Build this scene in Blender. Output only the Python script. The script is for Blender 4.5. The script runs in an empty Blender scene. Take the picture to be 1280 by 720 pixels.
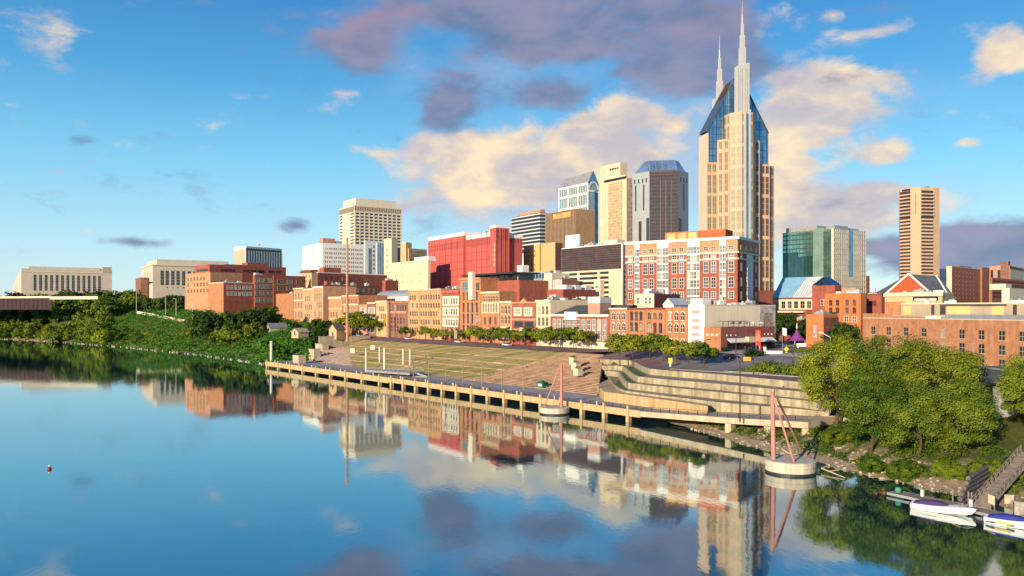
import bpy, math, random
import numpy as np
from mathutils import Vector, Matrix

# ------------------------------------------------------------------ camera, world, sun, exposure
scene = bpy.context.scene
COL = scene.collection
CAMH, F, U0, VH = 25.0, 1000.0, 640.0, 388.0      # eye height over the water, focal length in photo px, principal column, horizon row
cam_d = bpy.data.cameras.new('camera')
cam = bpy.data.objects.new('camera', cam_d)
COL.objects.link(cam)
cam.location = (0, 0, CAMH)
cam.rotation_euler = (math.radians(90), 0, 0)
cam_d.sensor_width = 36.0
cam_d.lens = 36.0 * F / 1280.0
cam_d.shift_y = (VH - 360.0) / 1280.0
cam_d.clip_start = 0.5
cam_d.clip_end = 20000
scene.camera = cam
scene.render.resolution_x = 1024
scene.render.resolution_y = 576

SUN_EL = math.radians(15.0)
SUN_AZ = math.atan2(-0.58, -0.815)
SUN_DIR = Vector((math.sin(SUN_AZ) * math.cos(SUN_EL), math.cos(SUN_AZ) * math.cos(SUN_EL), math.sin(SUN_EL)))
sun_d = bpy.data.lights.new('sun', 'SUN')
sun_d.energy = 4.6
sun_d.angle = math.radians(0.5)
sun_d.color = (1.0, 0.785, 0.54)
sun = bpy.data.objects.new('sun', sun_d)
COL.objects.link(sun)
sun.rotation_euler = SUN_DIR.to_track_quat('Z', 'Y').to_euler()
sun.location = (-300, -300, 200)

vs = scene.view_settings
vs.view_transform = 'Standard'
vs.look = 'None'
vs.gamma = 1.0
vs.use_curve_mapping = False
vs.exposure = 0.6
scene.cycles.max_bounces = 6
scene.cycles.diffuse_bounces = 2
scene.cycles.glossy_bounces = 4
scene.cycles.transparent_max_bounces = 6
scene.cycles.sample_clamp_indirect = 6.0


def build_world():
    w = bpy.data.worlds.new('World')
    scene.world = w
    w.use_nodes = True
    nt = w.node_tree
    N, L = nt.nodes, nt.links
    N.clear()
    out = N.new('ShaderNodeOutputWorld')
    bg = N.new('ShaderNodeBackground')
    bg.inputs[1].default_value = 0.15
    L.new(bg.outputs[0], out.inputs[0])
    sky = N.new('ShaderNodeTexSky')
    sky.sky_type = 'NISHITA'
    sky.sun_disc = False
    sky.sun_elevation = SUN_EL
    sky.sun_rotation = SUN_AZ % (2 * math.pi)
    sky.altitude = 100
    sky.air_density = 1.0
    sky.dust_density = 0.25
    sky.ozone_density = 3.0
    tc = N.new('ShaderNodeTexCoord')
    sep = N.new('ShaderNodeSeparateXYZ')
    L.new(tc.outputs['Generated'], sep.inputs[0])

    def math_(op, a, b=None, c=None, clamp=False):
        n = N.new('ShaderNodeMath')
        n.operation = op
        n.use_clamp = clamp
        for i, v in enumerate((a, b, c)):
            if v is None:
                continue
            if hasattr(v, 'is_output'):
                L.new(v, n.inputs[i])
            else:
                n.inputs[i].default_value = v
        return n.outputs[0]

    def mix(fac, a, b, blend='MIX'):
        n = N.new('ShaderNodeMix')
        n.data_type = 'RGBA'
        n.blend_type = blend
        for s, v in ((n.inputs[0], fac), (n.inputs[6], a), (n.inputs[7], b)):
            if hasattr(v, 'is_output'):
                L.new(v, s)
            else:
                s.default_value = v if isinstance(v, float) else (*v, 1)
        return n.outputs[2]

    def sstep(v, lo, hi):
        n = N.new('ShaderNodeMapRange')
        n.interpolation_type = 'SMOOTHSTEP'
        L.new(v, n.inputs[0])
        n.inputs[1].default_value = lo
        n.inputs[2].default_value = hi
        return n.outputs[0]

    az = math_('ARCTAN2', sep.outputs[0], sep.outputs[1])
    el = math_('ARCSINE', sep.outputs[2])
    comb = N.new('ShaderNodeCombineXYZ')
    L.new(az, comb.inputs[0])
    L.new(el, comb.inputs[1])

    def noise(scale, detail, rough, warp=0.0, off=(0, 0, 0), sc=(1, 1.9, 1)):
        mp = N.new('ShaderNodeMapping')
        mp.inputs['Location'].default_value = off
        mp.inputs['Scale'].default_value = sc
        L.new(comb.outputs[0], mp.inputs[0])
        n = N.new('ShaderNodeTexNoise')
        n.inputs['Scale'].default_value = scale
        n.inputs['Detail'].default_value = detail
        n.inputs['Roughness'].default_value = rough
        n.inputs['Distortion'].default_value = warp
        L.new(mp.outputs[0], n.inputs['Vector'])
        return n.outputs['Fac']

    def blobs(lst):
        tot = None
        for (u, v, ru, rv, wt) in lst:
            a0 = math.atan((u - U0) / F)
            k = math.hypot(F, u - U0)
            e0 = math.atan((VH - v) / k)
            mp = N.new('ShaderNodeMapping')
            mp.vector_type = 'TEXTURE'
            mp.inputs['Location'].default_value = (a0, e0, 0)
            mp.inputs['Scale'].default_value = (1.45 * ru / k, 1.45 * rv / k, 1)
            L.new(comb.outputs[0], mp.inputs[0])
            g = N.new('ShaderNodeTexGradient')
            g.gradient_type = 'SPHERICAL'
            L.new(mp.outputs[0], g.inputs[0])
            t = math_('MULTIPLY', g.outputs['Fac'], wt)
            tot = t if tot is None else math_('ADD', tot, t)
        return math_('MINIMUM', tot, 1.0)

    dark = blobs([(452, 36, 62, 46, 1.0), (460, 70, 40, 24, .5), (560, 10, 80, 24, .7), (660, 24, 100, 46, .95), (745, 14, 110, 40, .95), (825, 36, 100, 46, .95), (690, 66, 70, 16, .7),
                  (572, 112, 48, 34, 1.0), (555, 150, 36, 26, .85), (690, 118, 58, 20, 1.05), (842, 92, 80, 24, 1.0), (800, 120, 40, 12, .5), (905, 60, 45, 50, .75), (960, 84, 40, 34, .55), (1085, 12, 100, 14, .6),
                  (1075, 92, 50, 14, .6), (1180, 312, 140, 30, 1.25), (1270, 312, 110, 34, 1.1), (170, 302, 52, 8, .85), (104, 176, 22, 8, .75), (370, 282, 22, 9, .75), (545, 262, 44, 46, .4),
                  (220, 3, 120, 8, .35)])
    lite = blobs([(640, 200, 125, 40, 1.0), (545, 186, 46, 16, .7), (585, 172, 30, 16, .6), (745, 182, 95, 40, .9), (770, 135, 44, 22, .85), (605, 245, 100, 32, .9), (830, 150, 30, 16, .5),
                  (720, 228, 80, 30, .5), (1030, 128, 74, 40, 1.25), (985, 190, 56, 56, 1.0), (1112, 188, 52, 20, 1.0), (1045, 258, 110, 28, 1.15), (1100, 236, 46, 12, .5),
                  (1205, 179, 26, 9, .9), (1268, 58, 36, 26, 1.15), (1085, 42, 50, 11, .8), (960, 262, 46, 50, .7), (1180, 148, 30, 10, .4), (1040, 20, 30, 9, .35),
                  (468, 192, 26, 9, .45), (430, 116, 20, 6, .45), (1235, 150, 20, 10, .35)])
    n1a = noise(6.0, 9, .60, .25)
    n1b = noise(17.0, 7, .6, .4, (5, 2, 1), (1, 2.2, 1))
    n1 = math_('MULTIPLY_ADD', n1b, .45, math_('MULTIPLY', n1a, .55))
    n2a = noise(6.0, 9, .60, .25, (3.1, 1.7, 4.0), (1, 1.5, 1))
    n2b = noise(16.0, 7, .62, .3, (1, 7, 1), (1, 1.8, 1))
    n2 = math_('MULTIPLY_ADD', n2b, .45, math_('MULTIPLY', n2a, .55))
    veil = blobs([(590, 235, 120, 70, 1.0), (720, 225, 140, 60, 1.0), (860, 190, 80, 90, 1.0), (965, 240, 70, 70, .9), (1090, 260, 130, 50, .8), (640, 90, 200, 60, .6), (1120, 130, 90, 40, .5)])
    dv = sstep(math_('ADD', veil, math_('MULTIPLY', math_('SUBTRACT', n2, .5), 2.2)), .05, 1.1)
    dd = sstep(math_('ADD', dark, math_('MULTIPLY', math_('SUBTRACT', n1, .5), 3.3)), .12, .88)
    dl = sstep(math_('ADD', lite, math_('MULTIPLY', math_('SUBTRACT', n2, .5), 3.3)), .16, .72)
    # clear sky: bluer overhead, paler and warmer towards the horizon, as the low sun leaves it
    hs = N.new('ShaderNodeHueSaturation')
    hs.inputs['Saturation'].default_value = SKY_SAT
    hs.inputs['Value'].default_value = SKY_VAL
    L.new(sky.outputs[0], hs.inputs['Color'])
    ramp = N.new('ShaderNodeValToRGB')
    stops = [(0.0, (.42, .53, .57)), (.07, (.33, .51, .60)), (.17, (.165, .425, .58)), (.27, (.060, .26, .48)), (.40, (.02, .125, .35)), (1.0, (.02, .10, .28))]
    while len(ramp.color_ramp.elements) < len(stops):
        ramp.color_ramp.elements.new(.5)
    for e, (p_, c_) in zip(ramp.color_ramp.elements, stops):
        e.position = p_
        e.color = tuple(c / 0.15 / 5.0 for c in c_) + (1,)
    L.new(el, ramp.inputs[0])
    sc5 = N.new('ShaderNodeVectorMath')
    sc5.operation = 'SCALE'
    sc5.inputs['Scale'].default_value = 5.0
    L.new(ramp.outputs[0], sc5.inputs[0])
    low = math_('SUBTRACT', .8, math_('MULTIPLY', sstep(el, .5, .9), .8))
    base = mix(low, hs.outputs[0], sc5.outputs[0])
    n3 = noise(11.0, 6, .55, .2, (8, 3, 1))
    n4 = noise(4.5, 4, .5, .2, (1, 9, 2))
    k = 1.0 / 0.15
    dcol = mix(sstep(n3, .32, .68), tuple(c * k for c in (.10, .145, .25)), tuple(c * k for c in (.21, .20, .29)))
    topw = sstep(el, .27, .40)
    dcol = mix(math_('MULTIPLY', topw, sstep(n4, .4, .62)), dcol, tuple(c * k for c in (.31, .20, .245)))
    lcol = mix(sstep(n3, .36, .70), tuple(c * k for c in (.40, .36, .38)), tuple(c * k for c in (.78, .595, .36)))
    base = mix(math_('MULTIPLY', dv, .62), base, tuple(c * k for c in (.37, .37, .44)))
    c1 = mix(math_('MULTIPLY', dl, .90), base, lcol)
    c2 = mix(math_('MULTIPLY', dd, .90), c1, dcol)
    # nothing of the clouds below the horizon
    up = sstep(el, -.01, .01)
    fin = mix(up, base, c2)
    L.new(fin, bg.inputs[0])


SKY_SAT, SKY_VAL = 1.25, 1.0
build_world()

# ------------------------------------------------------------------ helpers
def P(u, v, Z):
    """Point at height Z seen at photo pixel (u, v): used to survey the place from the photograph."""
    d = (CAMH - Z) * F / (v - VH)
    return Vector(((u - U0) / F * d, d, Z))

def XY(u, d):
    return Vector(((u - U0) / F * d, d))

def ZV(v, d):
    return CAMH + (VH - v) * d / F

O2 = Vector((-108.0, 350.0))
E2 = Vector((0.6198, -0.7848))
N2 = Vector((0.7848, 0.6198))

def SN(s, n):
    return O2 + E2 * s + N2 * n

def toSN(x, y):
    dx, dy = x - O2.x, y - O2.y
    return dx * E2.x + dy * E2.y, dx * N2.x + dy * N2.y

def ss(t):
    t = np.clip(t, 0, 1)
    return t * t * (3 - 2 * t)

MATS = {}

def mat(name, col, rough=.85, var=.12, sc=.25, metal=0.0, streak=0.0, spec=.3, col2=None, bump=0.0, spec_tint=None):
    """Principled material whose base colour wanders with object-space noise (patches, grain, vertical weathering)."""
    if name in MATS:
        return MATS[name]
    m = bpy.data.materials.new(name)
    m.use_nodes = True
    nt = m.node_tree
    N, L = nt.nodes, nt.links
    b = N['Principled BSDF']
    b.inputs['Roughness'].default_value = rough
    b.inputs['Metallic'].default_value = metal
    b.inputs['Specular IOR Level'].default_value = spec
    b.inputs['Base Color'].default_value = (*col, 1)
    if var > 0:
        tc = N.new('ShaderNodeTexCoord')
        n1 = N.new('ShaderNodeTexNoise')
        n1.inputs['Scale'].default_value = sc
        n1.inputs['Detail'].default_value = 8
        n1.inputs['Roughness'].default_value = .68
        L.new(tc.outputs['Object'], n1.inputs['Vector'])
        fac = n1.outputs['Fac']
        if streak > 0:
            mp = N.new('ShaderNodeMapping')
            mp.inputs['Scale'].default_value = (1.2, 1.2, .06)
            L.new(tc.outputs['Object'], mp.inputs[0])
            n2 = N.new('ShaderNodeTexNoise')
            n2.inputs['Scale'].default_value = .9
            n2.inputs['Detail'].default_value = 5
            L.new(mp.outputs[0], n2.inputs['Vector'])
            mx0 = N.new('ShaderNodeMix')
            mx0.inputs[0].default_value = streak
            L.new(fac, mx0.inputs[2])
            L.new(n2.outputs['Fac'], mx0.inputs[3])
            fac = mx0.outputs[0]
        mr = N.new('ShaderNodeMapRange')
        mr.inputs[1].default_value = .36
        mr.inputs[2].default_value = .64
        L.new(fac, mr.inputs[0])
        mx = N.new('ShaderNodeMix')
        mx.data_type = 'RGBA'
        lo = tuple(max(0, c * (1 - var)) for c in col)
        hi = col2 if col2 else tuple(min(1, c * (1 + var)) for c in col)
        mx.inputs[6].default_value = (*lo, 1)
        mx.inputs[7].default_value = (*hi, 1)
        L.new(mr.outputs[0], mx.inputs[0])
        L.new(mx.outputs[2], b.inputs['Base Color'])
        if bump > 0:
            bp = N.new('ShaderNodeBump')
            bp.inputs['Strength'].default_value = bump
            bp.inputs['Distance'].default_value = .3
            L.new(fac, bp.inputs['Height'])
            L.new(bp.outputs[0], b.inputs['Normal'])
    MATS[name] = m
    return m


class MB:
    """Collects faces with material slots and links them as one mesh object."""
    def __init__(self):
        self.v, self.f, self.mi, self.mats = [], [], [], []

    def slot(self, m):
        if m not in self.mats:
            self.mats.append(m)
        return self.mats.index(m)

    def add(self, vs_, fs, m):
        o = len(self.v)
        self.v.extend([tuple(p) for p in vs_])
        k = self.slot(m)
        for f in fs:
            self.f.append(tuple(i + o for i in f))
            self.mi.append(k)
        return self

    def box(self, x0, x1, y0, y1, z0, z1, m):
        return self.add([(x0, y0, z0), (x1, y0, z0), (x1, y1, z0), (x0, y1, z0), (x0, y0, z1), (x1, y0, z1), (x1, y1, z1), (x0, y1, z1)],
                        [(0, 3, 2, 1), (4, 5, 6, 7), (0, 1, 5, 4), (1, 2, 6, 5), (2, 3, 7, 6), (3, 0, 4, 7)], m)

    def prism(self, poly, z0, z1, m, mtop=None):
        n = len(poly)
        zt = z1 if isinstance(z1, (list, tuple)) else [z1] * n
        vs_ = [(p[0], p[1], z0) for p in poly] + [(p[0], p[1], zt[i]) for i, p in enumerate(poly)]
        self.add(vs_, [(i, (i + 1) % n, n + (i + 1) % n, n + i) for i in range(n)] + [tuple(range(n - 1, -1, -1))], m)
        self.add([(p[0], p[1], zt[i]) for i, p in enumerate(poly)], [tuple(range(n))], mtop or m)
        return self

    def tube(self, p0, p1, r0, r1, m, n=8, cap=True):
        p0, p1 = Vector(p0), Vector(p1)
        q = (p1 - p0).to_track_quat('Z', 'Y')
        vs_ = []
        for p, r in ((p0, r0), (p1, r1)):
            for i in range(n):
                a = 2 * math.pi * i / n
                vs_.append(p + q @ Vector((r * math.cos(a), r * math.sin(a), 0)))
        fs = [(i, (i + 1) % n, n + (i + 1) % n, n + i) for i in range(n)]
        if cap:
            fs += [tuple(range(n - 1, -1, -1)), tuple(range(n, 2 * n))]
        return self.add(vs_, fs, m)

    def lathe(self, prof, m, n=16, c=(0, 0, 0)):
        vs_ = []
        for (r, z) in prof:
            for i in range(n):
                a = 2 * math.pi * i / n
                vs_.append((c[0] + r * math.cos(a), c[1] + r * math.sin(a), c[2] + z))
        fs = []
        for k in range(len(prof) - 1):
            for i in range(n):
                j = (i + 1) % n
                fs.append((k * n + i, k * n + j, (k + 1) * n + j, (k + 1) * n + i))
        fs.append(tuple(range(n - 1, -1, -1)))
        fs.append(tuple((len(prof) - 1) * n + i for i in range(n)))
        return self.add(vs_, fs, m)

    def mesh(self, name):
        me = bpy.data.meshes.new(name)
        me.from_pydata(self.v, [], self.f)
        for m in self.mats:
            me.materials.append(m)
        me.polygons.foreach_set('material_index', self.mi)
        me.update()
        return me

    def build(self, name, parent=None):
        return link(name, self.mesh(name), parent)


def link(name, me, parent=None, loc=None, rz=None):
    o = bpy.data.objects.new(name, me)
    COL.objects.link(o)
    if parent is not None:
        o.parent = parent
    if loc is not None:
        o.location = loc
    if rz is not None:
        o.rotation_euler = (0, 0, rz)
    return o


def tag(o, label, cat, group=None, kind=None):
    if label:
        o['label'] = label
    if cat:
        o['category'] = cat
    if group:
        o['group'] = group
    if kind:
        o['kind'] = kind
    return o


def thing(name, label, cat, loc=(0, 0, 0), rz=0.0, group=None):
    o = bpy.data.objects.new(name, None)
    COL.objects.link(o)
    o.location = loc
    o.rotation_euler = (0, 0, rz)
    o.empty_display_size = 1
    return tag(o, label, cat, group)


def dup(root, loc, rz=0.0, label=None, group=None, scale=None):
    r = root.copy()
    COL.objects.link(r)
    r.location = loc
    r.rotation_euler = (0, 0, rz)
    if scale is not None:
        r.scale = scale if hasattr(scale, '__len__') else (scale,) * 3
    if label:
        r['label'] = label
    if group:
        r['group'] = group
    for ch in list(root.children):
        c = ch.copy()
        COL.objects.link(c)
        c.parent = r
        for g in list(ch.children):
            d = g.copy()
            COL.objects.link(d)
            d.parent = c
    return r


# ------------------------------------------------------------------ palette
BRICK_O = mat('orange_brick', (.41, .18, .09), .9, .28, .35, streak=.35, bump=.2)
BRICK_O2 = mat('light_orange_brick', (.48, .245, .13), .9, .25, .35, streak=.35, bump=.2)
BRICK_R = mat('red_brick', (.31, .092, .06), .9, .28, .35, streak=.3, bump=.2)
BRICK_D = mat('dark_red_brick', (.20, .062, .05), .9, .3, .35, streak=.3, bump=.2)
BRICK_B = mat('brown_brick', (.24, .12, .085), .9, .3, .3, streak=.3, bump=.2)
BRICK_T = mat('tan_brick', (.50, .29, .15), .9, .22, .35, streak=.35, bump=.2)
BRICK_Y = mat('buff_brick', (.55, .38, .20), .9, .2, .35, streak=.35, bump=.2)
BRICK_P = mat('pink_brick', (.45, .24, .17), .9, .22, .35, streak=.35, bump=.2)
CREAM = mat('cream_paint', (.66, .54, .38), .8, .12, .3, streak=.4)
CREAM_L = mat('pale_cream_stone', (.66, .58, .45), .8, .10, .2, streak=.4)
WHITE = mat('white_paint', (.76, .74, .70), .7, .07, .3, streak=.4)
STONE = mat('limestone', (.56, .48, .39), .85, .10, .15, streak=.4)
STONE_T = mat('tower_granite', (.56, .36, .235), .6, .10, .1, streak=.3, spec=.4)
CONC = mat('concrete', (.42, .38, .32), .9, .2, .4, streak=.5)
CONC_W = mat('warm_concrete', (.47, .38, .27), .9, .26, .5, streak=.5, bump=.3)
CONC_G = mat('grey_concrete', (.33, .33, .33), .9, .18, .3, streak=.4)
HOTEL_RED = mat('red_stucco', (.45, .10, .088), .8, .14, .12, streak=.5)
HOTEL_RED2 = mat('deep_red_recess', (.22, .035, .045), .8, .15, .2)
ROOF_G = mat('grey_roofing', (.22, .22, .22), .95, .25, .3)
ROOF_W = mat('pale_roofing', (.55, .55, .54), .9, .15, .3)
ROOF_D = mat('dark_shingle', (.06, .065, .08), .8, .3, .6)
METAL_D = mat('dark_metal', (.05, .05, .055), .5, .1, .5, metal=.3)
METAL_G = mat('galvanised_steel', (.38, .39, .40), .5, .15, .5, metal=.4)
G_DARK = mat('dark_window_glass', (.018, .022, .03), .08, .5, .6, spec=.6)
G_BROWN = mat('bronze_window_glass', (.05, .03, .025), .12, .4, .6, spec=.5)
G_SKY = mat('pale_window_glass', (.13, .17, .21), .12, .5, .5, metal=.2, spec=.5)
G_BLUE = mat('blue_mirror_glass', (.15, .28, .40), .10, .25, .15, metal=.75, spec=.6)
G_CROWN = mat('crown_glass', (.22, .36, .56), .14, .25, .1, metal=.6)
G_DBLUE = mat('navy_mirror_glass', (.045, .10, .20), .12, .3, .15, metal=.7, spec=.6)
G_GREEN = mat('green_mirror_glass', (.20, .40, .34), .10, .35, .12, metal=.75, spec=.6)
G_OLIVE = mat('olive_tower_glass', (.20, .20, .135), .4, .25, .2, spec=.25)
G_GOLD = mat('gold_painted_glass', (.54, .35, .13), .4, .3, .15, metal=.15)  # gold reflection is put into the base colour, barely mirrored
F_WHITE = mat('white_window_frame', (.74, .72, .67), .6, .05, 1)
F_CREAM = mat('cream_window_frame', (.66, .52, .36), .7, .08, 1)
F_DARK = mat('brown_window_frame', (.10, .06, .045), .6, .1, 1)
F_GREY = mat('grey_window_frame', (.30, .30, .31), .6, .1, 1)
WOOD = mat('weathered_timber', (.24, .20, .16), .9, .35, 1.2, bump=.3)
BARK = mat('bark', (.085, .06, .042), .95, .4, 2.0, bump=.4)
ASPHALT = mat('asphalt', (.19, .175, .18), .9, .25, .2)
PAVE = mat('paving', (.30, .26, .24), .9, .22, .5)
PAINT_W = mat('road_paint', (.7, .7, .68), .7, .1, 1)

# ------------------------------------------------------------------ terrain
SHORE = [(-5000, 3000), (-900, 990), (-444, 694), (-353, 625), (-266, 543), (-182, 455), (-120, 376), tuple(SN(2, 5)), tuple(SN(8, 10)),
         tuple(SN(212, 9)), tuple(SN(222, 6.5)), (43, 150), (48.7, 134), (53.6, 121), (58, 112), (62, 108), (62.3, 103), (63, 95), (70, 60),
         (84, 0), (130, -200), (420, -1500)]
LAND = SHORE + [(9000, -1500), (9000, 9000), (-5000, 9000)]


def signed_dist(x, y):
    best = np.full(x.shape, 1e12)
    for (ax, ay), (bx, by) in zip(SHORE[:-1], SHORE[1:]):
        dx, dy = bx - ax, by - ay
        t = np.clip(((x - ax) * dx + (y - ay) * dy) / (dx * dx + dy * dy), 0, 1)
        best = np.minimum(best, (x - ax - t * dx) ** 2 + (y - ay - t * dy) ** 2)
    d = np.sqrt(best)
    ins = np.zeros(x.shape, bool)
    n = len(LAND)
    for i in range(n):
        (ax, ay), (bx, by) = LAND[i], LAND[(i + 1) % n]
        if ay == by:
            continue
        c = ((ay > y) != (by > y)) & (x < (bx - ax) * (y - ay) / (by - ay) + ax)
        ins ^= c
    return np.where(ins, d, -d)


TW = [[P(u, v, z) for (u, v) in pts] for z, pts in (
    (9.5, [(750, 449), (788, 450.5), (812, 461), (900, 468), (1000, 477.5), (1036, 482)]),
    (8.1, [(752, 457), (778, 457.5), (797, 470.6), (900, 480), (1000, 489.5), (1036, 494)]),
    (6.8, [(756, 463.5), (773, 465), (785, 478.5), (900, 490.5), (1000, 500), (1036, 505)]),
    (5.4, [(760, 471.5), (767, 481), (782, 488.5), (900, 503), (1000, 511.5), (1036, 515)]))]
K1 = [toSN(p.x, p.y) for p in TW[0]]
K1S = np.array([p[0] for p in K1])
K1N = np.array([p[1] for p in K1])


def nk1(s):
    return np.interp(s, K1S, K1N)


def road_z(s, n):
    z = 10.3 + .7 * ss((n - 58) / 12)
    zr = 9.5 + 3.3 * ss((n - 32) / 42)
    zr = np.minimum(zr, 9.5 + .16 * np.maximum(n - nk1(s), 0))
    return z + (zr - z) * ss((s - 135) / 22)


def terrain_z(x, y):
    s, n = toSN(x, y)
    dl = signed_dist(x, y)
    hill = 11 + 10.5 * ss((-s - 20) / 260) + 21 * ss((-s - 120) / 240) * ss((dl - 78) / 160) + 4 * ss((n - 120) / 250)
    z_left = -1.5 + (hill + 1.5) * ss((dl + 3) / 58)
    z_lawn = np.interp(n, [-5, 10, 15, 16, 58, 62, 90], [-3, -1.2, 1.6, 1.9, 9.4, 10.2, 10.6])
    kk = nk1(s)
    bank = np.interp(dl, [-30, -6, 0, 3, 9, 16, 40], [-5, -1.6, 0.05, .7, 2.4, 3.6, 5.0])
    back = np.where(n > kk + .6, np.minimum(road_z(s, n) - .35, 8.9 + .2 * np.maximum(n - kk - 4, 0)), np.minimum(bank, 4.4))
    z_right = np.where(s > 150, back, z_lawn)
    far_r = np.where(dl > 16, 3.6 + 8.4 * ss((dl - 16) / 40), bank)
    wr = ss((s - 252) / 8)
    z_right = z_right * (1 - wr) + far_r * wr
    w = ss((s + 2.0 * np.clip(n - 16, 0, 45) - 6) / 10)
    z = z_left * (1 - w) + z_right * w
    z = np.where((s > 0) & (s < 215) & (n < 15), np.minimum(z, 1.6), z)
    z = np.where((dl < 0), np.minimum(z, -.25 + dl * .15), z)
    inland = 5 * ss((n - 150) / 400) * ss((s + 50) / 100)
    return z + inland


def axis(lo, hi, step, far_lo, far_hi):
    core = list(np.arange(lo, hi + .1, step))
    a, d = [], step
    x = lo
    while x > far_lo:
        d *= 1.25
        x -= d
        a.append(x)
    b, d = [], step
    x = hi
    while x < far_hi:
        d *= 1.25
        x += d
        b.append(x)
    return np.array(a[::-1] + core + b)


def grid_mesh(name, xs, ys, zf, m, parent=None):
    X, Y = np.meshgrid(xs, ys)
    Z = zf(X, Y)
    nx, ny = len(xs), len(ys)
    vs_ = np.stack([X, Y, Z], -1).reshape(-1, 3)
    idx = np.arange(nx * ny).reshape(ny, nx)
    fs = np.stack([idx[:-1, :-1], idx[:-1, 1:], idx[1:, 1:], idx[1:, :-1]], -1).reshape(-1, 4)
    me = bpy.data.meshes.new(name)
    me.from_pydata(vs_.tolist(), [], fs.tolist())
    me.materials.append(m)
    me.polygons.foreach_set('use_smooth', [True] * len(me.polygons))
    me.update()
    return link(name, me, parent)


def ground_material():
    """Earth, gravel near the water and rough grass higher up, mixed by height and noise."""
    m = bpy.data.materials.new('bank_earth')
    m.use_nodes = True
    nt = m.node_tree
    N, L = nt.nodes, nt.links
    b = N['Principled BSDF']
    b.inputs['Roughness'].default_value = .95
    b.inputs['Specular IOR Level'].default_value = .15
    g = N.new('ShaderNodeNewGeometry')
    sp = N.new('ShaderNodeSeparateXYZ')
    L.new(g.outputs['Position'], sp.inputs[0])

    def noise(sc, det=8):
        n = N.new('ShaderNodeTexNoise')
        n.inputs['Scale'].default_value = sc
        n.inputs['Detail'].default_value = det
        n.inputs['Roughness'].default_value = .7
        L.new(g.outputs['Position'], n.inputs['Vector'])
        return n.outputs['Fac']

    def mix(f, a, c):
        n = N.new('ShaderNodeMix')
        n.data_type = 'RGBA'
        L.new(f, n.inputs[0])
        for s_, v in ((n.inputs[6], a), (n.inputs[7], c)):
            if hasattr(v, 'is_output'):
                L.new(v, s_)
            else:
                s_.default_value = (*v, 1)
        return n.outputs[2]

    def mr(v, lo, hi):
        n = N.new('ShaderNodeMapRange')
        L.new(v, n.inputs[0])
        n.inputs[1].default_value = lo
        n.inputs[2].default_value = hi
        return n.outputs[0]
    gravel = mix(mr(noise(1.6), .35, .65), (.20, .155, .10), (.44, .35, .23))
    grass = mix(mr(noise(.5), .35, .65), (.055, .085, .016), (.13, .13, .035))
    zz = N.new('ShaderNodeMath')
    zz.operation = 'MULTIPLY_ADD'
    L.new(noise(.22), zz.inputs[0])
    zz.inputs[1].default_value = 9
    L.new(sp.outputs[2], zz.inputs[2])
    c = mix(mr(zz.outputs[0], 5.6, 8.2), gravel, grass)
    L.new(c, b.inputs['Base Color'])
    bp = N.new('ShaderNodeBump')
    bp.inputs['Strength'].default_value = .6
    bp.inputs['Distance'].default_value = .5
    L.new(noise(1.2), bp.inputs['Height'])
    L.new(bp.outputs[0], b.inputs['Normal'])
    return m


def water_material():
    m = bpy.data.materials.new('river_water')
    m.use_nodes = True
    nt = m.node_tree
    N, L = nt.nodes, nt.links
    b = N['Principled BSDF']
    b.inputs['Base Color'].default_value = (.005, .034, .052, 1)
    b.inputs['Roughness'].default_value = .035
    b.inputs['IOR'].default_value = WATER_IOR
    b.inputs['Specular IOR Level'].default_value = .5
    g = N.new('ShaderNodeNewGeometry')
    hs = None
    for sc, st, wt in ((.35, (1, 1, 1), .55), (1.6, (1, 1, 1), .30), (.06, (1, 1, 1), 1.0)):
        mp = N.new('ShaderNodeMapping')
        mp.inputs['Rotation'].default_value = (0, 0, math.radians(38))
        mp.inputs['Scale'].default_value = (1, .45, 1)
        L.new(g.outputs['Position'], mp.inputs[0])
        n = N.new('ShaderNodeTexNoise')
        n.inputs['Scale'].default_value = sc
        n.inputs['Detail'].default_value = 4
        L.new(mp.outputs[0], n.inputs['Vector'])
        ma = N.new('ShaderNodeMath')
        ma.operation = 'MULTIPLY_ADD'
        L.new(n.outputs['Fac'], ma.inputs[0])
        ma.inputs[1].default_value = wt
        if hs is None:
            ma.inputs[2].default_value = 0
        else:
            L.new(hs, ma.inputs[2])
        hs = ma.outputs[0]
    bp = N.new('ShaderNodeBump')
    bp.inputs['Strength'].default_value = 1.0
    bp.inputs['Distance'].default_value = .013
    L.new(hs, bp.inputs['Height'])
    L.new(bp.outputs[0], b.inputs['Normal'])
    gl = N.new('ShaderNodeBsdfGlossy')
    gl.inputs['Roughness'].default_value = .035
    gl.inputs['Color'].default_value = (.74, .91, .92, 1)
    L.new(bp.outputs[0], gl.inputs['Normal'])
    fz = N.new('ShaderNodeFresnel')
    fz.inputs['IOR'].default_value = 1.33
    mr = N.new('ShaderNodeMapRange')
    mr.inputs[1].default_value = .05
    mr.inputs[2].default_value = .6
    mr.inputs[3].default_value = .46
    mr.inputs[4].default_value = .40
    L.new(fz.outputs[0], mr.inputs[0])
    mx = N.new('ShaderNodeMixShader')
    L.new(mr.outputs[0], mx.inputs[0])
    L.new(b.outputs[0], mx.inputs[1])
    L.new(gl.outputs[0], mx.inputs[2])
    L.new(mx.outputs[0], N['Material Output'].inputs[0])
    return m


WATER_IOR = 1.6
ter = grid_mesh('ground', axis(-560, 240, 4, -4800, 8000), axis(40, 700, 4, -1400, 9000), terrain_z, ground_material())
tag(ter, None, None, kind='structure')
wb = MB()
wb.add([(-5000, -1500, 0), (9000, -1500, 0), (9000, 9000, 0), (-5000, 9000, 0)], [(0, 1, 2, 3)], water_material())
tag(wb.build('river_water'), None, None, kind='structure')


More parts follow.
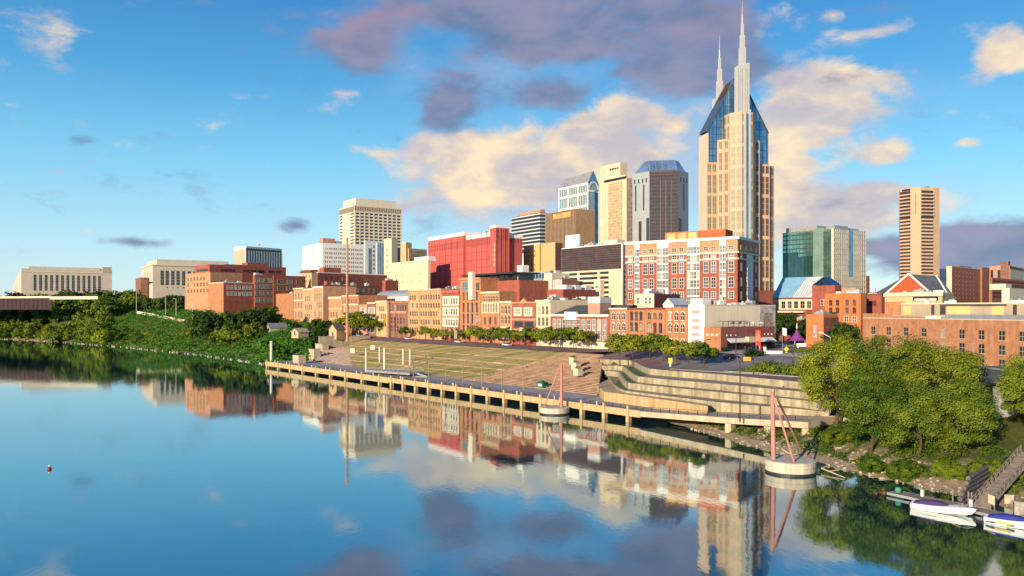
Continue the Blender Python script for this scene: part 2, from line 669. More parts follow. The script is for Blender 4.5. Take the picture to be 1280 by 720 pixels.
def sheet(name, s0, s1, ds, n0, n1, dn, zf, m, n0f=None, n1f=None):
    """A sheet laid over the river-front ground in along-bank / inland coordinates."""
    Ss = np.linspace(s0, s1, max(2, int((s1 - s0) / ds)))
    ns = max(2, int((n1 - n0) / dn))
    vs_, fs = [], []
    for i, s in enumerate(Ss):
        a = n0 if n0f is None else n0f(s)
        for j in range(ns):
            n = a + ((n1 if n1f is None else n1f(s)) - a) * j / (ns - 1)
            q = SN(s, n)
            vs_.append((q.x, q.y, float(zf(np.array(s), np.array(n)))))
    for i in range(len(Ss) - 1):
        for j in range(ns - 1):
            fs.append((i * ns + j, (i + 1) * ns + j, (i + 1) * ns + j + 1, i * ns + j + 1))
    me = bpy.data.meshes.new(name)
    me.from_pydata(vs_, [], fs)
    me.materials.append(m)
    me.polygons.foreach_set('use_smooth', [True] * len(fs))
    me.update()
    return tag(link(name, me), None, None, kind='structure')


BRICK_PAVE = mat('brick_street_paving', (.20, .125, .125), .9, .25, .3)
sheet('street', -70, 172, 6, 58.5, 86, 3, lambda s, n: road_z(s, n) + .02, BRICK_PAVE)
sheet('road', 172, 250, 4, 40, 150, 3, lambda s, n: road_z(s, n) + .03, ASPHALT, n0f=lambda s: float(nk1(s)) + .35)
sheet('promenade', 157, 252, 3, 40, 48, 2, lambda s, n: road_z(s, n) + .06, BRICK_PAVE, n0f=lambda s: float(nk1(s)) + .38, n1f=lambda s: float(nk1(s)) + 7.5 if s > 173 else 62.0)
SIDEW = mat('pavement_slabs', (.40, .33, .30), .9, .2, .5)
sheet('pavement', 176, 300, 3, 63, 70.5, 1.5, lambda s, n: road_z(s, n) + .15, SIDEW)
sheet('road_approach', 250, 330, 4, 45, 150, 4, lambda s, n: road_z(s, n) + .03, ASPHALT)

# lawn: an amphitheatre of shallow grass terraces with low stone risers
def grass_mat():
    m = bpy.data.materials.new('dry_lawn_grass')
    m.use_nodes = True
    nt = m.node_tree
    N, L = nt.nodes, nt.links
    b = N['Principled BSDF']
    b.inputs['Roughness'].default_value = 1.0
    b.inputs['Specular IOR Level'].default_value = .1
    g = N.new('ShaderNodeNewGeometry')
    mp = N.new('ShaderNodeMapping')
    mp.inputs['Rotation'].default_value = (0, 0, math.radians(51.7))
    mp.inputs['Scale'].default_value = (.35, 1.6, 1)
    L.new(g.outputs['Position'], mp.inputs[0])

    def nz(sc, lo, hi, vec):
        n = N.new('ShaderNodeTexNoise')
        n.inputs['Scale'].default_value = sc
        n.inputs['Detail'].default_value = 7
        n.inputs['Roughness'].default_value = .65
        L.new(vec, n.inputs['Vector'])
        r = N.new('ShaderNodeMapRange')
        r.inputs[1].default_value = lo
        r.inputs[2].default_value = hi
        L.new(n.outputs['Fac'], r.inputs[0])
        return r.outputs[0]
    last = None
    for f, a, c in ((nz(.10, .44, .58, mp.outputs[0]), (.52, .345, .165), (.36, .285, .10)), (nz(.5, .5, .75, g.outputs['Position']), None, (.62, .46, .23)),
                    (nz(.17, .49, .62, mp.outputs[0]), None, (.19, .235, .05))):
        mx = N.new('ShaderNodeMix')
        mx.data_type = 'RGBA'
        L.new(f, mx.inputs[0])
        if last is None:
            mx.inputs[6].default_value = (*a, 1)
        else:
            L.new(last, mx.inputs[6])
        mx.inputs[7].default_value = (*c, 1)
        last = mx.outputs[2]
    L.new(last, b.inputs['Base Color'])
    return m


PAVE_T = mat('plaza_paving', (.24, .175, .165), .9, .25, .35)

GRASS = grass_mat()
LAWN_PROF = [(16.2, 2.6), (24, 3.75), (24.3, 4.05), (31, 5.0), (31.3, 5.3), (38.5, 6.3), (38.8, 6.6), (46.5, 7.75), (46.8, 8.0), (58.4, 10.2)]
def lawn_z(s, n):
    return np.interp(n, [p[0] for p in LAWN_PROF], [p[1] for p in LAWN_PROF])

def lawn_s0(n):
    return 48.5 - (n - 16.2) * 2.0


def strip_mesh(name, s0f, s1, prof, m, step=3.0, jit=.06, seed=1):
    r = random.Random(seed)
    k = int((s1 - s0f(30)) / step) + 1
    vs_, fs = [], []
    for i in range(k + 1):
        for (n, z) in prof:
            s0 = s0f(n)
            s = s0 + (s1 - s0) * i / k
            q = SN(s, n)
            vs_.append((q.x, q.y, z + r.uniform(-jit, jit)))
    w = len(prof)
    for i in range(k):
        for j in range(w - 1):
            fs.append((i * w + j, (i + 1) * w + j, (i + 1) * w + j + 1, i * w + j + 1))
    me = bpy.data.meshes.new(name)
    me.from_pydata(vs_, [], fs)
    me.materials.append(m)
    me.update()
    return link(name, me)

sheet('grass_island', 216, 256, 3, 36.5, 44.5, 1.5, lambda s, n: road_z(s, n) + .14, mat('island_grass', (.10, .15, .03), 1, .4, .5))
tag(strip_mesh('lawn', lawn_s0, 132, LAWN_PROF, GRASS), None, None, kind='structure')
# stone seat edges on the risers
SEATM = mat('seat_stone', (.31, .225, .115), .95, .3, .8)
seat = thing('terrace_seating', 'low stone seat walls running across the dry riverside lawn', 'seat wall', SN(85, 35).to_3d() + Vector((0, 0, 4)))
r = random.Random(4)
for k, n in enumerate((24.15, 31.15, 38.65, 46.65)):
    z = float(np.interp(n + .3, [p[0] for p in LAWN_PROF], [p[1] for p in LAWN_PROF]))
    s = lawn_s0(n) + 1
    while s < 130:
        l = min(r.uniform(8, 20), 131 - s)
        mb = MB()
        a = [SN(s, n - .13), SN(s + l - .3, n - .13), SN(s + l - .3, n + .13), SN(s, n + .13)]
        mb.prism([(q.x - seat.location.x, q.y - seat.location.y) for q in a], z - .7 - seat.location.z, z + r.uniform(.0, .04) - seat.location.z, SEATM)
        mb.build('seat_wall', seat)
        s += l + (r.uniform(3, 9) if r.random() < .45 else 0)

# broad brick steps on both ends of the lawn
STEP = mat('brick_step', (.335, .215, .135), .95, .32, .25)
def steps(label, s0, s1, n0, n1, z0, z1, k, m, s0b=0, s1b=0):
    c = SN((s0 + s1) / 2, (n0 + n1) / 2)
    mb = MB()
    for i in range(k):
        na, nb = n0 + (n1 - n0) * i / k, n0 + (n1 - n0) * (i + 1) / k
        zt = z0 + (z1 - z0) * (i + 1) / k
        a = [SN(s0 + s0b * (na - n0), na), SN(s1 + s1b * (na - n0), na), SN(s1 + s1b * (nb - n0), nb + .3), SN(s0 + s0b * (nb - n0), nb + .3)]
        mb.prism([(q.x - c.x, q.y - c.y) for q in a], -1.0 + zt - .6, zt, m)
    o = mb.build('stone_steps')
    o.location = (c.x, c.y, 0)
    for v in o.data.vertices:
        pass
    return tag(o, label, 'steps')

steps('broad brown brick steps climbing from the wharf beside the curved concrete walls', 132, 190, 16.2, 58.2, 2.6, 10.25, 30, STEP, 0, -.95)
steps('weathered stone steps climbing from the far left end of the wharf', 15, 50.5, 16.2, 55, 2.4, 8.6, 22, mat('worn_step', (.36, .27, .21), .9, .35, .5), -1.7, -2.0)

# ------------------------------------------------------------------ wharf
DZ = 2.6
def sn3(s, n, z):
    q = SN(s, n)
    return Vector((q.x, q.y, z))

AE = math.atan2(E2.y, E2.x)       # rotation that lays local x along the bank
wharf = thing('wharf', 'long concrete river wharf with dark openings between its piles', 'wharf', sn3(0, 0, 0), AE)
# local frame: x = along bank s, y = inland n
WH = mat('wharf_concrete', (.46, .32, .165), .9, .28, .35, streak=.55, bump=.2)
DECKM = mat('wharf_paving', (.34, .30, .28), .9, .2, .35)
mb = MB(); mb.box(0, 236, 0.5, 16.3, DZ - .5, DZ, DECKM); mb.build('deck', wharf)
mb = MB(); mb.box(0, 108, 0, .5, DZ - 1.75, DZ + .12, WH); mb.box(108, 220, 0, .5, DZ - 1.4, DZ + .12, WH); mb.build('fascia_beam', wharf)
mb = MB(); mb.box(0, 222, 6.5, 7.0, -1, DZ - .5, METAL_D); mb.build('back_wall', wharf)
pl = MB(); pl.box(-.42, .42, -.30, .75, -2, DZ - .05, WH); pl.box(-.26, .26, -.24, .28, DZ + .12, DZ + .95, WH)
plm = pl.mesh('pile')
xs_p = list(np.arange(2, 108, 12.5)) + list(np.arange(110, 222, 7.6))
for x in xs_p:
    link('pile', plm, wharf, (x, 0, 0))
mb = MB()
x = 1.0
while x < 220:
    mb.box(x - .045, x + .045, .62, .71, DZ, DZ + 1.05, METAL_D)
    x += 2.5
for z in (.35, .7, 1.02):
    mb.box(0, 220, .64, .69, DZ + z - .03, DZ + z + .03, METAL_D)
mb.build('railing', wharf)
# ramp continuing to the right, rising in front of the terraced walls
ramp = thing('ramp', 'concrete walkway ramp rising beside the terraced walls to the right of the wharf', 'ramp', sn3(220, 0, 0), AE)
mb = MB()
pts = [(0, DZ), (24, 3.7), (41, 4.7)]
for (xa, za), (xb, zb) in zip(pts[:-1], pts[1:]):
    vs_ = []
    for (xx, zz) in ((xa, za), (xb, zb)):
        vs_ += [(xx, 0, zz - 1.15), (xx, 14, zz - 1.15), (xx, 14, zz), (xx, 0, zz)]
    mb.add(vs_, [(0, 1, 2, 3), (7, 6, 5, 4), (0, 4, 5, 1), (1, 5, 6, 2), (3, 2, 6, 7), (0, 3, 7, 4)], CONC_W)
mb.build('ramp_slab', ramp)
mb = MB()
for i in range(16):
    x = .8 + i * 2.5
    z = np.interp(x, [p[0] for p in pts], [p[1] for p in pts])
    mb.box(x - .05, x + .05, .12, .22, z, z + 1.05, METAL_D)
for (xa, za), (xb, zb) in zip(pts[:-1], pts[1:]):
    for h in (.35, .7, 1.03):
        mb.tube((xa, .17, za + h), (xb, .17, zb + h), .04, .04, METAL_D, 6)
mb.build('railing', ramp)
for x in (23, 32, 40):
    mb = MB(); mb.box(x - .7, x + .7, .6, 2.2, -.5, np.interp(x, [p[0] for p in pts], [p[1] for p in pts]) - 1.1, CONC_W); mb.build('support_pier', ramp)
mb = MB()
for i in range(5):
    x = 22 + i * 5.5
    z = np.interp(x + 2.6, [p[0] for p in pts], [p[1] for p in pts])
    mb.box(x, x + 5.0, 11.0, 13.6, -1, z - .02, CONC_W)
mb.build('abutment', ramp)

# terraced retaining walls at the right of the steps
TERR = mat('board_marked_concrete', (.335, .295, .195), .9, .42, .6, streak=.55, bump=.3)
tw = thing('terraced_wall', 'tall stepped pale concrete retaining walls curving beside the wharf ramp', 'retaining wall', (TW[0][2].x, TW[0][2].y, 0))
OB = Vector((TW[0][2].x, TW[0][2].y, 0))

def densify(pts, k=6):
    out = []
    n = len(pts)
    for i in range(n - 1):
        p0, p1, p2, p3 = pts[max(i - 1, 0)], pts[i], pts[i + 1], pts[min(i + 2, n - 1)]
        for j in range(k):
            t = j / k
            out.append(.5 * ((2 * p1) + (p2 - p0) * t + (2 * p0 - 5 * p1 + 4 * p2 - p3) * t * t + (3 * p1 - p0 - 3 * p2 + p3) * t ** 3) * .35 +
                       (p1 + (p2 - p1) * t) * .65)
    out.append(pts[-1])
    return out

TWD = [densify(w) for w in TW]
for k, w in enumerate(TWD):
    zt = w[0].z
    zb = (TWD[k + 1][0].z - .6) if k < 3 else 1.2
    mb = MB()
    n = len(w)
    nrm = []
    for i in range(n):
        t = (w[min(i + 1, n - 1)] - w[max(i - 1, 0)]).to_2d().normalized()
        nrm.append(Vector((-t.y, t.x)))          # inland side
    vs_ = []
    for i in range(n):
        a, b = w[i] - OB, w[i] - OB + nrm[i].to_3d() * .55
        vs_ += [(a.x, a.y, zb), (a.x, a.y, zt), (b.x, b.y, zt), (b.x, b.y, zb)]
    fs = []
    for i in range(n - 1):
        for j in range(4):
            fs.append((i * 4 + j, i * 4 + (j + 1) % 4, (i + 1) * 4 + (j + 1) % 4, (i + 1) * 4 + j))
    fs += [(3, 2, 1, 0), ((n - 1) * 4, (n - 1) * 4 + 1, (n - 1) * 4 + 2, (n - 1) * 4 + 3)]
    mb.add(vs_, fs, TERR)
    mb.build('wall', tw)
    if k < 3:
        lo = TWD[k + 1]
        mb = MB()
        vs_ = []
        for i in range(n):
            a, b = w[i] - OB, lo[i] - OB
            vs_ += [(a.x, a.y, lo[0].z - .12), (b.x, b.y, lo[0].z - .12)]
        mb.add(vs_, [(2 * i, 2 * i + 2, 2 * i + 3, 2 * i + 1) for i in range(n - 1)], mat('terrace_bed', (.26, .215, .135), 1, .35, .4))
        mb.build('terrace_ledge', tw)
        mb = MB()
        vs_ = []
        for i in range(7, 13):
            a, b = w[i] - OB, lo[i] - OB
            for f in (.25, .92):
                q = a + (b - a) * f
                vs_.append((q.x, q.y, lo[0].z - .06))
        mb.add(vs_, [(2 * i, 2 * i + 2, 2 * i + 3, 2 * i + 1) for i in range(5)], mat('terrace_planting', (.07, .12, .03), 1, .4, .8))
        mb.build('planting_strip', tw)
# low planter wall at the foot of the terraces
k5 = [P(746, 481, 4.9), P(755, 489.6, 4.9), P(800, 495.5, 4.9), P(846, 502, 4.9), P(885, 508, 4.9)]
mb = MB()
back = [P(760, 474, 5.0), P(768, 485, 5.0), P(800, 492, 5.0), P(846, 499, 5.0), P(885, 505, 5.0)]
vs_ = []
for a, b in zip(k5, back):
    a, b = a - OB, b - OB
    vs_ += [(a.x, a.y, 1.5), (a.x, a.y, a.z), (b.x, b.y, a.z + .05), (b.x, b.y, 1.5)]
fs = [(i * 4 + j, i * 4 + (j + 1) % 4, (i + 1) * 4 + (j + 1) % 4, (i + 1) * 4 + j) for i in range(4) for j in range(4)] + [(3, 2, 1, 0), (16, 17, 18, 19)]
mb.add(vs_, fs, WH)
mb.build('planter_wall', tw)
# left retaining wall on top of the bank, (400-470, 413-425) in the photo
a, b = XY(399, 392), XY(463, 409)
rw = thing('retaining_wall', 'long low pale concrete wall above the stone steps at the left end of the lawn', 'wall', (a.x, a.y, 0), math.atan2(b.y - a.y, b.x - a.x))
Lw = (b - a).length
mb = MB(); mb.box(0, Lw, 0, .6, 6, 12.0, CONC_W); mb.build('wall', rw)
mb = MB(); mb.box(-.1, Lw + .1, -.12, .72, 12.0, 12.25, CONC); mb.build('coping', rw)
mb = MB(); mb.add([(0, .7, 12.0), (Lw, .7, 12.0), (Lw, 16, 11.3), (0, 16, 11.3)], [(0, 1, 2, 3)], PAVE); mb.build('terrace_floor', rw)
# stepped stone walls under the ivy slope (365-395, 440-455)
for i, (u, v, w_, z, lab) in enumerate(((366, 449, 6.0, 5.2, 'lowest square stone block wall at the end of the ivy slope'), (386, 441, 5.5, 6.6, 'middle stone block wall stepping up beside the ivy slope'), (394, 434, 8, 8.0, 'uppermost stone block wall of the stepped row beside the ivy slope'))):
    p = P(u, v, z - 1.0)
    o = thing('stone_wall', lab, 'wall', (p.x, p.y, 0), AE)
    mb = MB(); mb.box(0, w_, 0, 3.2, 1, z + .6, CONC_W); mb.build('wall', o)
    mb = MB(); mb.box(-.12, w_ + .12, -.12, 3.3, z + .6, z + .8, CONC); mb.build('coping', o)

# ------------------------------------------------------------------ building kit
WINC = {}

def win_mesh(w, h, style, glass, frame):
    key = (round(w, 2), round(h, 2), style, glass.name, frame.name)
    if key in WINC:
        return WINC[key]
    mb = MB()
    x0, x1 = -w / 2, w / 2
    z0, z1 = -h / 2, h / 2
    fw = min(.16, w * .14)
    if style == 'panel':                       # flush curtain-wall panel with thin mullions
        mb.add([(x0, -.04, z0), (x1, -.04, z0), (x1, -.04, z1), (x0, -.04, z1)], [(0, 1, 2, 3)], glass)
        mb.box(-.05, .05, -.10, -.03, z0, z1, frame)
        k = max(1, int(round(h / 3.6)))
        for i in range(1, k):
            z = z0 + h * i / k
            mb.box(x0, x1, -.09, -.03, z - .09, z + .09, frame)
    elif style == 'dark':                      # plain dark opening with sill
        mb.add([(x0, -.03, z0), (x1, -.03, z0), (x1, -.03, z1), (x0, -.03, z1)], [(0, 1, 2, 3)], glass)
        mb.box(x0 - .1, x1 + .1, -.16, 0, z0 - .16, z0, frame)
        mb.box(-.04, .04, -.06, -.02, z0, z1, frame)
        mb.box(x0, x1, -.06, -.02, -.04, .04, frame)
    elif style == 'arch':
        n = 8
        arc = [(w / 2 * math.cos(math.pi * i / n), z1 - w / 2 + w / 2 * math.sin(math.pi * i / n)) for i in range(n + 1)]
        poly = [(x0, z0), (x1, z0)] + arc
        mb.add([(p[0], -.03, p[1]) for p in poly], [tuple(range(len(poly)))], glass)
        ro = w / 2 + fw * 1.3
        outer = [(ro * math.cos(math.pi * i / n), z1 - w / 2 + ro * math.sin(math.pi * i / n)) for i in range(n + 1)]
        for i in range(n):
            a, b, c, d = arc[i], arc[i + 1], outer[i + 1], outer[i]
            mb.add([(a[0], -.14, a[1]), (b[0], -.14, b[1]), (c[0], -.14, c[1]), (d[0], -.14, d[1]), (a[0], 0, a[1]), (b[0], 0, b[1]), (c[0], 0, c[1]), (d[0], 0, d[1])],
                   [(0, 3, 2, 1), (0, 1, 5, 4), (2, 3, 7, 6)], frame)
        mb.box(x0 - .12, x1 + .12, -.2, 0, z0 - .18, z0, frame)
        mb.box(-.05, .05, -.08, -.02, z0, z1 - .1, frame)
        mb.box(x0, x1, -.08, -.02, -.05, .05, frame)
    else:                                      # sash with frame, mullion, transom and sill
        mb.add([(x0, -.03, z0), (x1, -.03, z0), (x1, -.03, z1), (x0, -.03, z1)], [(0, 1, 2, 3)], glass)
        mb.box(x0 - fw, x0, -.12, 0, z0, z1 + fw, frame)
        mb.box(x1, x1 + fw, -.12, 0, z0, z1 + fw, frame)
        mb.box(x0, x1, -.12, 0, z1, z1 + fw, frame)
        mb.box(x0 - fw * 1.4, x1 + fw * 1.4, -.2, 0, z0 - fw, z0, frame)
        mb.box(-.06, .06, -.08, -.02, z0, z1, frame)
        k = 3 if style == 'grid' else 2
        for i in range(1, k):
            z = z0 + h * i / k
            mb.box(x0, x1, -.08, -.02, z - .06, z + .06, frame)
    WINC[key] = (mb, mb.mesh('window'))
    return WINC[key]


G_DARK2 = mat('grey_window_glass', (.06, .075, .095), .1, .5, .6, spec=.6)
BLIND = mat('window_blind', (.34, .30, .24), .5, .2, .6)
WVAR = random.Random(77)


class Bld:
    """A building in a frame whose origin is its near corner at ground level: x runs along the right-hand face, y along the left-hand face."""
    def __init__(self, name, label, cat, uc, d, ul, ur, vt, zg, vp=-130, WA=None, WB=None, C=None, group=None):
        self.d = d
        C = C if C is not None else XY(uc, d)
        a = Vector(((vp - U0) / F, 1.0)).normalized()
        b = Vector((a.y, -a.x))

        def hit(u, e):
            k = (u - U0) / F
            return (k * C.y - C.x) / (e.x - k * e.y)
        self.WA = WA if WA is not None else hit(ul, a)
        self.WB = WB if WB is not None else hit(ur, b)
        self.C, self.a, self.b = C, a, b
        self.zg = zg
        self.H = ZV(vt, C.y) - zg
        self.root = thing(name, label, cat, (C.x, C.y, zg), math.atan2(b.y, b.x), group)
        self.A = ((0, self.WA), (0, 0))
        self.B = ((0, 0), (self.WB, 0))
        self.wins = []

    def z(self, v, d=None):
        return ZV(v, d or self.d) - self.zg

    def uf(self, u, face='A'):
        """Distance along a face (from its left end) of the photo column u."""
        e = self.a if face == 'A' else self.b
        k = (u - U0) / F
        t = (k * self.C.y - self.C.x) / (e.x - k * e.y)
        return self.WA - t if face == 'A' else t

    def part(self, name, mb, parent=None):
        return mb.build(name, parent or self.root)

    def wall(self, m, H=None, name='wall', inset=.02, roof=ROOF_G, parapet=None, ph=.9):
        H = H or self.H
        mb = MB()
        mb.box(0, self.WB, inset, self.WA - inset, -4, H, m)
        o = self.part(name, mb)
        if roof:
            mb = MB()
            pm = parapet or m
            t = min(.5, self.WB * .1)
            rz_ = H + .05
            mb.add([(t, t, rz_), (self.WB - t, t, rz_), (self.WB - t, self.WA - t, rz_), (t, self.WA - t, rz_)], [(0, 1, 2, 3)], roof)
            self.roof = self.part('roof', mb)
            mb = MB()
            e = .03
            mb.box(-e, t, e, self.WA - e, H, H + ph, pm)
            mb.box(self.WB - t, self.WB + e, e, self.WA - e, H, H + ph, pm)
            mb.box(t, self.WB - t, e, t, H, H + ph, pm)
            mb.box(t, self.WB - t, self.WA - t, self.WA - e, H, H + ph, pm)
            self.part('parapet', mb)
        return o

    def box(self, name, x0, x1, y0, y1, z0, z1, m):
        mb = MB(); mb.box(x0, x1, y0, y1, z0, z1, m)
        return self.part(name, mb)

    def on(self, face, name, x0, x1, z0, z1, m, dep=.25, parent=None, back=0.0):
        """A slab standing proud of a face, x measured from the face's left end."""
        p0, p1 = Vector(face[0]), Vector(face[1])
        ang = math.atan2((p1 - p0).y, (p1 - p0).x)
        mb = MB(); mb.box(x0, x1, -dep, back, z0, z1, m)
        o = self.part(name, mb, parent)
        o.location = (p0.x, p0.y, 0)
        o.rotation_euler = (0, 0, ang)
        return o

    def L(self, face):
        return (Vector(face[1]) - Vector(face[0])).length

    def multi(self, face, name, rects, m, dep=.25):
        p0, p1 = Vector(face[0]), Vector(face[1])
        ang = math.atan2((p1 - p0).y, (p1 - p0).x)
        mb = MB()
        for (x0, x1, z0, z1) in rects:
            mb.box(x0, x1, -dep, 0, z0, z1, m)
        o = self.part(name, mb)
        o.location = (p0.x, p0.y, 0)
        o.rotation_euler = (0, 0, ang)
        return o

    def bands(self, face, name, zs, h, m, dep=.15, x0=0, x1=None):
        for z in zs:
            self.on(face, name, x0, x1 if x1 is not None else self.L(face), z - h / 2, z + h / 2, m, dep)

    def ribs(self, face, name, n, w, z0, z1, m, dep=.3, x0=0, x1=None):
        x1 = x1 if x1 is not None else self.L(face)
        self.multi(face, name, [(x0 + (x1 - x0) * i / n - w / 2, x0 + (x1 - x0) * i / n + w / 2, z0, z1) for i in range(n + 1)], m, dep)

    def win(self, face, xs, zs, w, h, style, glass, frame, off=0.0):
        p0, p1 = Vector(face[0]), Vector(face[1])
        dr = (p1 - p0).normalized()
        nr = Vector((dr.y, -dr.x))
        ang = math.atan2(dr.y, dr.x)
        for z in zs:
            for x in xs:
                q = p0 + dr * x + nr * off
                g = glass
                if style != 'panel' and glass in (G_DARK, G_SKY, G_BROWN):
                    t = WVAR.random()
                    g = BLIND if t < .10 else G_DARK2 if t < .35 else G_DARK if t < .5 else glass
                self.wins.append((q.x, q.y, z, ang, win_mesh(w, h, style, g, frame)))

    def cols(self, face, n, m0=.08, m1=None, x0=0, x1=None):
        Lf = x1 if x1 is not None else self.L(face)
        a, b = x0 + (Lf - x0) * m0, Lf - (Lf - x0) * (m1 if m1 is not None else m0)
        return [a + (b - a) * (i + .5) / n for i in range(n)]

    def done(self, name='window', limit=100):
        cz, sz = math.cos(self.root.rotation_euler[2]), math.sin(self.root.rotation_euler[2])

        def dist(t):
            X = self.C.x + t[0] * cz - t[1] * sz
            Y = self.C.y + t[0] * sz + t[1] * cz
            return math.hypot(X, Y) - t[2] * .05
        self.wins.sort(key=dist)
        for (x, y, z, ang, (mb, me)) in self.wins[:limit]:
            link(name, me, self.root, (x, y, z), ang)
        rest = self.wins[limit:]
        if rest:
            big = MB()
            for (x, y, z, ang, (mb, me)) in rest:
                c, s = math.cos(ang), math.sin(ang)
                o = len(big.v)
                sl = [big.slot(m) for m in mb.mats]
                big.v += [(x + p[0] * c - p[1] * s, y + p[0] * s + p[1] * c, z + p[2]) for p in mb.v]
                big.f += [tuple(i + o for i in f) for f in mb.f]
                big.mi += [sl[i] for i in mb.mi]
            tag(big.build(name + '_remainder', self.root), None, None, kind='stuff')
        self.wins = []
        return self.root

    def clutter(self, n, seed, zr=None, hm=2.2):
        """Roof-top plant: vents, air handlers and hatches."""
        r = random.Random(seed)
        z = zr if zr is not None else self.H
        for i in range(n):
            w, l, h = r.uniform(1.2, 3.2), r.uniform(1.2, 3.5), r.uniform(.8, hm)
            x, y = r.uniform(1, max(1.2, self.WB - w - 1)), r.uniform(1, max(1.2, self.WA - l - 1))
            mb = MB()
            mm = r.choice([METAL_G, WHITE, CONC_G, ROOF_W])
            mb.box(x, x + w, y, y + l, z, z + h, mm)
            if r.random() < .5:
                mb.tube((x + w / 2, y + l / 2, z + h), (x + w / 2, y + l / 2, z + h + .5), .45, .5, METAL_G, 8)
            self.part('roof_unit', mb, getattr(self, 'roof', None))


def fr(H, *fs):
    return [H * f for f in fs]


# ------------------------------------------------------------------ the riverfront row
RZ = 11.0
def row_pt(u):
    p0, e = Vector((-111.0, 483.0)), Vector((.593, -.806))
    k = (u - U0) / F
    t = (k * p0.y - p0.x) / (e.x - k * e.y)
    return p0 + e * t

def row(label, ul, ur, vt, mw, depth=18, name='brick_building', cat='building', parapet=None, roof=ROOF_G, off=0.0, ph=.8, vmid=True, zg=RZ):
    c = row_pt(ur)
    if off:
        c = c + Vector((.806, .593)) * off
    m = row_pt((ul + ur) / 2)
    b = Bld(name, label, cat, None, c.y, ul, None, vt, zg, vp=-96, WB=depth, C=c)
    b.H = ZV(vt, m.y) - zg - ph
    b.d = m.y
    b.wall(mw, parapet=parapet, roof=roof, ph=ph)
    return b

def cornice(b, m, h=.7, dep=.5, z=None):
    z = z if z is not None else b.H + .8
    b.on(b.A, 'cornice', .02, b.WA - .02, z - h, z + .04, m, dep)

# --- orange group at the left end (345-404)
b = row('blank orange brick wall building beside the dark bushy trees at the left of the riverfront', 345, 366.5, 367, BRICK_O, 16)
b.clutter(1, 1); b.done()
b = row('narrow orange brick building with three tall stacked bays and a white side pier', 367, 380, 360, BRICK_O2, 18)
b.win(b.A, b.cols(b.A, 3), fr(b.H, .84, .63, .40), 2.4, 3.6, 'grid', G_SKY, F_CREAM)
b.bands(b.A, 'string_course', fr(b.H, .52, .74), .5, CREAM, .25); cornice(b, CREAM); b.done()
b = row('orange brick building with faded upper front between two slim cream piers', 380.3, 391.5, 361, BRICK_T, 18)
b.win(b.A, b.cols(b.A, 4), fr(b.H, .80, .60, .38), 1.7, 3.4, 'sash', G_BROWN, F_CREAM)
b.on(b.A, 'pier', 0, .8, 0, b.H, CREAM, .4); cornice(b, WHITE); b.done()
b = row('orange brick building with white coping at the corner of the dark brick side wall', 391.8, 404, 358, BRICK_O2, 22)
b.win(b.A, b.cols(b.A, 4), fr(b.H, .82, .62, .42), 1.7, 3.5, 'sash', G_BROWN, F_CREAM)
b.on(b.A, 'pier', 0, .7, 0, b.H, CREAM, .4); b.on(b.A, 'pier', b.WA - .8, b.WA - .1, 0, b.H, CREAM, .4)
cornice(b, WHITE, 1.0); b.done()
# --- 410-512
b = row('small orange brick building with a cream cap behind the tall steel mast', 411, 427.5, 371, BRICK_O2, 16, parapet=CREAM)
b.win(b.A, b.cols(b.A, 4), fr(b.H, .55, .30), 1.5, 3.4, 'arch', G_BROWN, F_CREAM)
b.bands(b.A, 'string_course', fr(b.H, .70, .42), .45, CREAM, .25); cornice(b, CREAM, 1.2); b.done()
b = row('orange brick building with dark attic windows and cream bands right of the steel mast', 428, 448.5, 369, BRICK_O, 18)
b.win(b.A, b.cols(b.A, 6), fr(b.H, .88), 1.5, 2.2, 'dark', G_BROWN, F_CREAM)
b.win(b.A, b.cols(b.A, 6), fr(b.H, .66, .36), 1.5, 4.2, 'sash', G_SKY, F_CREAM)
b.bands(b.A, 'string_course', fr(b.H, .79, .51), .5, CREAM, .25); cornice(b, CREAM); b.done()
b = row('narrow pinkish brick building with three rows of pale windows', 449, 459, 378.5, BRICK_P, 16)
b.win(b.A, b.cols(b.A, 3), fr(b.H, .80, .54, .26), 1.5, 3.2, 'sash', G_SKY, F_WHITE); cornice(b, BRICK_D); b.done()
b = row('narrow dusky brick building with white shopfront beside the pinkish brick one', 459.3, 470, 378, BRICK_B, 16)
b.win(b.A, b.cols(b.A, 4), fr(b.H, .80, .55), 1.2, 3.0, 'sash', G_SKY, F_WHITE)
b.win(b.A, b.cols(b.A, 3), fr(b.H, .25), 2.0, 5.0, 'sash', G_DARK, F_WHITE); cornice(b, F_CREAM); b.done()
b = row('buff yellow brick building with rows of slim windows and flat cream cornice', 470.3, 484, 376, BRICK_Y, 18)
b.win(b.A, b.cols(b.A, 5), fr(b.H, .82, .60, .38), 1.3, 3.0, 'arch', G_BROWN, F_CREAM)
b.bands(b.A, 'string_course', fr(b.H, .71, .49), .35, CREAM, .2); cornice(b, CREAM, 1.0); b.done()
b = row('brown brick building with a broad pale lintel band and white flagpole in front', 484.3, 511, 377, BRICK_B, 20)
b.win(b.A, b.cols(b.A, 7), fr(b.H, .87), 1.4, 2.6, 'dark', G_BROWN, F_DARK)
b.win(b.A, b.cols(b.A, 5, .14), fr(b.H, .50, .26), 2.0, 3.4, 'sash', G_BROWN, BRICK_P)
b.on(b.A, 'lintel_band', b.WA * .12, b.WA * .92, b.H * .70, b.H * .77, BRICK_P, .4); cornice(b, BRICK_O); b.done()
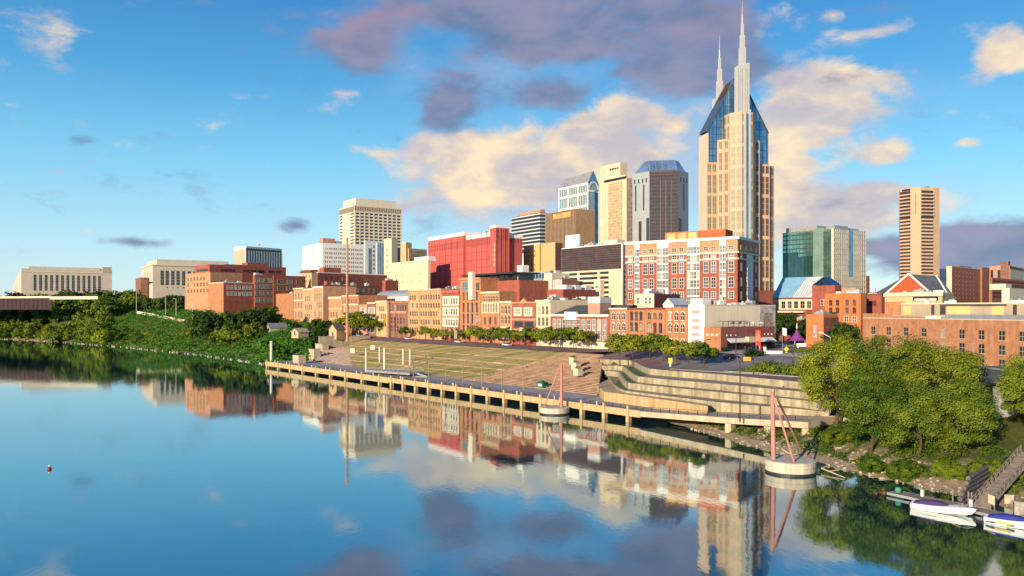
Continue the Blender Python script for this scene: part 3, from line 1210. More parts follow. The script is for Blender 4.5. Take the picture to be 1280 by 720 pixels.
# --- the big tan warehouse
b = row('large plain tan brick warehouse with five rows of faint windows on the riverfront', 511.3, 552, 361.5, BRICK_T, 26)
for x0, x1 in ((0, b.WA * .32), (b.WA * .32, b.WA)):
    nc = 4 if x0 == 0 else 8
    b.win(b.A, b.cols(b.A, nc, .05, .05, x0, x1), fr(b.H, .87, .70, .53, .36, .19), 1.5, 2.5, 'arch', G_BROWN, BRICK_Y)
b.ribs(b.A, 'pilaster', 3, .6, 0, b.H, BRICK_T, .3)
b.bands(b.A, 'string_course', fr(b.H, .615, .275), .3, BRICK_Y, .2); cornice(b, BRICK_Y, .8); b.clutter(6, 5); b.done()
b = row('narrow red building striped with white window bands under a red cornice', 552.4, 574.5, 363, BRICK_R, 22)
for f in (.82, .60, .38):
    b.on(b.A, 'white_band', .6, b.WA - .6, b.H * f - 2.2, b.H * f + 2.2, CREAM_L, .12)
b.win(b.A, b.cols(b.A, 6), fr(b.H, .82, .60, .38), 1.3, 3.0, 'arch', G_DARK, F_WHITE, .13)
b.win(b.A, b.cols(b.A, 6), fr(b.H, .17), 1.5, 4.4, 'arch', G_BROWN, BRICK_O)
cornice(b, HOTEL_RED, 1.2, .6); b.clutter(5, 8); b.done()
# --- tall brick block with the elevator shaft and roof pavilion
b = row('tall orange brick block with narrow dark windows and a pale vertical shaft up its front', 575, 601, 347.5, BRICK_O, 26)
b.win(b.A, b.cols(b.A, 4), fr(b.H, .555, .375, .19), 1.25, 4.0, 'arch', G_DARK, F_DARK)
b.win(b.A, b.cols(b.A, 4)[:2] + [b.cols(b.A, 4)[3]], fr(b.H, .74), 1.25, 3.4, 'arch', G_DARK, F_DARK)
b.win(b.A, [b.WA * .26], fr(b.H, .90), 4.2, 3.4, 'grid', G_SKY, F_GREY)
xs_ = b.uf(589), b.uf(594)
b.on(b.A, 'lift_shaft', xs_[0], xs_[1], b.H * .68, b.H + 3.4, CREAM_L, 1.6)
b.win(b.A, [b.WA * .86], fr(b.H, .89), 2.0, 3.0, 'sash', G_SKY, F_DARK); cornice(b, BRICK_O2, .7)
b.done()
c2 = b
b = row('orange brick building with pale upper windows left of the shorter three bay building', 601.4, 624.5, 364.5, BRICK_O, 24)
b.win(b.A, b.cols(b.A, 6), fr(b.H, .90), 1.0, 2.6, 'arch', G_DARK, F_CREAM)
b.on(b.A, 'pale_band', .5, b.WA - .5, b.H * .60, b.H * .82, CREAM, .12)
b.win(b.A, b.cols(b.A, 6), fr(b.H, .71), 1.1, 3.8, 'sash', G_DARK, F_CREAM, .13)
b.win(b.A, b.cols(b.A, 3), fr(b.H, .45), 1.6, 3.0, 'dark', G_BROWN, BRICK_R)
b.win(b.A, b.cols(b.A, 4), fr(b.H, .19), 1.2, 4.2, 'arch', G_DARK, F_CREAM); cornice(b, CREAM, .8); b.done()
# set back red upper storey and terrace pavilion
b = row('plain red brick upper storey set back behind the orange brick riverfront buildings', 600, 628, 350, BRICK_R, 16, off=9)
b.done()
b = row('roof terrace pavilion with flat dark canopy and glass screens on top of the brick block', 592, 625, 339, METAL_D, 9, name='roof_pavilion', cat='pavilion', off=10, roof=None, ph=.5, zg=RZ)
for o in list(b.root.children):
    bpy.data.objects.remove(o)
zt = b.H
b.box('canopy', -4.5, 10, -1.5, b.WA + 4, zt - .7, zt, METAL_D)
b.box('glass_screen', 0, 8.6, .6, b.WA - .6, zt - 5.2, zt - .75, G_DARK)
for i in range(8):
    y = .5 + (b.WA - 1) * i / 7
    b.box('post', -.25, 0, y - .12, y + .12, zt - 5.2, zt - .7, F_CREAM if i in (0, 4) else METAL_D)
b.box('floor_slab', -1, 10, -1, b.WA + 1, zt - 5.7, zt - 5.2, BRICK_R)
b.done()
pv = b
t = thing('water_tank', 'white box tank with a slim pole standing on the dark roof canopy', 'tank', pv.root.matrix_basis @ Vector((3, 1.5, zt + .02)), pv.root.rotation_euler[2])
mb = MB(); mb.box(0, 3.6, 0, 3.8, 0, 3.2, WHITE); mb.build('tank_body', t)
mb = MB(); mb.tube((1.8, 1.9, 3.2), (1.8, 1.9, 8.5), .35, .2, WHITE, 8); mb.build('pole', t)

b = row('short cream and orange building with three rounded bays of windows', 624.8, 640, 376.5, BRICK_O2, 18)
b.on(b.A, 'pale_band', .4, b.WA - .4, b.H * .12, b.H * .42, CREAM, .1)
b.win(b.A, b.cols(b.A, 3), fr(b.H, .85, .60), 1.4, 3.6, 'arch', G_DARK, F_CREAM)
b.win(b.A, b.cols(b.A, 3), fr(b.H, .28), 1.4, 3.6, 'arch', G_BROWN, F_CREAM, .11); cornice(b, CREAM, .8); b.done()
b = row('brown brick building with two recessed balconies per floor and a small pediment', 640.3, 670, 377.5, BRICK_R, 20)
for f in (.28, .72):
    b.on(b.A, 'bay_window', b.WA * (f - .17), b.WA * (f + .17), b.H * .70, b.H * .92, CREAM, .7)
    b.win(b.A, [b.WA * (f + q) for q in (-.09, -.0, .09)], fr(b.H, .82), .9, 2.2, 'sash', G_DARK, F_WHITE, .72)
    for g in (.50, .22):
        b.on(b.A, 'balcony_recess', b.WA * (f - .18), b.WA * (f + .18), b.H * (g - .07), b.H * (g + .07), G_DARK, .06)
        b.on(b.A, 'balcony_rail', b.WA * (f - .19), b.WA * (f + .19), b.H * (g - .075), b.H * (g - .045), F_DARK, .5)
b.bands(b.A, 'string_course', fr(b.H, .36, .62), .8, BRICK_P, .2)
b.on(b.A, 'hanging_sign', b.WA * .36, b.WA * .56, b.H * .34, b.H * .42, CREAM_L, .5)
p0 = b.A[0]
mb = MB(); mb.add([(-.3, b.WA * .35, b.H + .7), (-.3, b.WA * .65, b.H + .7), (-.3, b.WA * .5, b.H + 2.4), (.5, b.WA * .35, b.H + .7), (.5, b.WA * .65, b.H + .7), (.5, b.WA * .5, b.H + 2.4)],
                 [(0, 2, 1), (3, 4, 5), (0, 3, 5, 2), (1, 2, 5, 4), (0, 1, 4, 3)], BRICK_O2)
b.part('pediment', mb); cornice(b, BRICK_O2, .6); b.done()
b = row('slim cream building with three rows of three arched windows', 670.3, 688, 375, CREAM, 20)
b.win(b.A, b.cols(b.A, 3), fr(b.H, .82, .56, .29), 1.4, 3.3, 'arch', G_DARK, F_CREAM)
b.bands(b.A, 'string_course', fr(b.H, .69, .43, .15), .35, CREAM_L, .25); cornice(b, CREAM_L, 1.0, .6); b.clutter(2, 21); b.done()
b = row('long low red brick hall with two rows of tall white windows and a grey roof', 688.4, 761.5, 392.5, BRICK_R, 26, roof=None)
cx = b.cols(b.A, 11, .03)
b.win(b.A, cx, fr(b.H, .74), 1.5, 3.6, 'sash', G_SKY, F_WHITE)
b.win(b.A, cx, fr(b.H, .42), 1.5, 3.2, 'sash', G_SKY, F_WHITE)
b.multi(b.A, 'cornice', [(0, b.WA, b.H - .1, b.H + .7)], WHITE, .6)
b.on(b.A, 'shopfront', .3, b.WA - .3, 0, b.H * .22, CREAM, .15)
for i in range(13):
    xx = .5 + (b.WA - 1) * i / 12
    b.on(b.A, 'shopfront_column', xx - .25, xx + .25, 0, b.H * .22, WHITE, .35)
mb = MB(); y1 = b.WA
mb.add([(-.2, .1, b.H + .3), (-.2, y1 - .1, b.H + .3), (13, y1 - .1, b.H + 4.2), (13, .1, b.H + 4.2), (26, .1, b.H + .3), (26, y1 - .1, b.H + .3)], [(0, 3, 2, 1), (3, 4, 5, 2), (0, 1, 2, 5, 4, 3)], ROOF_G)
b.part('roof', mb)
x0, x1 = b.uf(708), b.uf(722)
b.on(b.A, 'name_board', x0, x1, b.H - 1.4, b.H + 1.6, WHITE, 1.0)
b.done()
b = row('orange brick building with three rows of arched windows with bright white hoods', 762, 785, 385, BRICK_O, 22)
b.win(b.A, b.cols(b.A, 3), fr(b.H, .86, .60, .33), 1.25, 2.6, 'arch', G_SKY, F_WHITE); cornice(b, CREAM_L, .5); b.done()
b = row('orange brick building with three dark narrow windows in each of two upper rows', 785.3, 806, 384.8, BRICK_O, 22)
b.win(b.A, b.cols(b.A, 3), fr(b.H, .86, .60), 1.3, 2.8, 'arch', G_DARK, F_DARK)
b.win(b.A, [b.WA * .36], fr(b.H, .30), 4.2, 3.0, 'dark', G_DARK, F_DARK); b.win(b.A, [b.WA * .82], fr(b.H, .30), 1.3, 3.0, 'dark', G_DARK, F_DARK)
cornice(b, BRICK_D, .5); b.done()
b = row('orange brick building with bricked up arches above a wide grid window', 806.3, 831.5, 384.5, BRICK_O, 22)
b.win(b.A, b.cols(b.A, 3), fr(b.H, .86), 1.4, 2.4, 'arch', G_BROWN, BRICK_O2)
b.win(b.A, b.cols(b.A, 3), fr(b.H, .58), 1.4, 3.2, 'arch', G_BROWN, BRICK_D)
b.win(b.A, [b.WA * .3, b.WA * .5, b.WA * .7], fr(b.H, .27), 2.3, 3.0, 'grid', G_DARK, F_GREY); cornice(b, BRICK_D, .5); b.done()
b = row('orange brick building with white trimmed windows beside the white painted gable', 831.8, 860, 384, BRICK_O, 22)
b.win(b.A, b.cols(b.A, 3), fr(b.H, .86, .59, .24), 1.3, 2.8, 'arch', G_DARK, F_WHITE); b.done()

# --- white painted gable with ghost lettering and the long beige side wall
GHOST = mat('faded_painted_advert', (.62, .50, .46), .85, .2, .9, streak=.4, col2=(.55, .30, .25))
c = row_pt(881)
b = Bld('painted_building', 'long beige rendered building with a white painted end covered in ghost lettering', 'building', None, c.y, 860.5, 969.5, 381.5, RZ, vp=-96, C=c)
b.H = ZV(382.5, c.y) - RZ
BEIGE = mat('beige_render', (.78, .66, .50), .9, .10, .2, streak=.5)
b.wall(BEIGE, parapet=CREAM, ph=.5)
b.on(b.A, 'painted_front', .03, b.WA - .03, 0, b.H + .3, WHITE, .1)
for k, f in enumerate((.88, .70, .56, .42, .28, .14)):
    b.on(b.A, 'faded_lettering', b.WA * .22, b.WA * .72, b.H * f - .55, b.H * f + .55, GHOST, .13)
b.on(b.A, 'drain_pipe', b.WA * .55, b.WA * .58, 0, b.H, METAL_G, .2)
b.on(b.B, 'mural_wall', b.WB * .76, b.WB * .99, 0, b.H, mat('mural_paint', (.45, .36, .30), .9, .45, .5, col2=(.66, .60, .54)), .08)
b.on(b.B, 'mural_figure', b.WB * .82, b.WB * .95, b.H * .45, b.H * .85, mat('mural_dark', (.22, .16, .10), .9, .6, .9, col2=(.5, .4, .3)), .1)
b.clutter(8, 33, hm=2.0)
b.box('roof_hut', 3, 7, b.WA * .5, b.WA * .5 + 5, b.H, b.H + 2.4, WHITE)
b.done()

# ------------------------------------------------------------------ far left civic buildings
def slots(b, face, n, z0, z1, w, m0, m1, glass=G_DARK, frame=STONE):
    b.win(face, b.cols(face, n, m0, m1), [(z0 + z1) / 2], w, z1 - z0, 'panel', glass, frame, .06)

b = Bld('courthouse', 'long pale stone building with thirteen tall dark window slots at far left', 'public building', 26.5, 1087, 17, 140, 336.5, 36, vp=0)
H = b.H
b.wall(STONE, roof=ROOF_W, ph=1.2)
slots(b, b.B, 13, b.z(363), b.z(343), 3.2, .115, .115)
slots(b, b.A, 3, b.z(363), b.z(341), 2.2, .25, .25, G_BROWN)
b.box('attic', b.WB * .08, b.WB * .86, 6, b.WA * .8, H, b.z(332.3), STONE)
b.box('roof_block', b.WB * .885, b.WB - .4, .4, b.WA * .7, H, b.z(331), CONC)
b.ribs(b.B, 'fin', 10, .8, b.z(338), b.z(331), STONE, .8, b.WB * .89, b.WB * .99)
b.on(b.B, 'cornice', 0, b.WB, b.z(339.6), b.z(338.8), CREAM_L, .6); b.on(b.B, 'base_course', 0, b.WB, 0, b.z(366), STONE, .6)
b.done()

b = Bld('memorial_hall', 'stone hall with tall dark window bays and a plain attic block beside the red offices', 'public building', 191, 900, 177, 290, 331, 33, vp=0)
H = b.H
b.wall(STONE, roof=ROOF_W, ph=.6)
b.box('attic', 5, b.WB - 3, 4, b.WA - 3, H, b.z(323.5), STONE)
b.on(b.B, 'cornice', 0, b.WB, H - .6, H + .5, CREAM_L, 1.0); b.on(b.A, 'cornice', 0, b.WA, H - .6, H + .5, CREAM_L, 1.0)
b.win(b.B, [b.uf(u, 'B') for u in (202.7, 209, 216, 222.5, 229.5, 236.5, 243.5, 250.5, 257.5, 264.5)], [b.z(347)], 3.4, b.z(338) - b.z(356), 'panel', G_DARK, STONE, .05)
b.win(b.B, [b.uf(u, 'B') for u in (209, 216, 222.5, 229.5)], [b.z(359)], 1.6, 1.6, 'dark', G_DARK, STONE)
b.win(b.A, b.cols(b.A, 4, .15), [b.z(347)], 1.5, b.z(338) - b.z(356), 'panel', G_BROWN, STONE, .05)
b.on(b.A, 'awning', 0, b.WA, b.z(353), b.z(352.2), METAL_D, 2.5)
b.box('annexe', -9, -1, b.WA * .3, b.WA * .8, -4, b.z(346), BRICK_B)
b.done()

b = Bld('striped_office', 'white office block with dark vertical window stripes and a blank left wall', 'office building', 307.5, 1000, 293, 352, 308, 30, vp=-700)
H = b.H
b.wall(CONC_W, roof=ROOF_G, ph=.1)
b.on(b.B, 'dark_band', 0, b.WB, b.z(313.2), b.z(310.2), G_DARK, .3)
b.on(b.B, 'roof_edge', 0, b.WB, b.z(310.2), H + .3, WHITE, .5); b.on(b.A, 'roof_edge', 0, b.WA, b.z(312.0), H + .3, WHITE, .5)
b.on(b.B, 'facade', 0, b.WB, 0, b.z(313.2), G_DARK, .12)
b.ribs(b.B, 'white_fin', 14, 1.7, 0, b.z(313.2), WHITE, .6)
mb = MB(); mb.tube((b.WB * .45, 8, H), (b.WB * .45, 8, H + 3), .4, .4, WHITE, 6); mb.lathe([(0.1, 0), (2.0, .6), (2.8, 1.6), (2.6, 1.7), (1.6, .9)], WHITE, 12, (b.WB * .45, 8, H + 3)); b.part('satellite_dish', mb)
b.done()

# red brick office complex (232-382)
b = Bld('brick_office', 'wide red brick office block with dark ribbon windows along its top floor', 'office building', 262, 650, 243, 357.5, 331.5, 20, vp=-350)
b.wall(BRICK_R, ph=.8)
for u0, u1 in ((276, 284), (285.2, 293), (304, 311.5), (313, 320), (322, 330), (336, 343), (345, 351)):
    b.on(b.B, 'ribbon_window', b.uf(u0, 'B'), b.uf(u1, 'B'), b.z(338.6), b.z(335.3), G_DARK, .08)
for u0, u1 in ((256, 266), (274, 281), (283, 294)):
    if u0 > 262:
        b.on(b.B, 'ribbon_window', b.uf(u0, 'B'), b.uf(u1, 'B'), b.z(344.2), b.z(342.4), G_DARK, .08)
b.on(b.A, 'ribbon_window', b.WA * .15, b.WA * .9, b.z(338.5), b.z(335.5), G_DARK, .08)
b.box('plant_room', b.uf(312, 'B'), b.uf(337, 'B'), 4, 14, b.H, b.z(325.5), BRICK_R)
b.box('skylight', b.uf(284, 'B'), b.uf(312, 'B'), 3, 11, b.H, b.z(329), G_BLUE)
b.done()
b = Bld('brick_office', 'sunlit orange brick office wing with faint square bays at the left of the red complex', 'office building', 263, 600, 232, 303, 341, 20, vp=-350)
b.wall(BRICK_O2, ph=.6)
b.win(b.A, b.cols(b.A, 7, .05), [b.z(347.5), b.z(355), b.z(363)], 2.6, 2.6, 'sash', G_BROWN, BRICK_T)
b.bands(b.A, 'string_course', [b.z(351.3), b.z(359), b.z(367)], .4, BRICK_T, .3); b.done()
b = Bld('brick_office', 'low brick block with seven pale windows per row below the orange office wing', 'office building', 279.5, 560, 260, 319, 353.5, 18, vp=-350)
b.wall(BRICK_R, parapet=CREAM_L, ph=.5)
b.on(b.A, 'painted_sunlit_wall', .05, b.WA - .05, 0, b.H, BRICK_O, .08)  # orange brick over the red puts sunlight into this end's colour
b.win(b.B, b.cols(b.B, 7, .08), [b.z(359), b.z(367)], 1.3, 2.6, 'sash', G_SKY, F_WHITE); b.clutter(3, 44); b.done()
b = Bld('brick_office', 'dark red brick block with paired square windows right of the seven window block', 'office building', 318.5, 575, 316, 341.3, 344.5, 18, vp=-350)
b.wall(BRICK_R, ph=.6)
b.win(b.B, b.cols(b.B, 4, .05), [b.z(350), b.z(357.8), b.z(366), b.z(375)], 2.7, 3.0, 'grid', G_SKY, F_CREAM)
b.clutter(2, 47); b.done()
b = Bld('brick_office', 'dark red block with wide windows and pale courses above the orange row', 'office building', 341.8, 578, 341, 382, 345, 18, vp=-350)
b.wall(BRICK_R, ph=.5)
b.win(b.B, b.cols(b.B, 3, .06), [b.z(351.8), b.z(359.8)], 4.4, 2.6, 'grid', G_SKY, F_CREAM)
b.bands(b.B, 'string_course', [b.z(355.6), b.z(363.5)], .5, BRICK_P, .2); b.done()

# white hotel
b = Bld('white_hotel', 'white many windowed hotel block left of the tall cream tower', 'hotel', 403, 800, 378.5, 456, 305, 15, vp=-30)
H = b.H
b.wall(WHITE, ph=1.2)
zs = [b.z(v) for v in (310.5, 316, 321.4, 326.8, 332.2, 337.6)]
b.win(b.B, [x + q for x in b.cols(b.B, 9, .04) for q in (-1.05, 1.05)], zs, 1.15, 1.9, 'dark', G_DARK, F_WHITE)
b.win(b.A, b.cols(b.A, 5, .08), zs, 2.0, 1.9, 'dark', G_BROWN, F_CREAM)
b.box('brown_plant_room', 2, 15, 4, 14, H, b.z(297), BRICK_P); b.box('grey_tank', 16, 22, 4, 9, H, b.z(300), CONC_G)
b.clutter(4, 9); b.done()
# tall cream tower
b = Bld('office_tower', 'tall cream concrete tower with deep dark window grid and a plain attic block', 'skyscraper', 443, 1087, 424, 502, 256.5, 20, vp=-30)
H = b.H
b.wall(CREAM_L, ph=.3)
b.box('penthouse', 4, b.WB - 6, 5, b.WA - 5, H, b.z(246.5), CREAM_L)
zs = [b.z(v) for v in np.linspace(266.6, 303.5, 10)]
b.on(b.B, 'recess_wall', b.WB * .02, b.WB * .98, 0, b.z(264.6), G_DARK, .05)
b.bands(b.B, 'spandrel', [z + 2.35 for z in zs] + [zs[-1] - 2.3], 2.2, CREAM_L, .75)
b.ribs(b.B, 'mullion_pier', 10, 1.3, 0, b.z(264.6), CREAM_L, .95, 1, b.WB - 1)
b.on(b.B, 'louvre_band', .5, b.WB - .5, b.z(264.2), b.z(257.5), mat('tower_louvre', (.26, .20, .15), .7, .15, .5), .1)
b.ribs(b.B, 'louvre_fin', 20, .5, b.z(264.2), b.z(257.5), CREAM_L, .3, .5, b.WB - .5)
b.on(b.A, 'louvre_band', .5, b.WA - .5, b.z(264.2), b.z(257.5), MATS['tower_louvre'], .1)
for x0, x1 in ((.04, .22), (.74, .97)):
    for z in zs:
        b.on(b.A, 'window_slot', b.WA * x0, b.WA * x1, z - .9, z + .9, G_DARK, .06)
b.done()
# glass bay building and cream neighbours
b = Bld('glass_bay_building', 'pale grey building with vertical blue glass bays in front of the cream tower', 'office building', 456.5, 780, 455, 489, 301.5, 15, vp=-30)
H = b.H
PG = mat('pale_grey_panel', (.55, .57, .60), .7, .1, .3, streak=.3)
b.wall(PG, ph=.8)
b.on(b.B, 'glass_bay', b.WB * .44, b.WB * .70, 0, b.z(303), mat('soft_blue_glass', (.24, .34, .48), .15, .25, .2, metal=.5), 1.2)
b.ribs(b.B, 'bay_mullion', 3, .25, 0, b.z(303), PG, 1.35, b.WB * .44, b.WB * .70)
b.on(b.B, 'glass_bay', b.WB * .12, b.WB * .22, 0, b.z(310), MATS['soft_blue_glass'], .3)
b.win(b.B, [b.WB * .33, b.WB * .80], [b.z(v) for v in (308, 313.5, 319, 324.5, 330, 335.5)], 1.6, 2, 'dark', G_DARK, PG)
b.done()
b = Bld('cream_block', 'narrow cream block with one column of windows beside the blue glass bays', 'building', 489.5, 760, 480, 497, 298.5, 15, vp=-450)
b.wall(CREAM, ph=.6); b.win(b.A, [b.WA * .4], [b.z(v) for v in (305, 312, 319, 326, 333)], 1.6, 2.0, 'dark', G_BROWN, F_CREAM); b.done()
b = Bld('cream_block', 'small cream block with a tan penthouse and rows of windows left of the red hotel', 'building', 511, 850, 504, 533.5, 311, 15, vp=-450)
b.wall(BRICK_Y, ph=.6); b.win(b.B, b.cols(b.B, 7, .04), [b.z(v) for v in (314.5, 319.5, 324.5)], 1.6, 2.0, 'dark', G_BROWN, F_CREAM)
b.box('penthouse', -3, 5, 1, b.WA, 0, b.z(303), BRICK_Y); b.done()
b = Bld('cream_block', 'plain pale yellow block with few tiny windows beside the red hotel', 'building', 535, 575, 489, 538, 325.5, 13, vp=-130)
b.wall(mat('pale_yellow_render', (.70, .60, .38), .85, .07, .2, streak=.5), ph=.6)
b.win(b.A, [b.WA * f for f in (.12, .32, .56, .80)], [b.z(v) for v in (333, 341.5, 350.5)], 1.1, 1.2, 'dark', G_BROWN, F_CREAM)
b.box('roof_shelter', 3, 9, 4, b.WA * .45, b.H, b.H + 3.4, WHITE); b.clutter(3, 4); b.done()

# low dark red building with white coping, behind the row (397-484)
b = Bld('brick_block', 'long dark red brick block with a white coping behind the mast', 'building', 397.5, 560, 396, 484, 341, 12, vp=-350)
b.wall(BRICK_D, parapet=WHITE, ph=.5)
b.win(b.B, b.cols(b.B, 11, .05), [b.z(347.5)], 1.3, 2.4, 'dark', G_DARK, F_GREY)
b.box('roof_hut', b.WB * .10, b.WB * .34, 2, 8, b.H, b.z(333.5), BRICK_R); b.done()
b = Bld('corner_block', 'small yellow stone corner building with dark overhanging cornice under the white hotel', 'building', 389.5, 600, 376.5, 398, 339, 12, vp=-350)
b.wall(BRICK_Y, parapet=BRICK_D, ph=1.2); b.win(b.A, b.cols(b.A, 3, .08), [b.z(345), b.z(351)], 1.2, 2, 'sash', G_BROWN, F_CREAM)
b.on(b.A, 'cornice', -.6, b.WA + .4, b.H - .8, b.H + .3, BRICK_D, 1.2); b.done()
b = Bld('brick_block', 'dusky brick block showing its long side wall behind the steel mast', 'building', 405.5, 505, 404.5, 475, 356.5, 12, vp=-420)
b.wall(BRICK_B, ph=.4)
b.win(b.B, b.cols(b.B, 9, .06), [b.z(362)], 1.2, 2.0, 'arch', G_SKY, F_CREAM); b.win(b.B, b.cols(b.B, 9, .06), [b.z(369)], 1.2, 2.0, 'dark', G_DARK, F_DARK)
b.box('chimney_stack', 3, 8, 2, 5, b.H, b.z(351), BRICK_R); b.clutter(6, 12); b.done()
b = Bld('brick_block', 'squat red brick rooftop block with white tank beside it above the buff building', 'building', 482, 520, 478, 498, 351, 12, vp=-300)
b.wall(BRICK_R, ph=.4); b.clutter(2, 3); b.done()
# vaulted metal roof shed (470-512, 360-378)
c = row_pt(511) + Vector((.806, .593)) * 24
b = Bld('vaulted_shed', 'white walled shed with a rounded grey metal roof behind the brown brick building', 'building', None, c.y, 470, None, 369, 11, vp=-96, WB=14, C=c)
b.box('wall', 0, b.WB, 0, b.WA, -2, b.H, WHITE)
mb = MB(); n = 10; y1 = b.WA
vs_ = []
for i in range(n + 1):
    a = math.pi * i / n
    vs_ += [(7 - 7 * math.cos(a), 0, b.H + 4.0 * math.sin(a)), (7 - 7 * math.cos(a), y1, b.H + 4.0 * math.sin(a))]
mb.add(vs_, [(2 * i, 2 * i + 1, 2 * i + 3, 2 * i + 2) for i in range(n)] + [tuple(2 * i for i in range(n + 1)), tuple(2 * i + 1 for i in range(n, -1, -1))], METAL_G)
b.part('vault_roof', mb); b.clutter(3, 71); b.done()

# ------------------------------------------------------------------ red hotel
b = Bld('red_hotel', 'huge windowless looking red hotel slab with white roof caps and a stepped right end', 'hotel', 620, 540, 535, 636, 287, 12, vp=8)
Hs = b.z(289.5)
u1 = b.WA - b.uf(579)      # y of the step
RIB = HOTEL_RED
b.box('wall', .5, 22, u1, b.WA, -4, b.z(292, 565), RIB)
b.box('wall', 2.2, 22, 8, u1 - .02, -4, b.z(293.5), RIB)
b.box('tower_wall', 0, b.WB, 0, 8 - .02, -4, b.z(284.5), RIB)
wr = b.uf(655, 'B')
b.box('rear_wall', b.WB + .02, wr, 2, 9, -4, b.z(296), RIB)
b.box('roof_cap', .3, 22, u1, b.WA + .2, b.z(292, 565) + .02, b.z(287.3, 565), WHITE)
b.box('roof_cap', 2.0, 22, 8, u1 - .04, b.z(293.5) + .02, b.z(288.5), WHITE)
b.box('roof_cap', -.2, b.WB + .2, -.2, 7.9, b.z(284.5) + .02, b.z(281), WHITE)
b.box('roof_cap', b.WB + .3, wr + .2, 1.8, 9, b.z(296) + .02, b.z(292), WHITE)
b.box('plant_room', 5, 9, 12, 20, b.z(292), b.z(283), CONC_W); b.box('plant_room', 6, 12, 24, 30, b.z(292), b.z(284.5), CONC_G)
F1, F2 = ((.5, b.WA), (.5, u1)), ((2.2, u1), (2.2, 8))
for fc, n in ((F1, 6), (F2, 5)):
    Lf = b.L(fc)
    b.ribs(fc, 'rib', n, .7, 0, b.z(291.5, 565) - .3, RIB, .35, .4, Lf - .4)
    xs = b.cols(fc, n * 3, .02)
    b.win(fc, xs, [b.z(296.5), b.z(301.5)], 1.2, 2.2, 'dark', HOTEL_RED2, HOTEL_RED)
    for v in (312, 322, 332, 342, 352):
        b.on(fc, 'panel_joint', 0, Lf, b.z(v) - .1, b.z(v) + .1, HOTEL_RED2, .04)
b.win(b.B, b.cols(b.B, 4, .06), [b.z(289), b.z(296)], 1.1, 3.0, 'dark', HOTEL_RED2, HOTEL_RED)
b.win(((b.WB, 2), (wr, 2)), [b.WB * .15 + i * (wr - b.WB) / 5.2 for i in range(5)], [b.z(299)], 1.1, 2.4, 'dark', HOTEL_RED2, HOTEL_RED)
b.ribs(b.B, 'rib', 3, .5, 0, b.z(285), RIB, .3)
b.win(b.A, [b.WA - 2.2], [b.z(v) for v in (306, 312, 318, 324, 330)], .9, 2.2, 'dark', F_CREAM, F_CREAM)
b.done()

# ------------------------------------------------------------------ dark striped office, brown tower, gabled tower
b = Bld('striped_tower', 'dark office block with white horizontal stripes and a rounded brown roof storey', 'office building', 675, 760, 639.5, 684, 266, 15, vp=-20)
b.wall(G_DARK, ph=.2)
b.bands(b.A, 'white_stripe', [b.z(v) for v in np.arange(267.2, 312, 4.6)], 1.2, PG, .25)
b.bands(b.B, 'white_stripe', [b.z(v) for v in np.arange(267.2, 312, 4.6)], 1.2, PG, .25)
n = 10
poly = [(2, 2), (b.WB - 1, 2), (b.WB - 1, b.WA * .6), (b.WB * .8, b.WA * .8), (b.WB * .3, b.WA * .82), (2, b.WA * .7)]
mb = MB(); mb.prism(poly, b.H, b.z(261), BRICK_P); b.part('roof_storey', mb)
b.done()
b = Bld('brown_tower', 'plain brown ribbed office block with a painted gold reflection on its upper left face', 'office building', 719, 700, 682, 743, 261, 15, vp=0)
BRN = mat('brown_ribbed_panel', (.42, .28, .165), .6, .15, .2, streak=.3)
BRN2 = mat('bronze_curtain_glass', (.20, .14, .10), .2, .3, .2, metal=.5)
b.wall(BRN2, ph=.2, parapet=BRN)
b.ribs(b.A, 'rib', 22, .5, 0, b.H + .2, BRN, .35); b.ribs(b.B, 'rib', 20, .5, 0, b.H + .2, BRN, .35)
b.on(b.A, 'gold_reflection', b.WA * .28, b.WA * .86, b.z(270), b.z(263.5), G_GOLD, .42)  # flat gold patch imitates a reflection in the bronze glass
b.done()
b = Bld('gabled_tower', 'white gridded glass tower with a pitched roof and arched gable', 'skyscraper', 735, 860, 699, 748.5, 229, 15, vp=-20)
b.wall(mat('grey_green_glass', (.34, .40, .38), .12, .2, .15, metal=.6), ph=.1)
b.ribs(b.A, 'white_pier', 3, 1.8, 0, b.H, WHITE, .6); b.ribs(b.A, 'mullion', 12, .4, 0, b.H, WHITE, .3)
b.bands(b.A, 'white_spandrel', [b.z(v) for v in (229.5, 241.5, 257, 273, 289)], 2.4, WHITE, .7)
b.ribs(b.B, 'white_pier', 1, 2.0, 0, b.z(238), WHITE, .6)
for z0, z1, x0, x1 in ((0, b.z(238), .05, .62),):
    b.on(b.B, 'white_corner', 0, b.WB * .55, b.z(239.5), b.z(237), WHITE, 1.0)
b.on(b.B, 'dark_strip', b.WB * .62, b.WB * .98, 0, b.z(240), G_DBLUE, .2)
zr = b.z(212.5); h = b.H; y1 = b.WA; w = b.WB
mb = MB(); mb.add([(-.3, 0, h), (w * .5, 0, zr), (w, 0, h), (-.3, y1, h), (w * .5, y1, zr - 2), (w, y1, h)], [(0, 3, 4, 1), (1, 4, 5, 2)], mat('slate_blue_roof', (.25, .26, .29), .6, .2, .2)); b.part('pitched_roof', mb)
mb = MB(); mb.add([(0, -.3, h), (w * .5, -.3, zr - .8), (w, -.3, h)], [(0, 2, 1)], G_BLUE); b.part('gable_glass', mb)
n = 10
r0, r1 = w * .36, w * .46
mb = MB()
for i in range(n):
    a0, a1 = math.pi * i / n, math.pi * (i + 1) / n
    q = [(w * .5 + r * math.cos(a), y, h - 6 + r * 1.25 * math.sin(a)) for y in (-.9, -.2) for r, a in ((r0, a0), (r1, a0), (r1, a1), (r0, a1))]
    mb.add(q, [(0, 3, 2, 1), (4, 5, 6, 7), (1, 2, 6, 5), (0, 4, 7, 3)], PG)
b.part('gable_arch', mb)
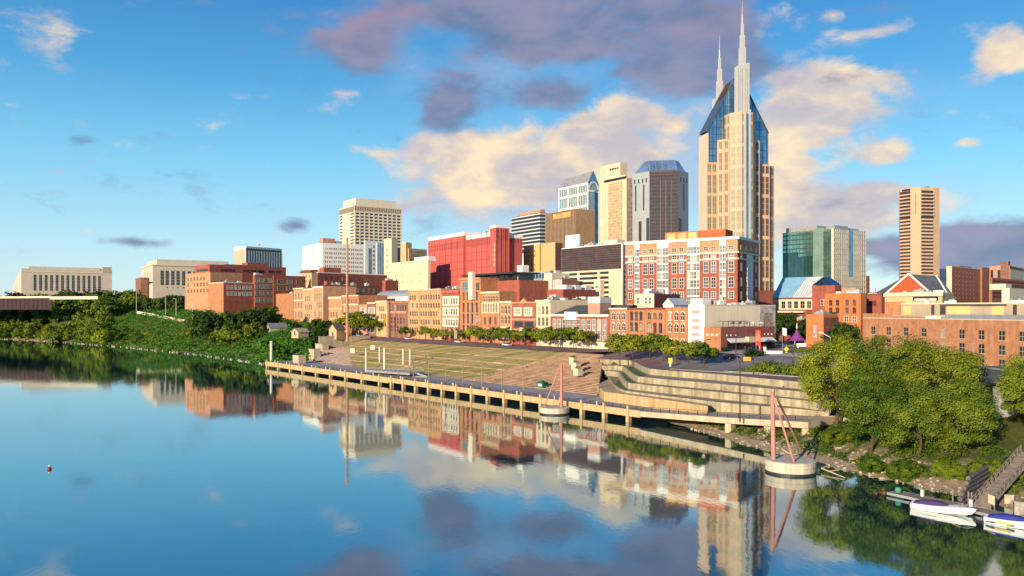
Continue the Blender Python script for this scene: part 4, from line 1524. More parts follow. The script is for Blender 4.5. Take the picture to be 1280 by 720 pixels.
b.done()

# cream tower with pylon
b = Bld('cream_tower', 'slim cream stone tower with a tall blank attic and textured central panel', 'skyscraper', 783, 806, 750, 796, 222.5, 15, vp=-20)
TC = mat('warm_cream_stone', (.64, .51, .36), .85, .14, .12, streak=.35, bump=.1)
TCB = mat('shaded_cream_stone', (.44, .32, .245), .85, .12, .15, streak=.3)  # darker copy of the cream stone, with shade put into its colour
b.wall(TC, ph=.1, parapet=TC)
b.on(b.B, 'shaded_side_wall', b.WB * .02, b.WB, 0, b.H + .2, TCB, .12)
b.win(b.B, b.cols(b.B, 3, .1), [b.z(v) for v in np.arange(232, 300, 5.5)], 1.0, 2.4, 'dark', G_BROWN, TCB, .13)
x0, x1 = b.uf(760.5), b.uf(778)
b.on(b.A, 'textured_panel', x0, x1, 0, b.z(225.5), mat('bronze_grid_panel', (.42, .29, .17), .6, .45, .25), .06)
b.ribs(b.A, 'mullion', 9, .35, 0, b.z(225.5), TC, .3, x0, x1)
b.bands(b.A, 'floor_line', [b.z(v) for v in np.arange(229, 300, 3.6)], .35, TC, .2, x0, x1)
b.on(b.A, 'dark_ledge', b.uf(756), b.uf(783), b.z(222.6), b.z(220.6), G_DARK, 1.6)
b.on(b.A, 'ledge_cap', b.uf(756), b.uf(783.5), b.z(220.4), b.z(218.4), TC, 2.0)
ya = b.WA - b.uf(775)
b.box('attic_tower', 0.2, b.WB * .7, ya, b.WA, b.H, b.z(201), TC)
b.on(b.A, 'slot_window', b.uf(762), b.uf(773), b.z(208.5), b.z(206.5), G_DARK, .1)
for u in (764.5, 768, 771):
    b.on(b.A, 'slot_post', b.uf(u) - .35, b.uf(u) + .35, b.z(208.6), b.z(206.4), TC, .2)
for u in (754,):
    b.on(b.A, 'corner_pier', b.uf(750), b.uf(757), 0, b.z(219), TC, .5)
b.done()
# connecting light frame (790-802, 216-230)
b = Bld('stair_tower', 'pale concrete stair tower squeezed between the cream tower and the dark octagonal tower', 'building', 801.5, 760, 793, 805, 217, 15, vp=-20)
b.wall(BRICK_B, ph=.2, parapet=CREAM_L)
b.ribs(b.A, 'fin', 3, .7, b.z(232), b.H + 1, CREAM_L, .5)
b.on(b.A, 'cap_band', 0, b.WA, b.z(229), b.z(226), CREAM_L, .4)
b.done()

# ------------------------------------------------------------------ dark octagonal tower with blue glass crown
d = 595
cx_, cz0 = XY(832, d), 15.0
k = d / F
t = thing('octagonal_tower', 'dark grid tower with pale grey corner panels and a blue faceted glass crown', 'skyscraper', (cx_.x, cx_.y + 19, cz0), -math.atan2(cx_.x, cx_.y))
SLG = mat('slate_curtain_glass', (.035, .036, .05), .12, .4, .4, spec=.6)
GP = mat('grey_green_panel', (.31, .34, .35), .7, .07, .15, streak=.3)
DG = mat('dark_purple_grid', (.075, .05, .055), .5, .2, .3)
def oz(v): return ZV(v, d) - cz0
R = 36 * k
# plan octagon, front facet facing the camera
def octa(hw, hd, ch):
    return [(-hw + ch, -hd), (hw - ch, -hd), (hw, -hd + ch), (hw, hd - ch), (hw - ch, hd), (-hw + ch, hd), (-hw, hd - ch), (-hw, -hd + ch)]
hw, hd = 20.8, 19
pl0 = [(-8.5, -hd), (13.0, -hd), (20.5, -7), (20.5, 12), (10, hd), (-12, hd), (-21.2, 12), (-21.2, -9.5)]
mb = MB(); mb.prism(pl0, -4, oz(213.5), GP); mb.build('wall', t)
cr = [(x * .93, y * .93) for x, y in pl0]
tp = [(-9, -8), (9.8, -8), (13.5, -3), (13.5, 6), (7, 10), (-8, 10), (-12.5, 6), (-12.5, -4)]
mb = MB()
n = 8
z0, z1 = oz(213.5), oz(197)
mb.add([(x, y, z0 + .05) for x, y in cr] + [(x, y, z1) for x, y in tp], [(i, (i + 1) % n, n + (i + 1) % n, n + i) for i in range(n)] + [tuple(range(n, 2 * n))], G_CROWN)
crown8 = mb.build('glass_crown', t)
mb = MB()
for i in range(n):
    p, q = cr[i], tp[i]
    mb.tube((p[0], p[1], z0), (q[0], q[1], z1), .22, .22, METAL_G, 6)
    p2, q2 = cr[(i + 1) % n], tp[(i + 1) % n]
    for f in (.25, .5, .75):
        mb.tube((p[0] + (p2[0] - p[0]) * f, p[1] + (p2[1] - p[1]) * f, z0), (q[0] + (q2[0] - q[0]) * f, q[1] + (q2[1] - q[1]) * f, z1), .12, .12, METAL_G, 4)
mb.build('crown_rib', crown8)

class Facets(Bld):
    def __init__(self, root, C, zg):
        self.root, self.C, self.zg, self.wins = root, C, zg, []
o8 = Facets(t, Vector((t.location.x, t.location.y)), cz0)
o8.d = d
ff = (pl0[0], pl0[1])
o8.on(ff, 'dark_facade', .3, 21.2, 0, oz(216), SLG, .15)
o8.ribs(ff, 'grid_mullion', 18, .38, 0, oz(216), DG, .4, .4, 21.1)
o8.bands(ff, 'grid_transom', [oz(v) for v in np.arange(218, 300, 4.6)], .7, DG, .35, .3, 21.2)
o8.on(ff, 'top_band', 0, 21.5, oz(216), oz(213.2), DG, .5)
for x in (8.3, 12.2, 16.5):
    o8.on(ff, 'tan_rib', x - .3, x + .3, 0, oz(225), mat('plum_rib', (.15, .10, .10), .6, .2, .3), .5)
fl, frt = (pl0[7], pl0[0]), (pl0[1], pl0[2])
Ll = o8.L(fl)
for f in (.14, .38, .62, .84):
    o8.on(fl, 'attic_window', Ll * f - .6, Ll * f + .6, oz(227), oz(221.5), G_DARK, .06)
for f in (.20, .68):
    o8.on(fl, 'window_slot', Ll * f - .6, Ll * f + .6, oz(262), oz(229), G_DARK, .06)
o8.on(fl, 'window_slot', Ll * .38, Ll * .55, 0, oz(275), G_BROWN, .06)
o8.on(fl, 'dark_base', Ll * .84, Ll, 0, oz(272), SLG, .12)
Lr = o8.L(frt)
for f in (.2, .5, .8):
    o8.on(frt, 'attic_window', Lr * f - .7, Lr * f + .7, oz(227), oz(221.5), G_DARK, .06)
o8.on(frt, 'window_slot', Lr * .45, Lr * .58, oz(262), oz(229), G_DARK, .06)
o8.on(frt, 'dark_base', 0, Lr * .25, 0, oz(273), SLG, .12)
fs_ = (pl0[6], pl0[7])
o8.on(fs_, 'side_facade', 1, o8.L(fs_) - 1, 0, oz(222), G_BROWN, .1)

# ------------------------------------------------------------------ the twin spired tower
td = 455.0
tc_ = XY(934, td)
ax = Vector((-.2, .98)).normalized()
bx = Vector((ax.y, -ax.x))
tg = 14.0
T = thing('spire_tower', 'tallest tower with two white spires, blue glass gable and stepped tan stone bays', 'skyscraper', (tc_.x, tc_.y, tg), math.atan2(bx.y, bx.x))
ft = Facets(T, tc_, tg)
def tz(v, d=td): return ZV(v, d) - tg
z1t, z2t, z3t = tz(140), tz(172), tz(200)
zE, zR = tz(163, 460), tz(94)
def bay(name, pts, z, m=STONE_T):
    mb = MB(); mb.prism(pts, -4, z, m); return mb.build(name, T)
t1 = [(-3.4, 0), (3.4, 0), (7.6, 4.2), (7.6, 11.9), (-8.4, 11.9), (-8.4, 4.2)]
t2 = [(-13.2, 10), (-11.2, 6.5), (-8.45, 5.6), (7.65, 5.6), (11.4, 6.5), (13.2, 9.5), (13.2, 13), (-13.2, 13)]
t3 = [(-19.5, 10.5), (-13.25, 10.5), (13.25, 9.8), (19.5, 9.8), (19.5, 21.5), (-19.5, 21.5)]
bay('upper_bay', t1, z1t); bay('middle_bay', t2, z2t)
mb = MB(); mb.prism(t3, -4, z3t, STONE_T); mb.build('main_shaft', T)
TS = mat('smooth_tan_side', (.64, .47, .35), .6, .06, .1, streak=.2)
mb = MB(); mb.box(-19.6, -18.6, 10.6, 21.4, z3t + .02, zE - 1.2, TS); mb.build('side_slab', T)
mb = MB(); mb.box(-19.72, -19.52, 10.7, 21.4, -4, z3t, TS); mb.build('side_slab', T)
mb = MB(); mb.prism([(19.52, 11), (24, 13), (24, 21), (19.52, 21)], -4, tz(201), STONE_T); mb.build('shoulder_bay', T)
# glass gable
gx = 19.2
mb = MB()
front = [(-gx, 10.9, z3t + .05), (gx, 10.9, z3t + .05), (gx, 10.9, zE), (2.5, 10.9, zR), (-2.5, 10.9, zR), (-gx, 10.9, zE)]
back = [(x, 21, z) for x, y, z in front]
n = 6
mb.add(front + back, [(0, 1, 2, 3, 4, 5), (11, 10, 9, 8, 7, 6), (0, 6, 7, 1), (1, 7, 8, 2)], G_BLUE)
gab = mb.build('glass_gable', T)
mb = MB()
e = .12
for (p, q) in ((5, 4), (3, 2)):
    a0, b0, a1, b1 = Vector(front[p]), Vector(front[q]), Vector(back[p]), Vector(back[q])
    up = Vector((0, 0, e))
    ov = Vector((0, .6, 0))
    mb.add([a0 + up - ov, b0 + up - ov, b1 + up + ov, a1 + up + ov, a0 + up * 8 - ov, b0 + up * 8 - ov, b1 + up * 8 + ov, a1 + up * 8 + ov],
           [(0, 3, 2, 1), (4, 5, 6, 7), (0, 1, 5, 4), (1, 2, 6, 5), (2, 3, 7, 6), (3, 0, 4, 7)], mat('slate_glass_roof', (.10, .12, .16), .3, .2, .2, metal=.4))
mb.build('gable_roof', T)
mb = MB(); mb.box(-18.9, 18.9, 20.9, 21.1, zE - 4, zE, STONE_T); mb.build('rear_parapet', T)
# gable mullions
rects = []
for i in range(17):
    x = -gx + 2 * gx * (i + .5) / 17
    zt = zE + (zR - zE) * (1 - max(0, abs(x) - 2.5) / (gx - 2.5))
    rects.append((x + gx - .09, x + gx + .09, z3t, zt - .2))
ft.multi(((-gx, 10.9), (gx, 10.9)), 'gable_mullion', rects, G_DBLUE, .18)
ft.multi(((-gx, 10.9), (gx, 10.9)), 'gable_transom', [(1 + max(0, (z - zE)) / (zR - zE) * (gx - 2.5), 2 * gx - 1 - max(0, (z - zE)) / (zR - zE) * (gx - 2.5), z - .08, z + .08) for z in np.arange(z3t + 4, zR - 3, 4.1)], G_DBLUE, .14)
# dark arched sheet painting the shade of a recess between the two ears, on the left roof slope
WP = mat('white_spire_panel', (.46, .46, .45), .5, .06, .15, streak=.3, spec=.5)
def ear(y, sgn, zb, drop=0.0, x0=0.0):
    """Pylon at the end of the ridge, stepping up to the spire."""
    def tz(v):
        return ZV(v, td) - tg - drop
    yy = y - 1.8 * sgn
    def bx_(a, b, c, z0, z1):
        mb.box(x0 + a, x0 + b, yy - c, yy + c, z0, z1, WP)
    mb = MB(); bx_(-3.9, 3.6, 1.9, zb, tz(82)); mb.build('ear_pylon', T)
    mb = MB()
    mb.prism([(x0 - 3.9, yy - 1.9), (x0 + 3.6, yy - 1.9), (x0 + 3.6, yy + 1.9), (x0 - 3.9, yy + 1.9)], tz(82) + .02, [tz(80), tz(75), tz(75), tz(80)], WP)
    mb.build('pylon_cap', T)
    mb = MB(); bx_(-1.7, 1.7, 1.2, tz(78), tz(56)); bx_(-1.2, 1.2, .9, tz(56), tz(40)); mb.build('spire_shaft', T)
    mb = MB(); bx_(-.7, .7, .6, tz(40), tz(26)); mb.tube((x0, yy, tz(26)), (x0, yy, tz(14)), .55, .4, WP, 8); mb.build('spire', T)
    mb = MB(); mb.tube((x0, yy, tz(14)), (x0, yy, tz(-4)), .24, .08, WP, 6); mb.build('needle', T)
    rec = MB()
    for x in (-3.4, -2.2, -1.0, 1.0, 2.0, 3.0):
        rec.box(x0 + x - .12, x0 + x + .12, yy - 2.02, yy + 2.02, zb, tz(83), METAL_G)
    rec.build('pylon_groove', T)
ear(4.0, -1, z1t + .02)
mb = MB(); mb.box(-3.9, 3.6, 7.7, 12, z1t + .02, tz(96), G_BLUE); mb.build('pylon_back', T)
bay('rear_bay', [(-8, 21.1), (8, 21.1), (8, 27), (4, 31), (-4, 31), (-8, 27)], z1t)
mb = MB(); mb.box(-8.4, 3.6, 21.2, 30, z1t + .02, tz(130), TS); mb.build('rear_pylon_base', T)
ear(27.0, 1, z1t + .02, 14.0, -4.6)
mb = MB()
pts = []
nA = 10
yA, zA = 16, zE + 12
arc = [(10.2 + 0, 0)]
for i in range(nA + 1):
    a = math.pi * i / nA
    arc.append((a, 0))
sl = (zR - zE) / (gx - 2.5)
xa, xb = -9.0, -3.2
vsA = []
for i in range(nA + 1):
    a = math.pi * i / nA
    x = (xa + xb) / 2 - 2.9 * math.cos(a)
    zz = zE + sl * (gx - abs(x)) + 1.1
    vsA.append((x, 15.5 - 3.9 * math.sin(a), zz))
mb.add(vsA + [(x, 20.4, z) for x, y, z in vsA], [(i, i + 1, nA + 2 + i, nA + 1 + i) for i in range(nA)], mat('painted_recess_shade', (.05, .035, .03), .8, .3, .3))  # flat sheet above the slope; its dark colour stands for recess shade
mb.build('recess_shade_sheet', T)
# pale centre stripe down the front bay
ft.on((t1[0], t1[1]), 'blue_stripe', 2.7, 4.1, -4, z1t - 1, G_BLUE, .3)
ft.on((t1[0], t1[1]), 'white_stripe', 4.2, 5.4, -4, z1t + 1.5, WP, .55)
ft.on((t1[0], t1[1]), 'white_stripe', 1.4, 2.6, -4, z1t + 1.5, WP, .45)
# window strips: tall panels separated by stone spandrels
def strips(face, xs, zt, w, pitch=12.2, h=10.2, g=G_OLIVE):
    z = zt - 1.2
    first = True
    while z > 4:
        hh = 4.2 if first else h
        ft.win(face, xs, [z - hh / 2], w, hh, 'panel', g, STONE_T, .02)
        z -= hh + (pitch - h)
        first = False
def f_(p, i, j): return (p[i], p[j])
strips(f_(t1, 0, 1), [.62, 6.2], z1t, 1.0)
strips(f_(t1, 5, 0), [1.7, 4.9], z1t, 2.4)
strips(f_(t1, 1, 2), [1.6, 4.3], z1t, 1.9, g=G_BROWN)
strips(f_(t1, 2, 3), [2.2, 5.2], z1t, 1.8, g=G_BROWN)
strips(f_(t1, 4, 5), [2.0, 5.5], z1t, 1.8)
strips(f_(t2, 0, 1), [2.0], z2t, 2.2)
strips(f_(t2, 1, 2), [1.4], z2t, 1.7)
strips(f_(t2, 3, 4), [1.9], z2t, 2.0, g=G_BROWN)
strips(f_(t2, 4, 5), [1.7], z2t, 1.8, g=G_BROWN)
strips(f_(t3, 0, 1), [1.3, 4.5], z3t, 2.1)
strips(f_(t3, 2, 3), [1.9, 4.6], z3t, 1.8, g=G_BROWN)
strips(((19.52, 11), (24, 13)), [1.2, 3.4], tz(201), 1.4, g=G_BROWN)
ft.done()
mb = MB(); mb.box(-24, 27, -9, 4, -4, tz(363, 445), BRICK_D); mb.build('podium', T)

# ------------------------------------------------------------------ parking block with louvres (702-784)
b = Bld('parking_garage', 'cream open parking decks below a dark louvred block beside the brick hotel', 'parking garage', 777, 400, 702, 784, 304.5, 12, vp=-134)
b.wall(CREAM, parapet=WHITE, ph=.4, roof=ROOF_W)
LV = mat('dark_louvre', (.085, .055, .055), .5, .25, .3)
b.on(b.A, 'louvre_panel', .4, b.WA - .3, b.z(335.5), b.H - .1, LV, .25)
b.bands(b.A, 'louvre_blade', list(np.arange(b.z(334.5), b.H - .2, 1.15)), .22, METAL_D, .45, .4, b.WA - .3)
b.on(b.B, 'side_louvre', .2, b.WB, b.z(335.5), b.H - .1, mat('grey_purple_panel', (.24, .22, .26), .6, .15, .3), .2)
b.on(b.B, 'corner_fin', 0, .7, 0, b.H, WHITE, .5)
zs = [b.z(v) for v in (339.8, 346, 352.3, 358.6, 364.9, 371)]
for z in zs:
    for a0, a1 in ((.03, .28), (.32, .62), (.66, .80)):
        b.on(b.A, 'parking_opening', b.WA * a0, b.WA * a1, z - .65, z + .65, G_DARK, .05)
    b.on(b.B, 'parking_opening', b.WB * .15, b.WB * .9, z - .7, z + .7, G_DARK, .05)
for f in (.30, .64):
    b.on(b.A, 'pier', b.WA * f - .5, b.WA * f + .5, 0, b.z(336), CREAM_L, .45)
b.on(b.A, 'stair_tower', b.WA * .63, b.WA * .73, 0, b.z(349), CREAM_L, 3.0)
b.on(b.A, 'blue_sign', b.WA * .655, b.WA * .70, b.z(359.5), b.z(356.5), mat('turquoise_sign', (.05, .36, .38), .6, .1, .5), 3.15)
b.box('plant_room', 3, b.WB - 2, b.WA * .74, b.WA * .98, b.H, b.z(297.5, 450), WHITE)
b.box('plant_room', 2, 8, b.WA * .12, b.WA * .34, b.H, b.z(298), CREAM_L)
b.box('plant_room', 4, 9, b.WA * .42, b.WA * .70, b.H, b.z(300.5), ROOF_W)
b.clutter(6, 17); b.done()
# yellow blocks behind
b = Bld('yellow_block', 'small yellow tower with three columns of windows right of the red hotel', 'building', 674.5, 560, 655, 677, 306, 12, vp=-60)
YR = mat('yellow_render', (.66, .42, .15), .85, .08, .2, streak=.4)
b.wall(YR, ph=.6); b.win(b.A, b.cols(b.A, 3, .2), [b.z(v) for v in (313, 319, 325, 331, 337)], 1.3, 1.6, 'dark', G_BROWN, F_CREAM)
b.on(b.A, 'recess_wall', 0, b.WA * .2, 0, b.H * .99, BRICK_T, .1); b.done()
b = Bld('yellow_block', 'plain windowless amber slab with dark maroon side wall right of the yellow tower', 'building', 694, 540, 676.5, 703, 303.5, 12, vp=-60)
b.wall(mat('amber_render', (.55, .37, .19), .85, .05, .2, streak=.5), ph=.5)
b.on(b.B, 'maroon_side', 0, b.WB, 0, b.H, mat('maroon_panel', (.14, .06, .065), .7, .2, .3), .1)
b.bands(b.B, 'floor_line', [b.z(v) for v in np.arange(309, 345, 4)], .3, BRICK_D, .2); b.done()
b = Bld('glazed_block', 'low dark glazed block under the yellow tower', 'building', 693, 470, 655, 704, 339, 12, vp=-100)
b.wall(CONC_G, ph=.4)
b.on(b.A, 'glazing', .3, b.WA - .3, b.z(347), b.z(340.5), G_DBLUE, .1); b.ribs(b.A, 'mullion', 10, .3, b.z(347), b.z(340.5), PG, .25); b.done()

# roofs and small blocks behind the middle of the row
b = Bld('white_arcade', 'white building with a row of small arched windows behind the riverfront row', 'building', 684, 420, 640, 700, 351.5, 11, vp=-96)
b.wall(WHITE, ph=.5, roof=ROOF_W)
b.win(b.A, b.cols(b.A, 12, .04), [b.z(358.5)], 1.4, 3.0, 'arch', G_DARK, F_WHITE); b.clutter(5, 14); b.done()
b = Bld('white_block', 'tall plain white block beside the parking decks', 'building', 690, 405, 680, 712, 342, 11, vp=-96)
b.wall(CREAM_L, ph=.4, roof=ROOF_W); b.clutter(2, 15); b.done()
b = Bld('brick_block', 'dark brick block with weathered white painted gable below the parking decks', 'building', 703, 385, 691, 722, 349, 11, vp=-96)
b.wall(BRICK_B, ph=.4); b.on(b.A, 'painted_gable', .2, b.WA - .2, 0, b.H, mat('peeling_white_paint', (.55, .48, .43), .9, .3, .5), .1); b.clutter(3, 16); b.done()
b = Bld('brick_block', 'long dark red brick wall block in front of the parking decks', 'building', 704, 345, 672, 745, 362.5, 11, vp=-300)
b.wall(BRICK_R, ph=.4); b.clutter(7, 18, hm=2.6)
for x in (4, 10, 17):
    b.box('roof_cover', x, x + 4, 2, 7, b.H, b.H + 2.4, WHITE)
b.done()
b = Bld('dark_roof_block', 'dark purple metal roofed block with white skylights behind the balcony building', 'building', 668, 385, 631, 690, 365, 11, vp=-96)
b.wall(mat('dark_purple_metal', (.07, .05, .075), .6, .2, .3), ph=.3, roof=ROOF_D)
for y in (.15, .4, .62, .85):
    b.on(b.A, 'white_skylight', b.WA * y - 1.6, b.WA * y + 1.6, b.H - 3.4, b.H - 1.6, WHITE, .8)
b.clutter(4, 19); b.done()
b = Bld('brick_block', 'pinkish orange brick party wall block between the cream building and the long red hall', 'building', 691, 318, 688, 748, 374.5, 11, vp=-420)
b.wall(BRICK_P, ph=.3, roof=ROOF_W); b.clutter(6, 23, hm=2.0); b.done()
b = Bld('roof_annexe', 'salmon brick annexe with pale metal fence standing behind the long red hall roof', 'building', 750, 292, 735, 764, 379, 11, vp=-300)
b.wall(BRICK_P, ph=.3, parapet=CREAM_L)
b.on(b.A, 'pale_fence', 0, b.WA, b.H, b.H + 2.4, ROOF_W, .1); b.on(b.B, 'pale_fence', 0, b.WB, b.H, b.H + 2.2, ROOF_W, .1); b.clutter(3, 24); b.done()
b = Bld('brick_block', 'low brick block with white dormer front below the brick hotel', 'building', 818, 290, 793, 850, 368, 11, vp=-500)
b.wall(BRICK_D, ph=.3); b.on(b.A, 'white_front', .1, b.WA - .1, 0, b.H + .3, CREAM, .1)
b.win(b.A, b.cols(b.A, 4, .1), [b.H - 2.2], 1.0, 2.2, 'sash', G_DARK, F_WHITE, .11); b.clutter(6, 25); b.done()
b = Bld('gabled_shed', 'small white gabled shed roof in front of the brick hotel', 'building', 842, 283, 829, 862, 379.5, 11, vp=-500)
w, y1, h = b.WB, b.WA, b.H
b.box('wall', 0, w, 0, y1, -2, h - .5, WHITE)
mb = MB(); mb.add([(-.4, -.2, h - .5), (-.4, y1 + .2, h - .5), (-.4, y1 / 2, h + 2), (w, -.2, h - .5), (w, y1 + .2, h - .5), (w, y1 / 2, h + 2)], [(0, 2, 1), (3, 4, 5), (0, 3, 5, 2), (1, 2, 5, 4), (0, 1, 4, 3)], ROOF_W)
b.part('gable_roof', mb); b.done()

# ------------------------------------------------------------------ brick hotel (782-948)
b = Bld('brick_hotel', 'large orange and red brick hotel with white glazed bays and a red roof block', 'hotel', 922, 330, 782, 948.5, 299.5, 11, vp=-800)
H = b.H
b.wall(BRICK_R, parapet=WHITE, ph=1.0)
zc = b.z(323)                                   # cornice between orange attic and red shaft
za = b.z(314.5)
for fc, tag_ in ((b.A, 'A'), (b.B, 'B')):
    b.on(fc, 'attic_storey', .02, b.L(fc) - .02, za, H, BRICK_O2, .12)
    b.on(fc, 'cornice', 0, b.L(fc), za - .5, za + .2, CREAM_L, .5)
    b.on(fc, 'string_course', 0, b.L(fc), zc - .35, zc + .35, CREAM_L, .35)
    b.on(fc, 'roof_cornice', -.4, b.L(fc) + .4, H + .2, H + 1.4, WHITE, .8)
bays = ((794, 800), (822, 836), (859.5, 875), (900, 908))
for u0, u1 in bays:
    x0, x1 = b.uf(u0), b.uf(u1)
    b.on(b.A, 'white_bay', x0, x1, 0, H + 1.2, WHITE, .55)
    nb = 2 if u1 - u0 < 9 else 4
    for z in np.arange(b.z(418), b.z(303), 3.55):
        b.win(b.A, [x0 + (x1 - x0) * (i + .5) / nb for i in range(nb)], [z], (x1 - x0) / nb * .84, 2.9, 'sash', G_SKY if z > b.z(350) else G_DARK, F_WHITE, .56)
for us, w in (((788,), 1.9), ((806.5, 814.5), 1.9), ((843, 852), 1.9), ((882.5, 892), 1.9), ((914,), 2.2)):
    xs = [b.uf(u) for u in us]
    b.win(b.A, xs, [b.z(309)], w, 1.6, 'sash', G_SKY, F_CREAM, .13)
    b.win(b.A, xs, [b.z(318.8)], w, 1.7, 'sash', G_SKY, F_WHITE)
    b.win(b.A, xs, [b.z(333)], w, 4.6, 'grid', G_SKY, F_WHITE)
    b.win(b.A, xs, [b.z(352.5)], w, 4.2, 'grid', G_SKY if us[0] < 840 else G_DARK, F_WHITE)
    b.win(b.A, xs, [b.z(368.5), b.z(384)], w, 2.8, 'grid', G_DARK, F_WHITE)
b.on(b.B, 'white_bay', b.WB * .40, b.WB * .70, 0, b.z(316), WHITE, .2)
for z in np.arange(b.z(418), b.z(318), 3.55):
    b.win(b.B, [b.WB * .475, b.WB * .625], [z], b.WB * .11, 2.7, 'sash', G_DBLUE, F_WHITE, .21)
for f in (.18, .86):
    b.win(b.B, [b.WB * f], [b.z(v) for v in (318.5, 333, 352, 369)], 1.7, 3.2, 'grid', G_SKY, F_CREAM)
b.win(b.B, [b.WB * f for f in (.15, .38, .60, .85)], [b.z(308.5)], 1.7, 1.6, 'sash', G_SKY, F_CREAM, .13)
# stepped roof blocks
yb0, yb1 = b.WA - b.uf(895), b.WA - b.uf(830)
RB = mat('red_roof_block', (.50, .11, .045), .85, .12, .2)
b.box('roof_block', 3, 12, yb0 - 3, yb1, H + .1, b.z(284.5), RB)
b.box('glazed_roof_front', 2.4, 3, yb0 + 9, yb1 - .2, H + .1, b.z(286), G_GOLD)
for i in range(4):
    y = yb0 + 9 + (yb1 - yb0 - 9) * i / 3
    b.box('roof_front_pier', 2.2, 3.0, y - .5, y + .5, H + .1, b.z(285.4), BRICK_O)
b.box('roof_block', 4, 11, yb1 + .05, b.WA - b.uf(811), H + .1, b.z(295.5), RB)
b.clutter(5, 29, H + .9)
b.done()

# ------------------------------------------------------------------ right-hand district
b = Bld('brick_restaurant', 'low brick restaurant with round lamps, white awnings and a rooftop terrace', 'restaurant', 901, 243, 880, 968, 413, 12.6, vp=-96)
PB = mat('shaded_brick', (.22, .085, .08), .9, .25, .4)
b.wall(BRICK_O, ph=.9, parapet=BRICK_O)
b.on(b.B, 'shaded_side_brick', .02, b.WB, -1, b.H + .9, PB, .1)  # plum colour over the orange brick paints this side's shade
LAMPM = mat('opal_lamp', (.75, .70, .55), .4, .05, 1)
for f in (.25, .52, .80):
    o = b.on(b.A, 'round_lamp', b.WA * f - .35, b.WA * f + .35, b.H * .72, b.H * .72 + .7, LAMPM, .3)
for f in (.10, .17, .26, .80, .87, .94):
    b.on(b.B, 'round_lamp', b.WB * f - .22, b.WB * f + .22, b.H * .72, b.H * .72 + .45, LAMPM, .35)
AW = mat('white_awning', (.68, .66, .60), .8, .08, 1)
for x0, x1 in ((.10, .42), (.62, .96)):
    n0, n1 = b.WB * x0, b.WB * x1
    mb = MB(); z0, z1 = b.H * .42, b.H * .60
    mb.add([(n0, -.1, z1), (n1, -.1, z1), (n1, -1.6, z0), (n0, -1.6, z0), (n0, -.1, z1 - .15), (n1, -.1, z1 - .15), (n1, -1.6, z0 - .15), (n0, -1.6, z0 - .15)],
                     [(0, 3, 2, 1), (4, 5, 6, 7), (0, 1, 5, 4), (2, 3, 7, 6), (1, 2, 6, 5), (3, 0, 4, 7)], AW); b.part('awning', mb)
    b.on(b.B, 'shop_window', n0 + .3, n1 - .3, b.H * .05, b.H * .42, G_DARK, .14)
b.on(b.B, 'entrance_canopy', b.WB * .44, b.WB * .58, b.H * .38, b.H * .66, CREAM, 1.4)
b.on(b.B, 'entrance', b.WB * .45, b.WB * .57, -.5, b.H * .38, G_DARK, .14)
for i in range(9):
    x = 2.5 + i * (b.WB - 6) / 8
    b.box('terrace_post', x, x + .12, 1.2, 1.32, b.H + .1, b.H + 2.6, METAL_D)
b.box('terrace_shade', 4, b.WB * .55, 1.0, 4.5, b.H + 2.6, b.H + 2.75, mat('dark_canvas', (.10, .085, .07), .9, .3, .5))
for i in range(5):
    x = b.WB * (.34 + .13 * i)
    mb = MB(); mb.tube((x, 2.5, b.H), (x, 2.5, b.H + 2.2), .04, .04, WHITE, 6); mb.lathe([(1.1, 1.9), (.06, 2.5)], WHITE, 8, (x, 2.5, b.H)); b.part('parasol', mb)
b.done()

b = Bld('orange_gable', 'small bright orange brick building with a faded mural beside the purple tent', 'building', 1029.5, 248, 1007.5, 1048, 394.5, 12.4, vp=-96)
BO = mat('bright_orange_brick', (.44, .165, .062), .9, .15, .35, streak=.3)
b.wall(BO, ph=.4)
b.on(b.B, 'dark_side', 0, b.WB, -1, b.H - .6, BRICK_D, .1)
b.win(b.B, b.cols(b.B, 3, .1), [b.H * .55], .8, 2.6, 'arch', G_BROWN, BRICK_R, .1)
b.on(b.A, 'mural', b.WA * .42, b.WA * .62, b.H * .35, b.H * .72, mat('faded_mural', (.42, .30, .24), .85, .5, 1.2, col2=(.55, .52, .50)), .06)
b.on(b.A, 'base_wall', 0, b.WA, -1, b.H * .1, BRICK_D, .15); b.clutter(3, 61, hm=1.5); b.done()

b = Bld('orange_block', 'taller bright orange brick building with pairs of dark arched windows', 'building', 1076, 292, 1031, 1083, 368, 12, vp=-96)
b.wall(BO, ph=.5)
xs = [b.uf(u) for u in (1038.5, 1047, 1059, 1068)]
b.win(b.A, xs, [b.z(378), b.z(387.8)], 1.2, 2.0, 'arch', G_DARK, BRICK_R)
b.win(b.A, [b.uf(1058), b.uf(1068)], [b.z(399)], 1.5, 2.0, 'sash', G_SKY, F_CREAM)
b.on(b.A, 'balcony', b.uf(1036), b.uf(1047), b.z(392), b.z(390), METAL_D, .6)
b.box('roof_hut', 2, 6, 3, b.WA * .6, b.H, b.z(359.5), BRICK_P); b.clutter(5, 31, hm=1.6); b.done()
b = Bld('brick_block', 'dark red brick block with wide windows between the orange building and the brewery gable', 'building', 1102, 300, 1078, 1112, 369, 12, vp=-96)
b.wall(BRICK_R, ph=.5, parapet=BRICK_D); b.on(b.A, 'window_band', b.WA * .12, b.WA * .72, b.z(382), b.z(376), G_BROWN, .06)
b.ribs(b.A, 'mullion', 8, .25, b.z(382), b.z(376), BRICK_D, .2, b.WA * .12, b.WA * .72); b.clutter(4, 37, hm=1.5); b.done()
b = Bld('low_orange_wall', 'low orange brick wall building in front of the dark trees by the orange gable', 'building', 1008, 300, 988, 1030, 400, 12, vp=-96)
b.wall(BO, ph=.3, roof=ROOF_W); b.clutter(3, 38, hm=1.2); b.done()

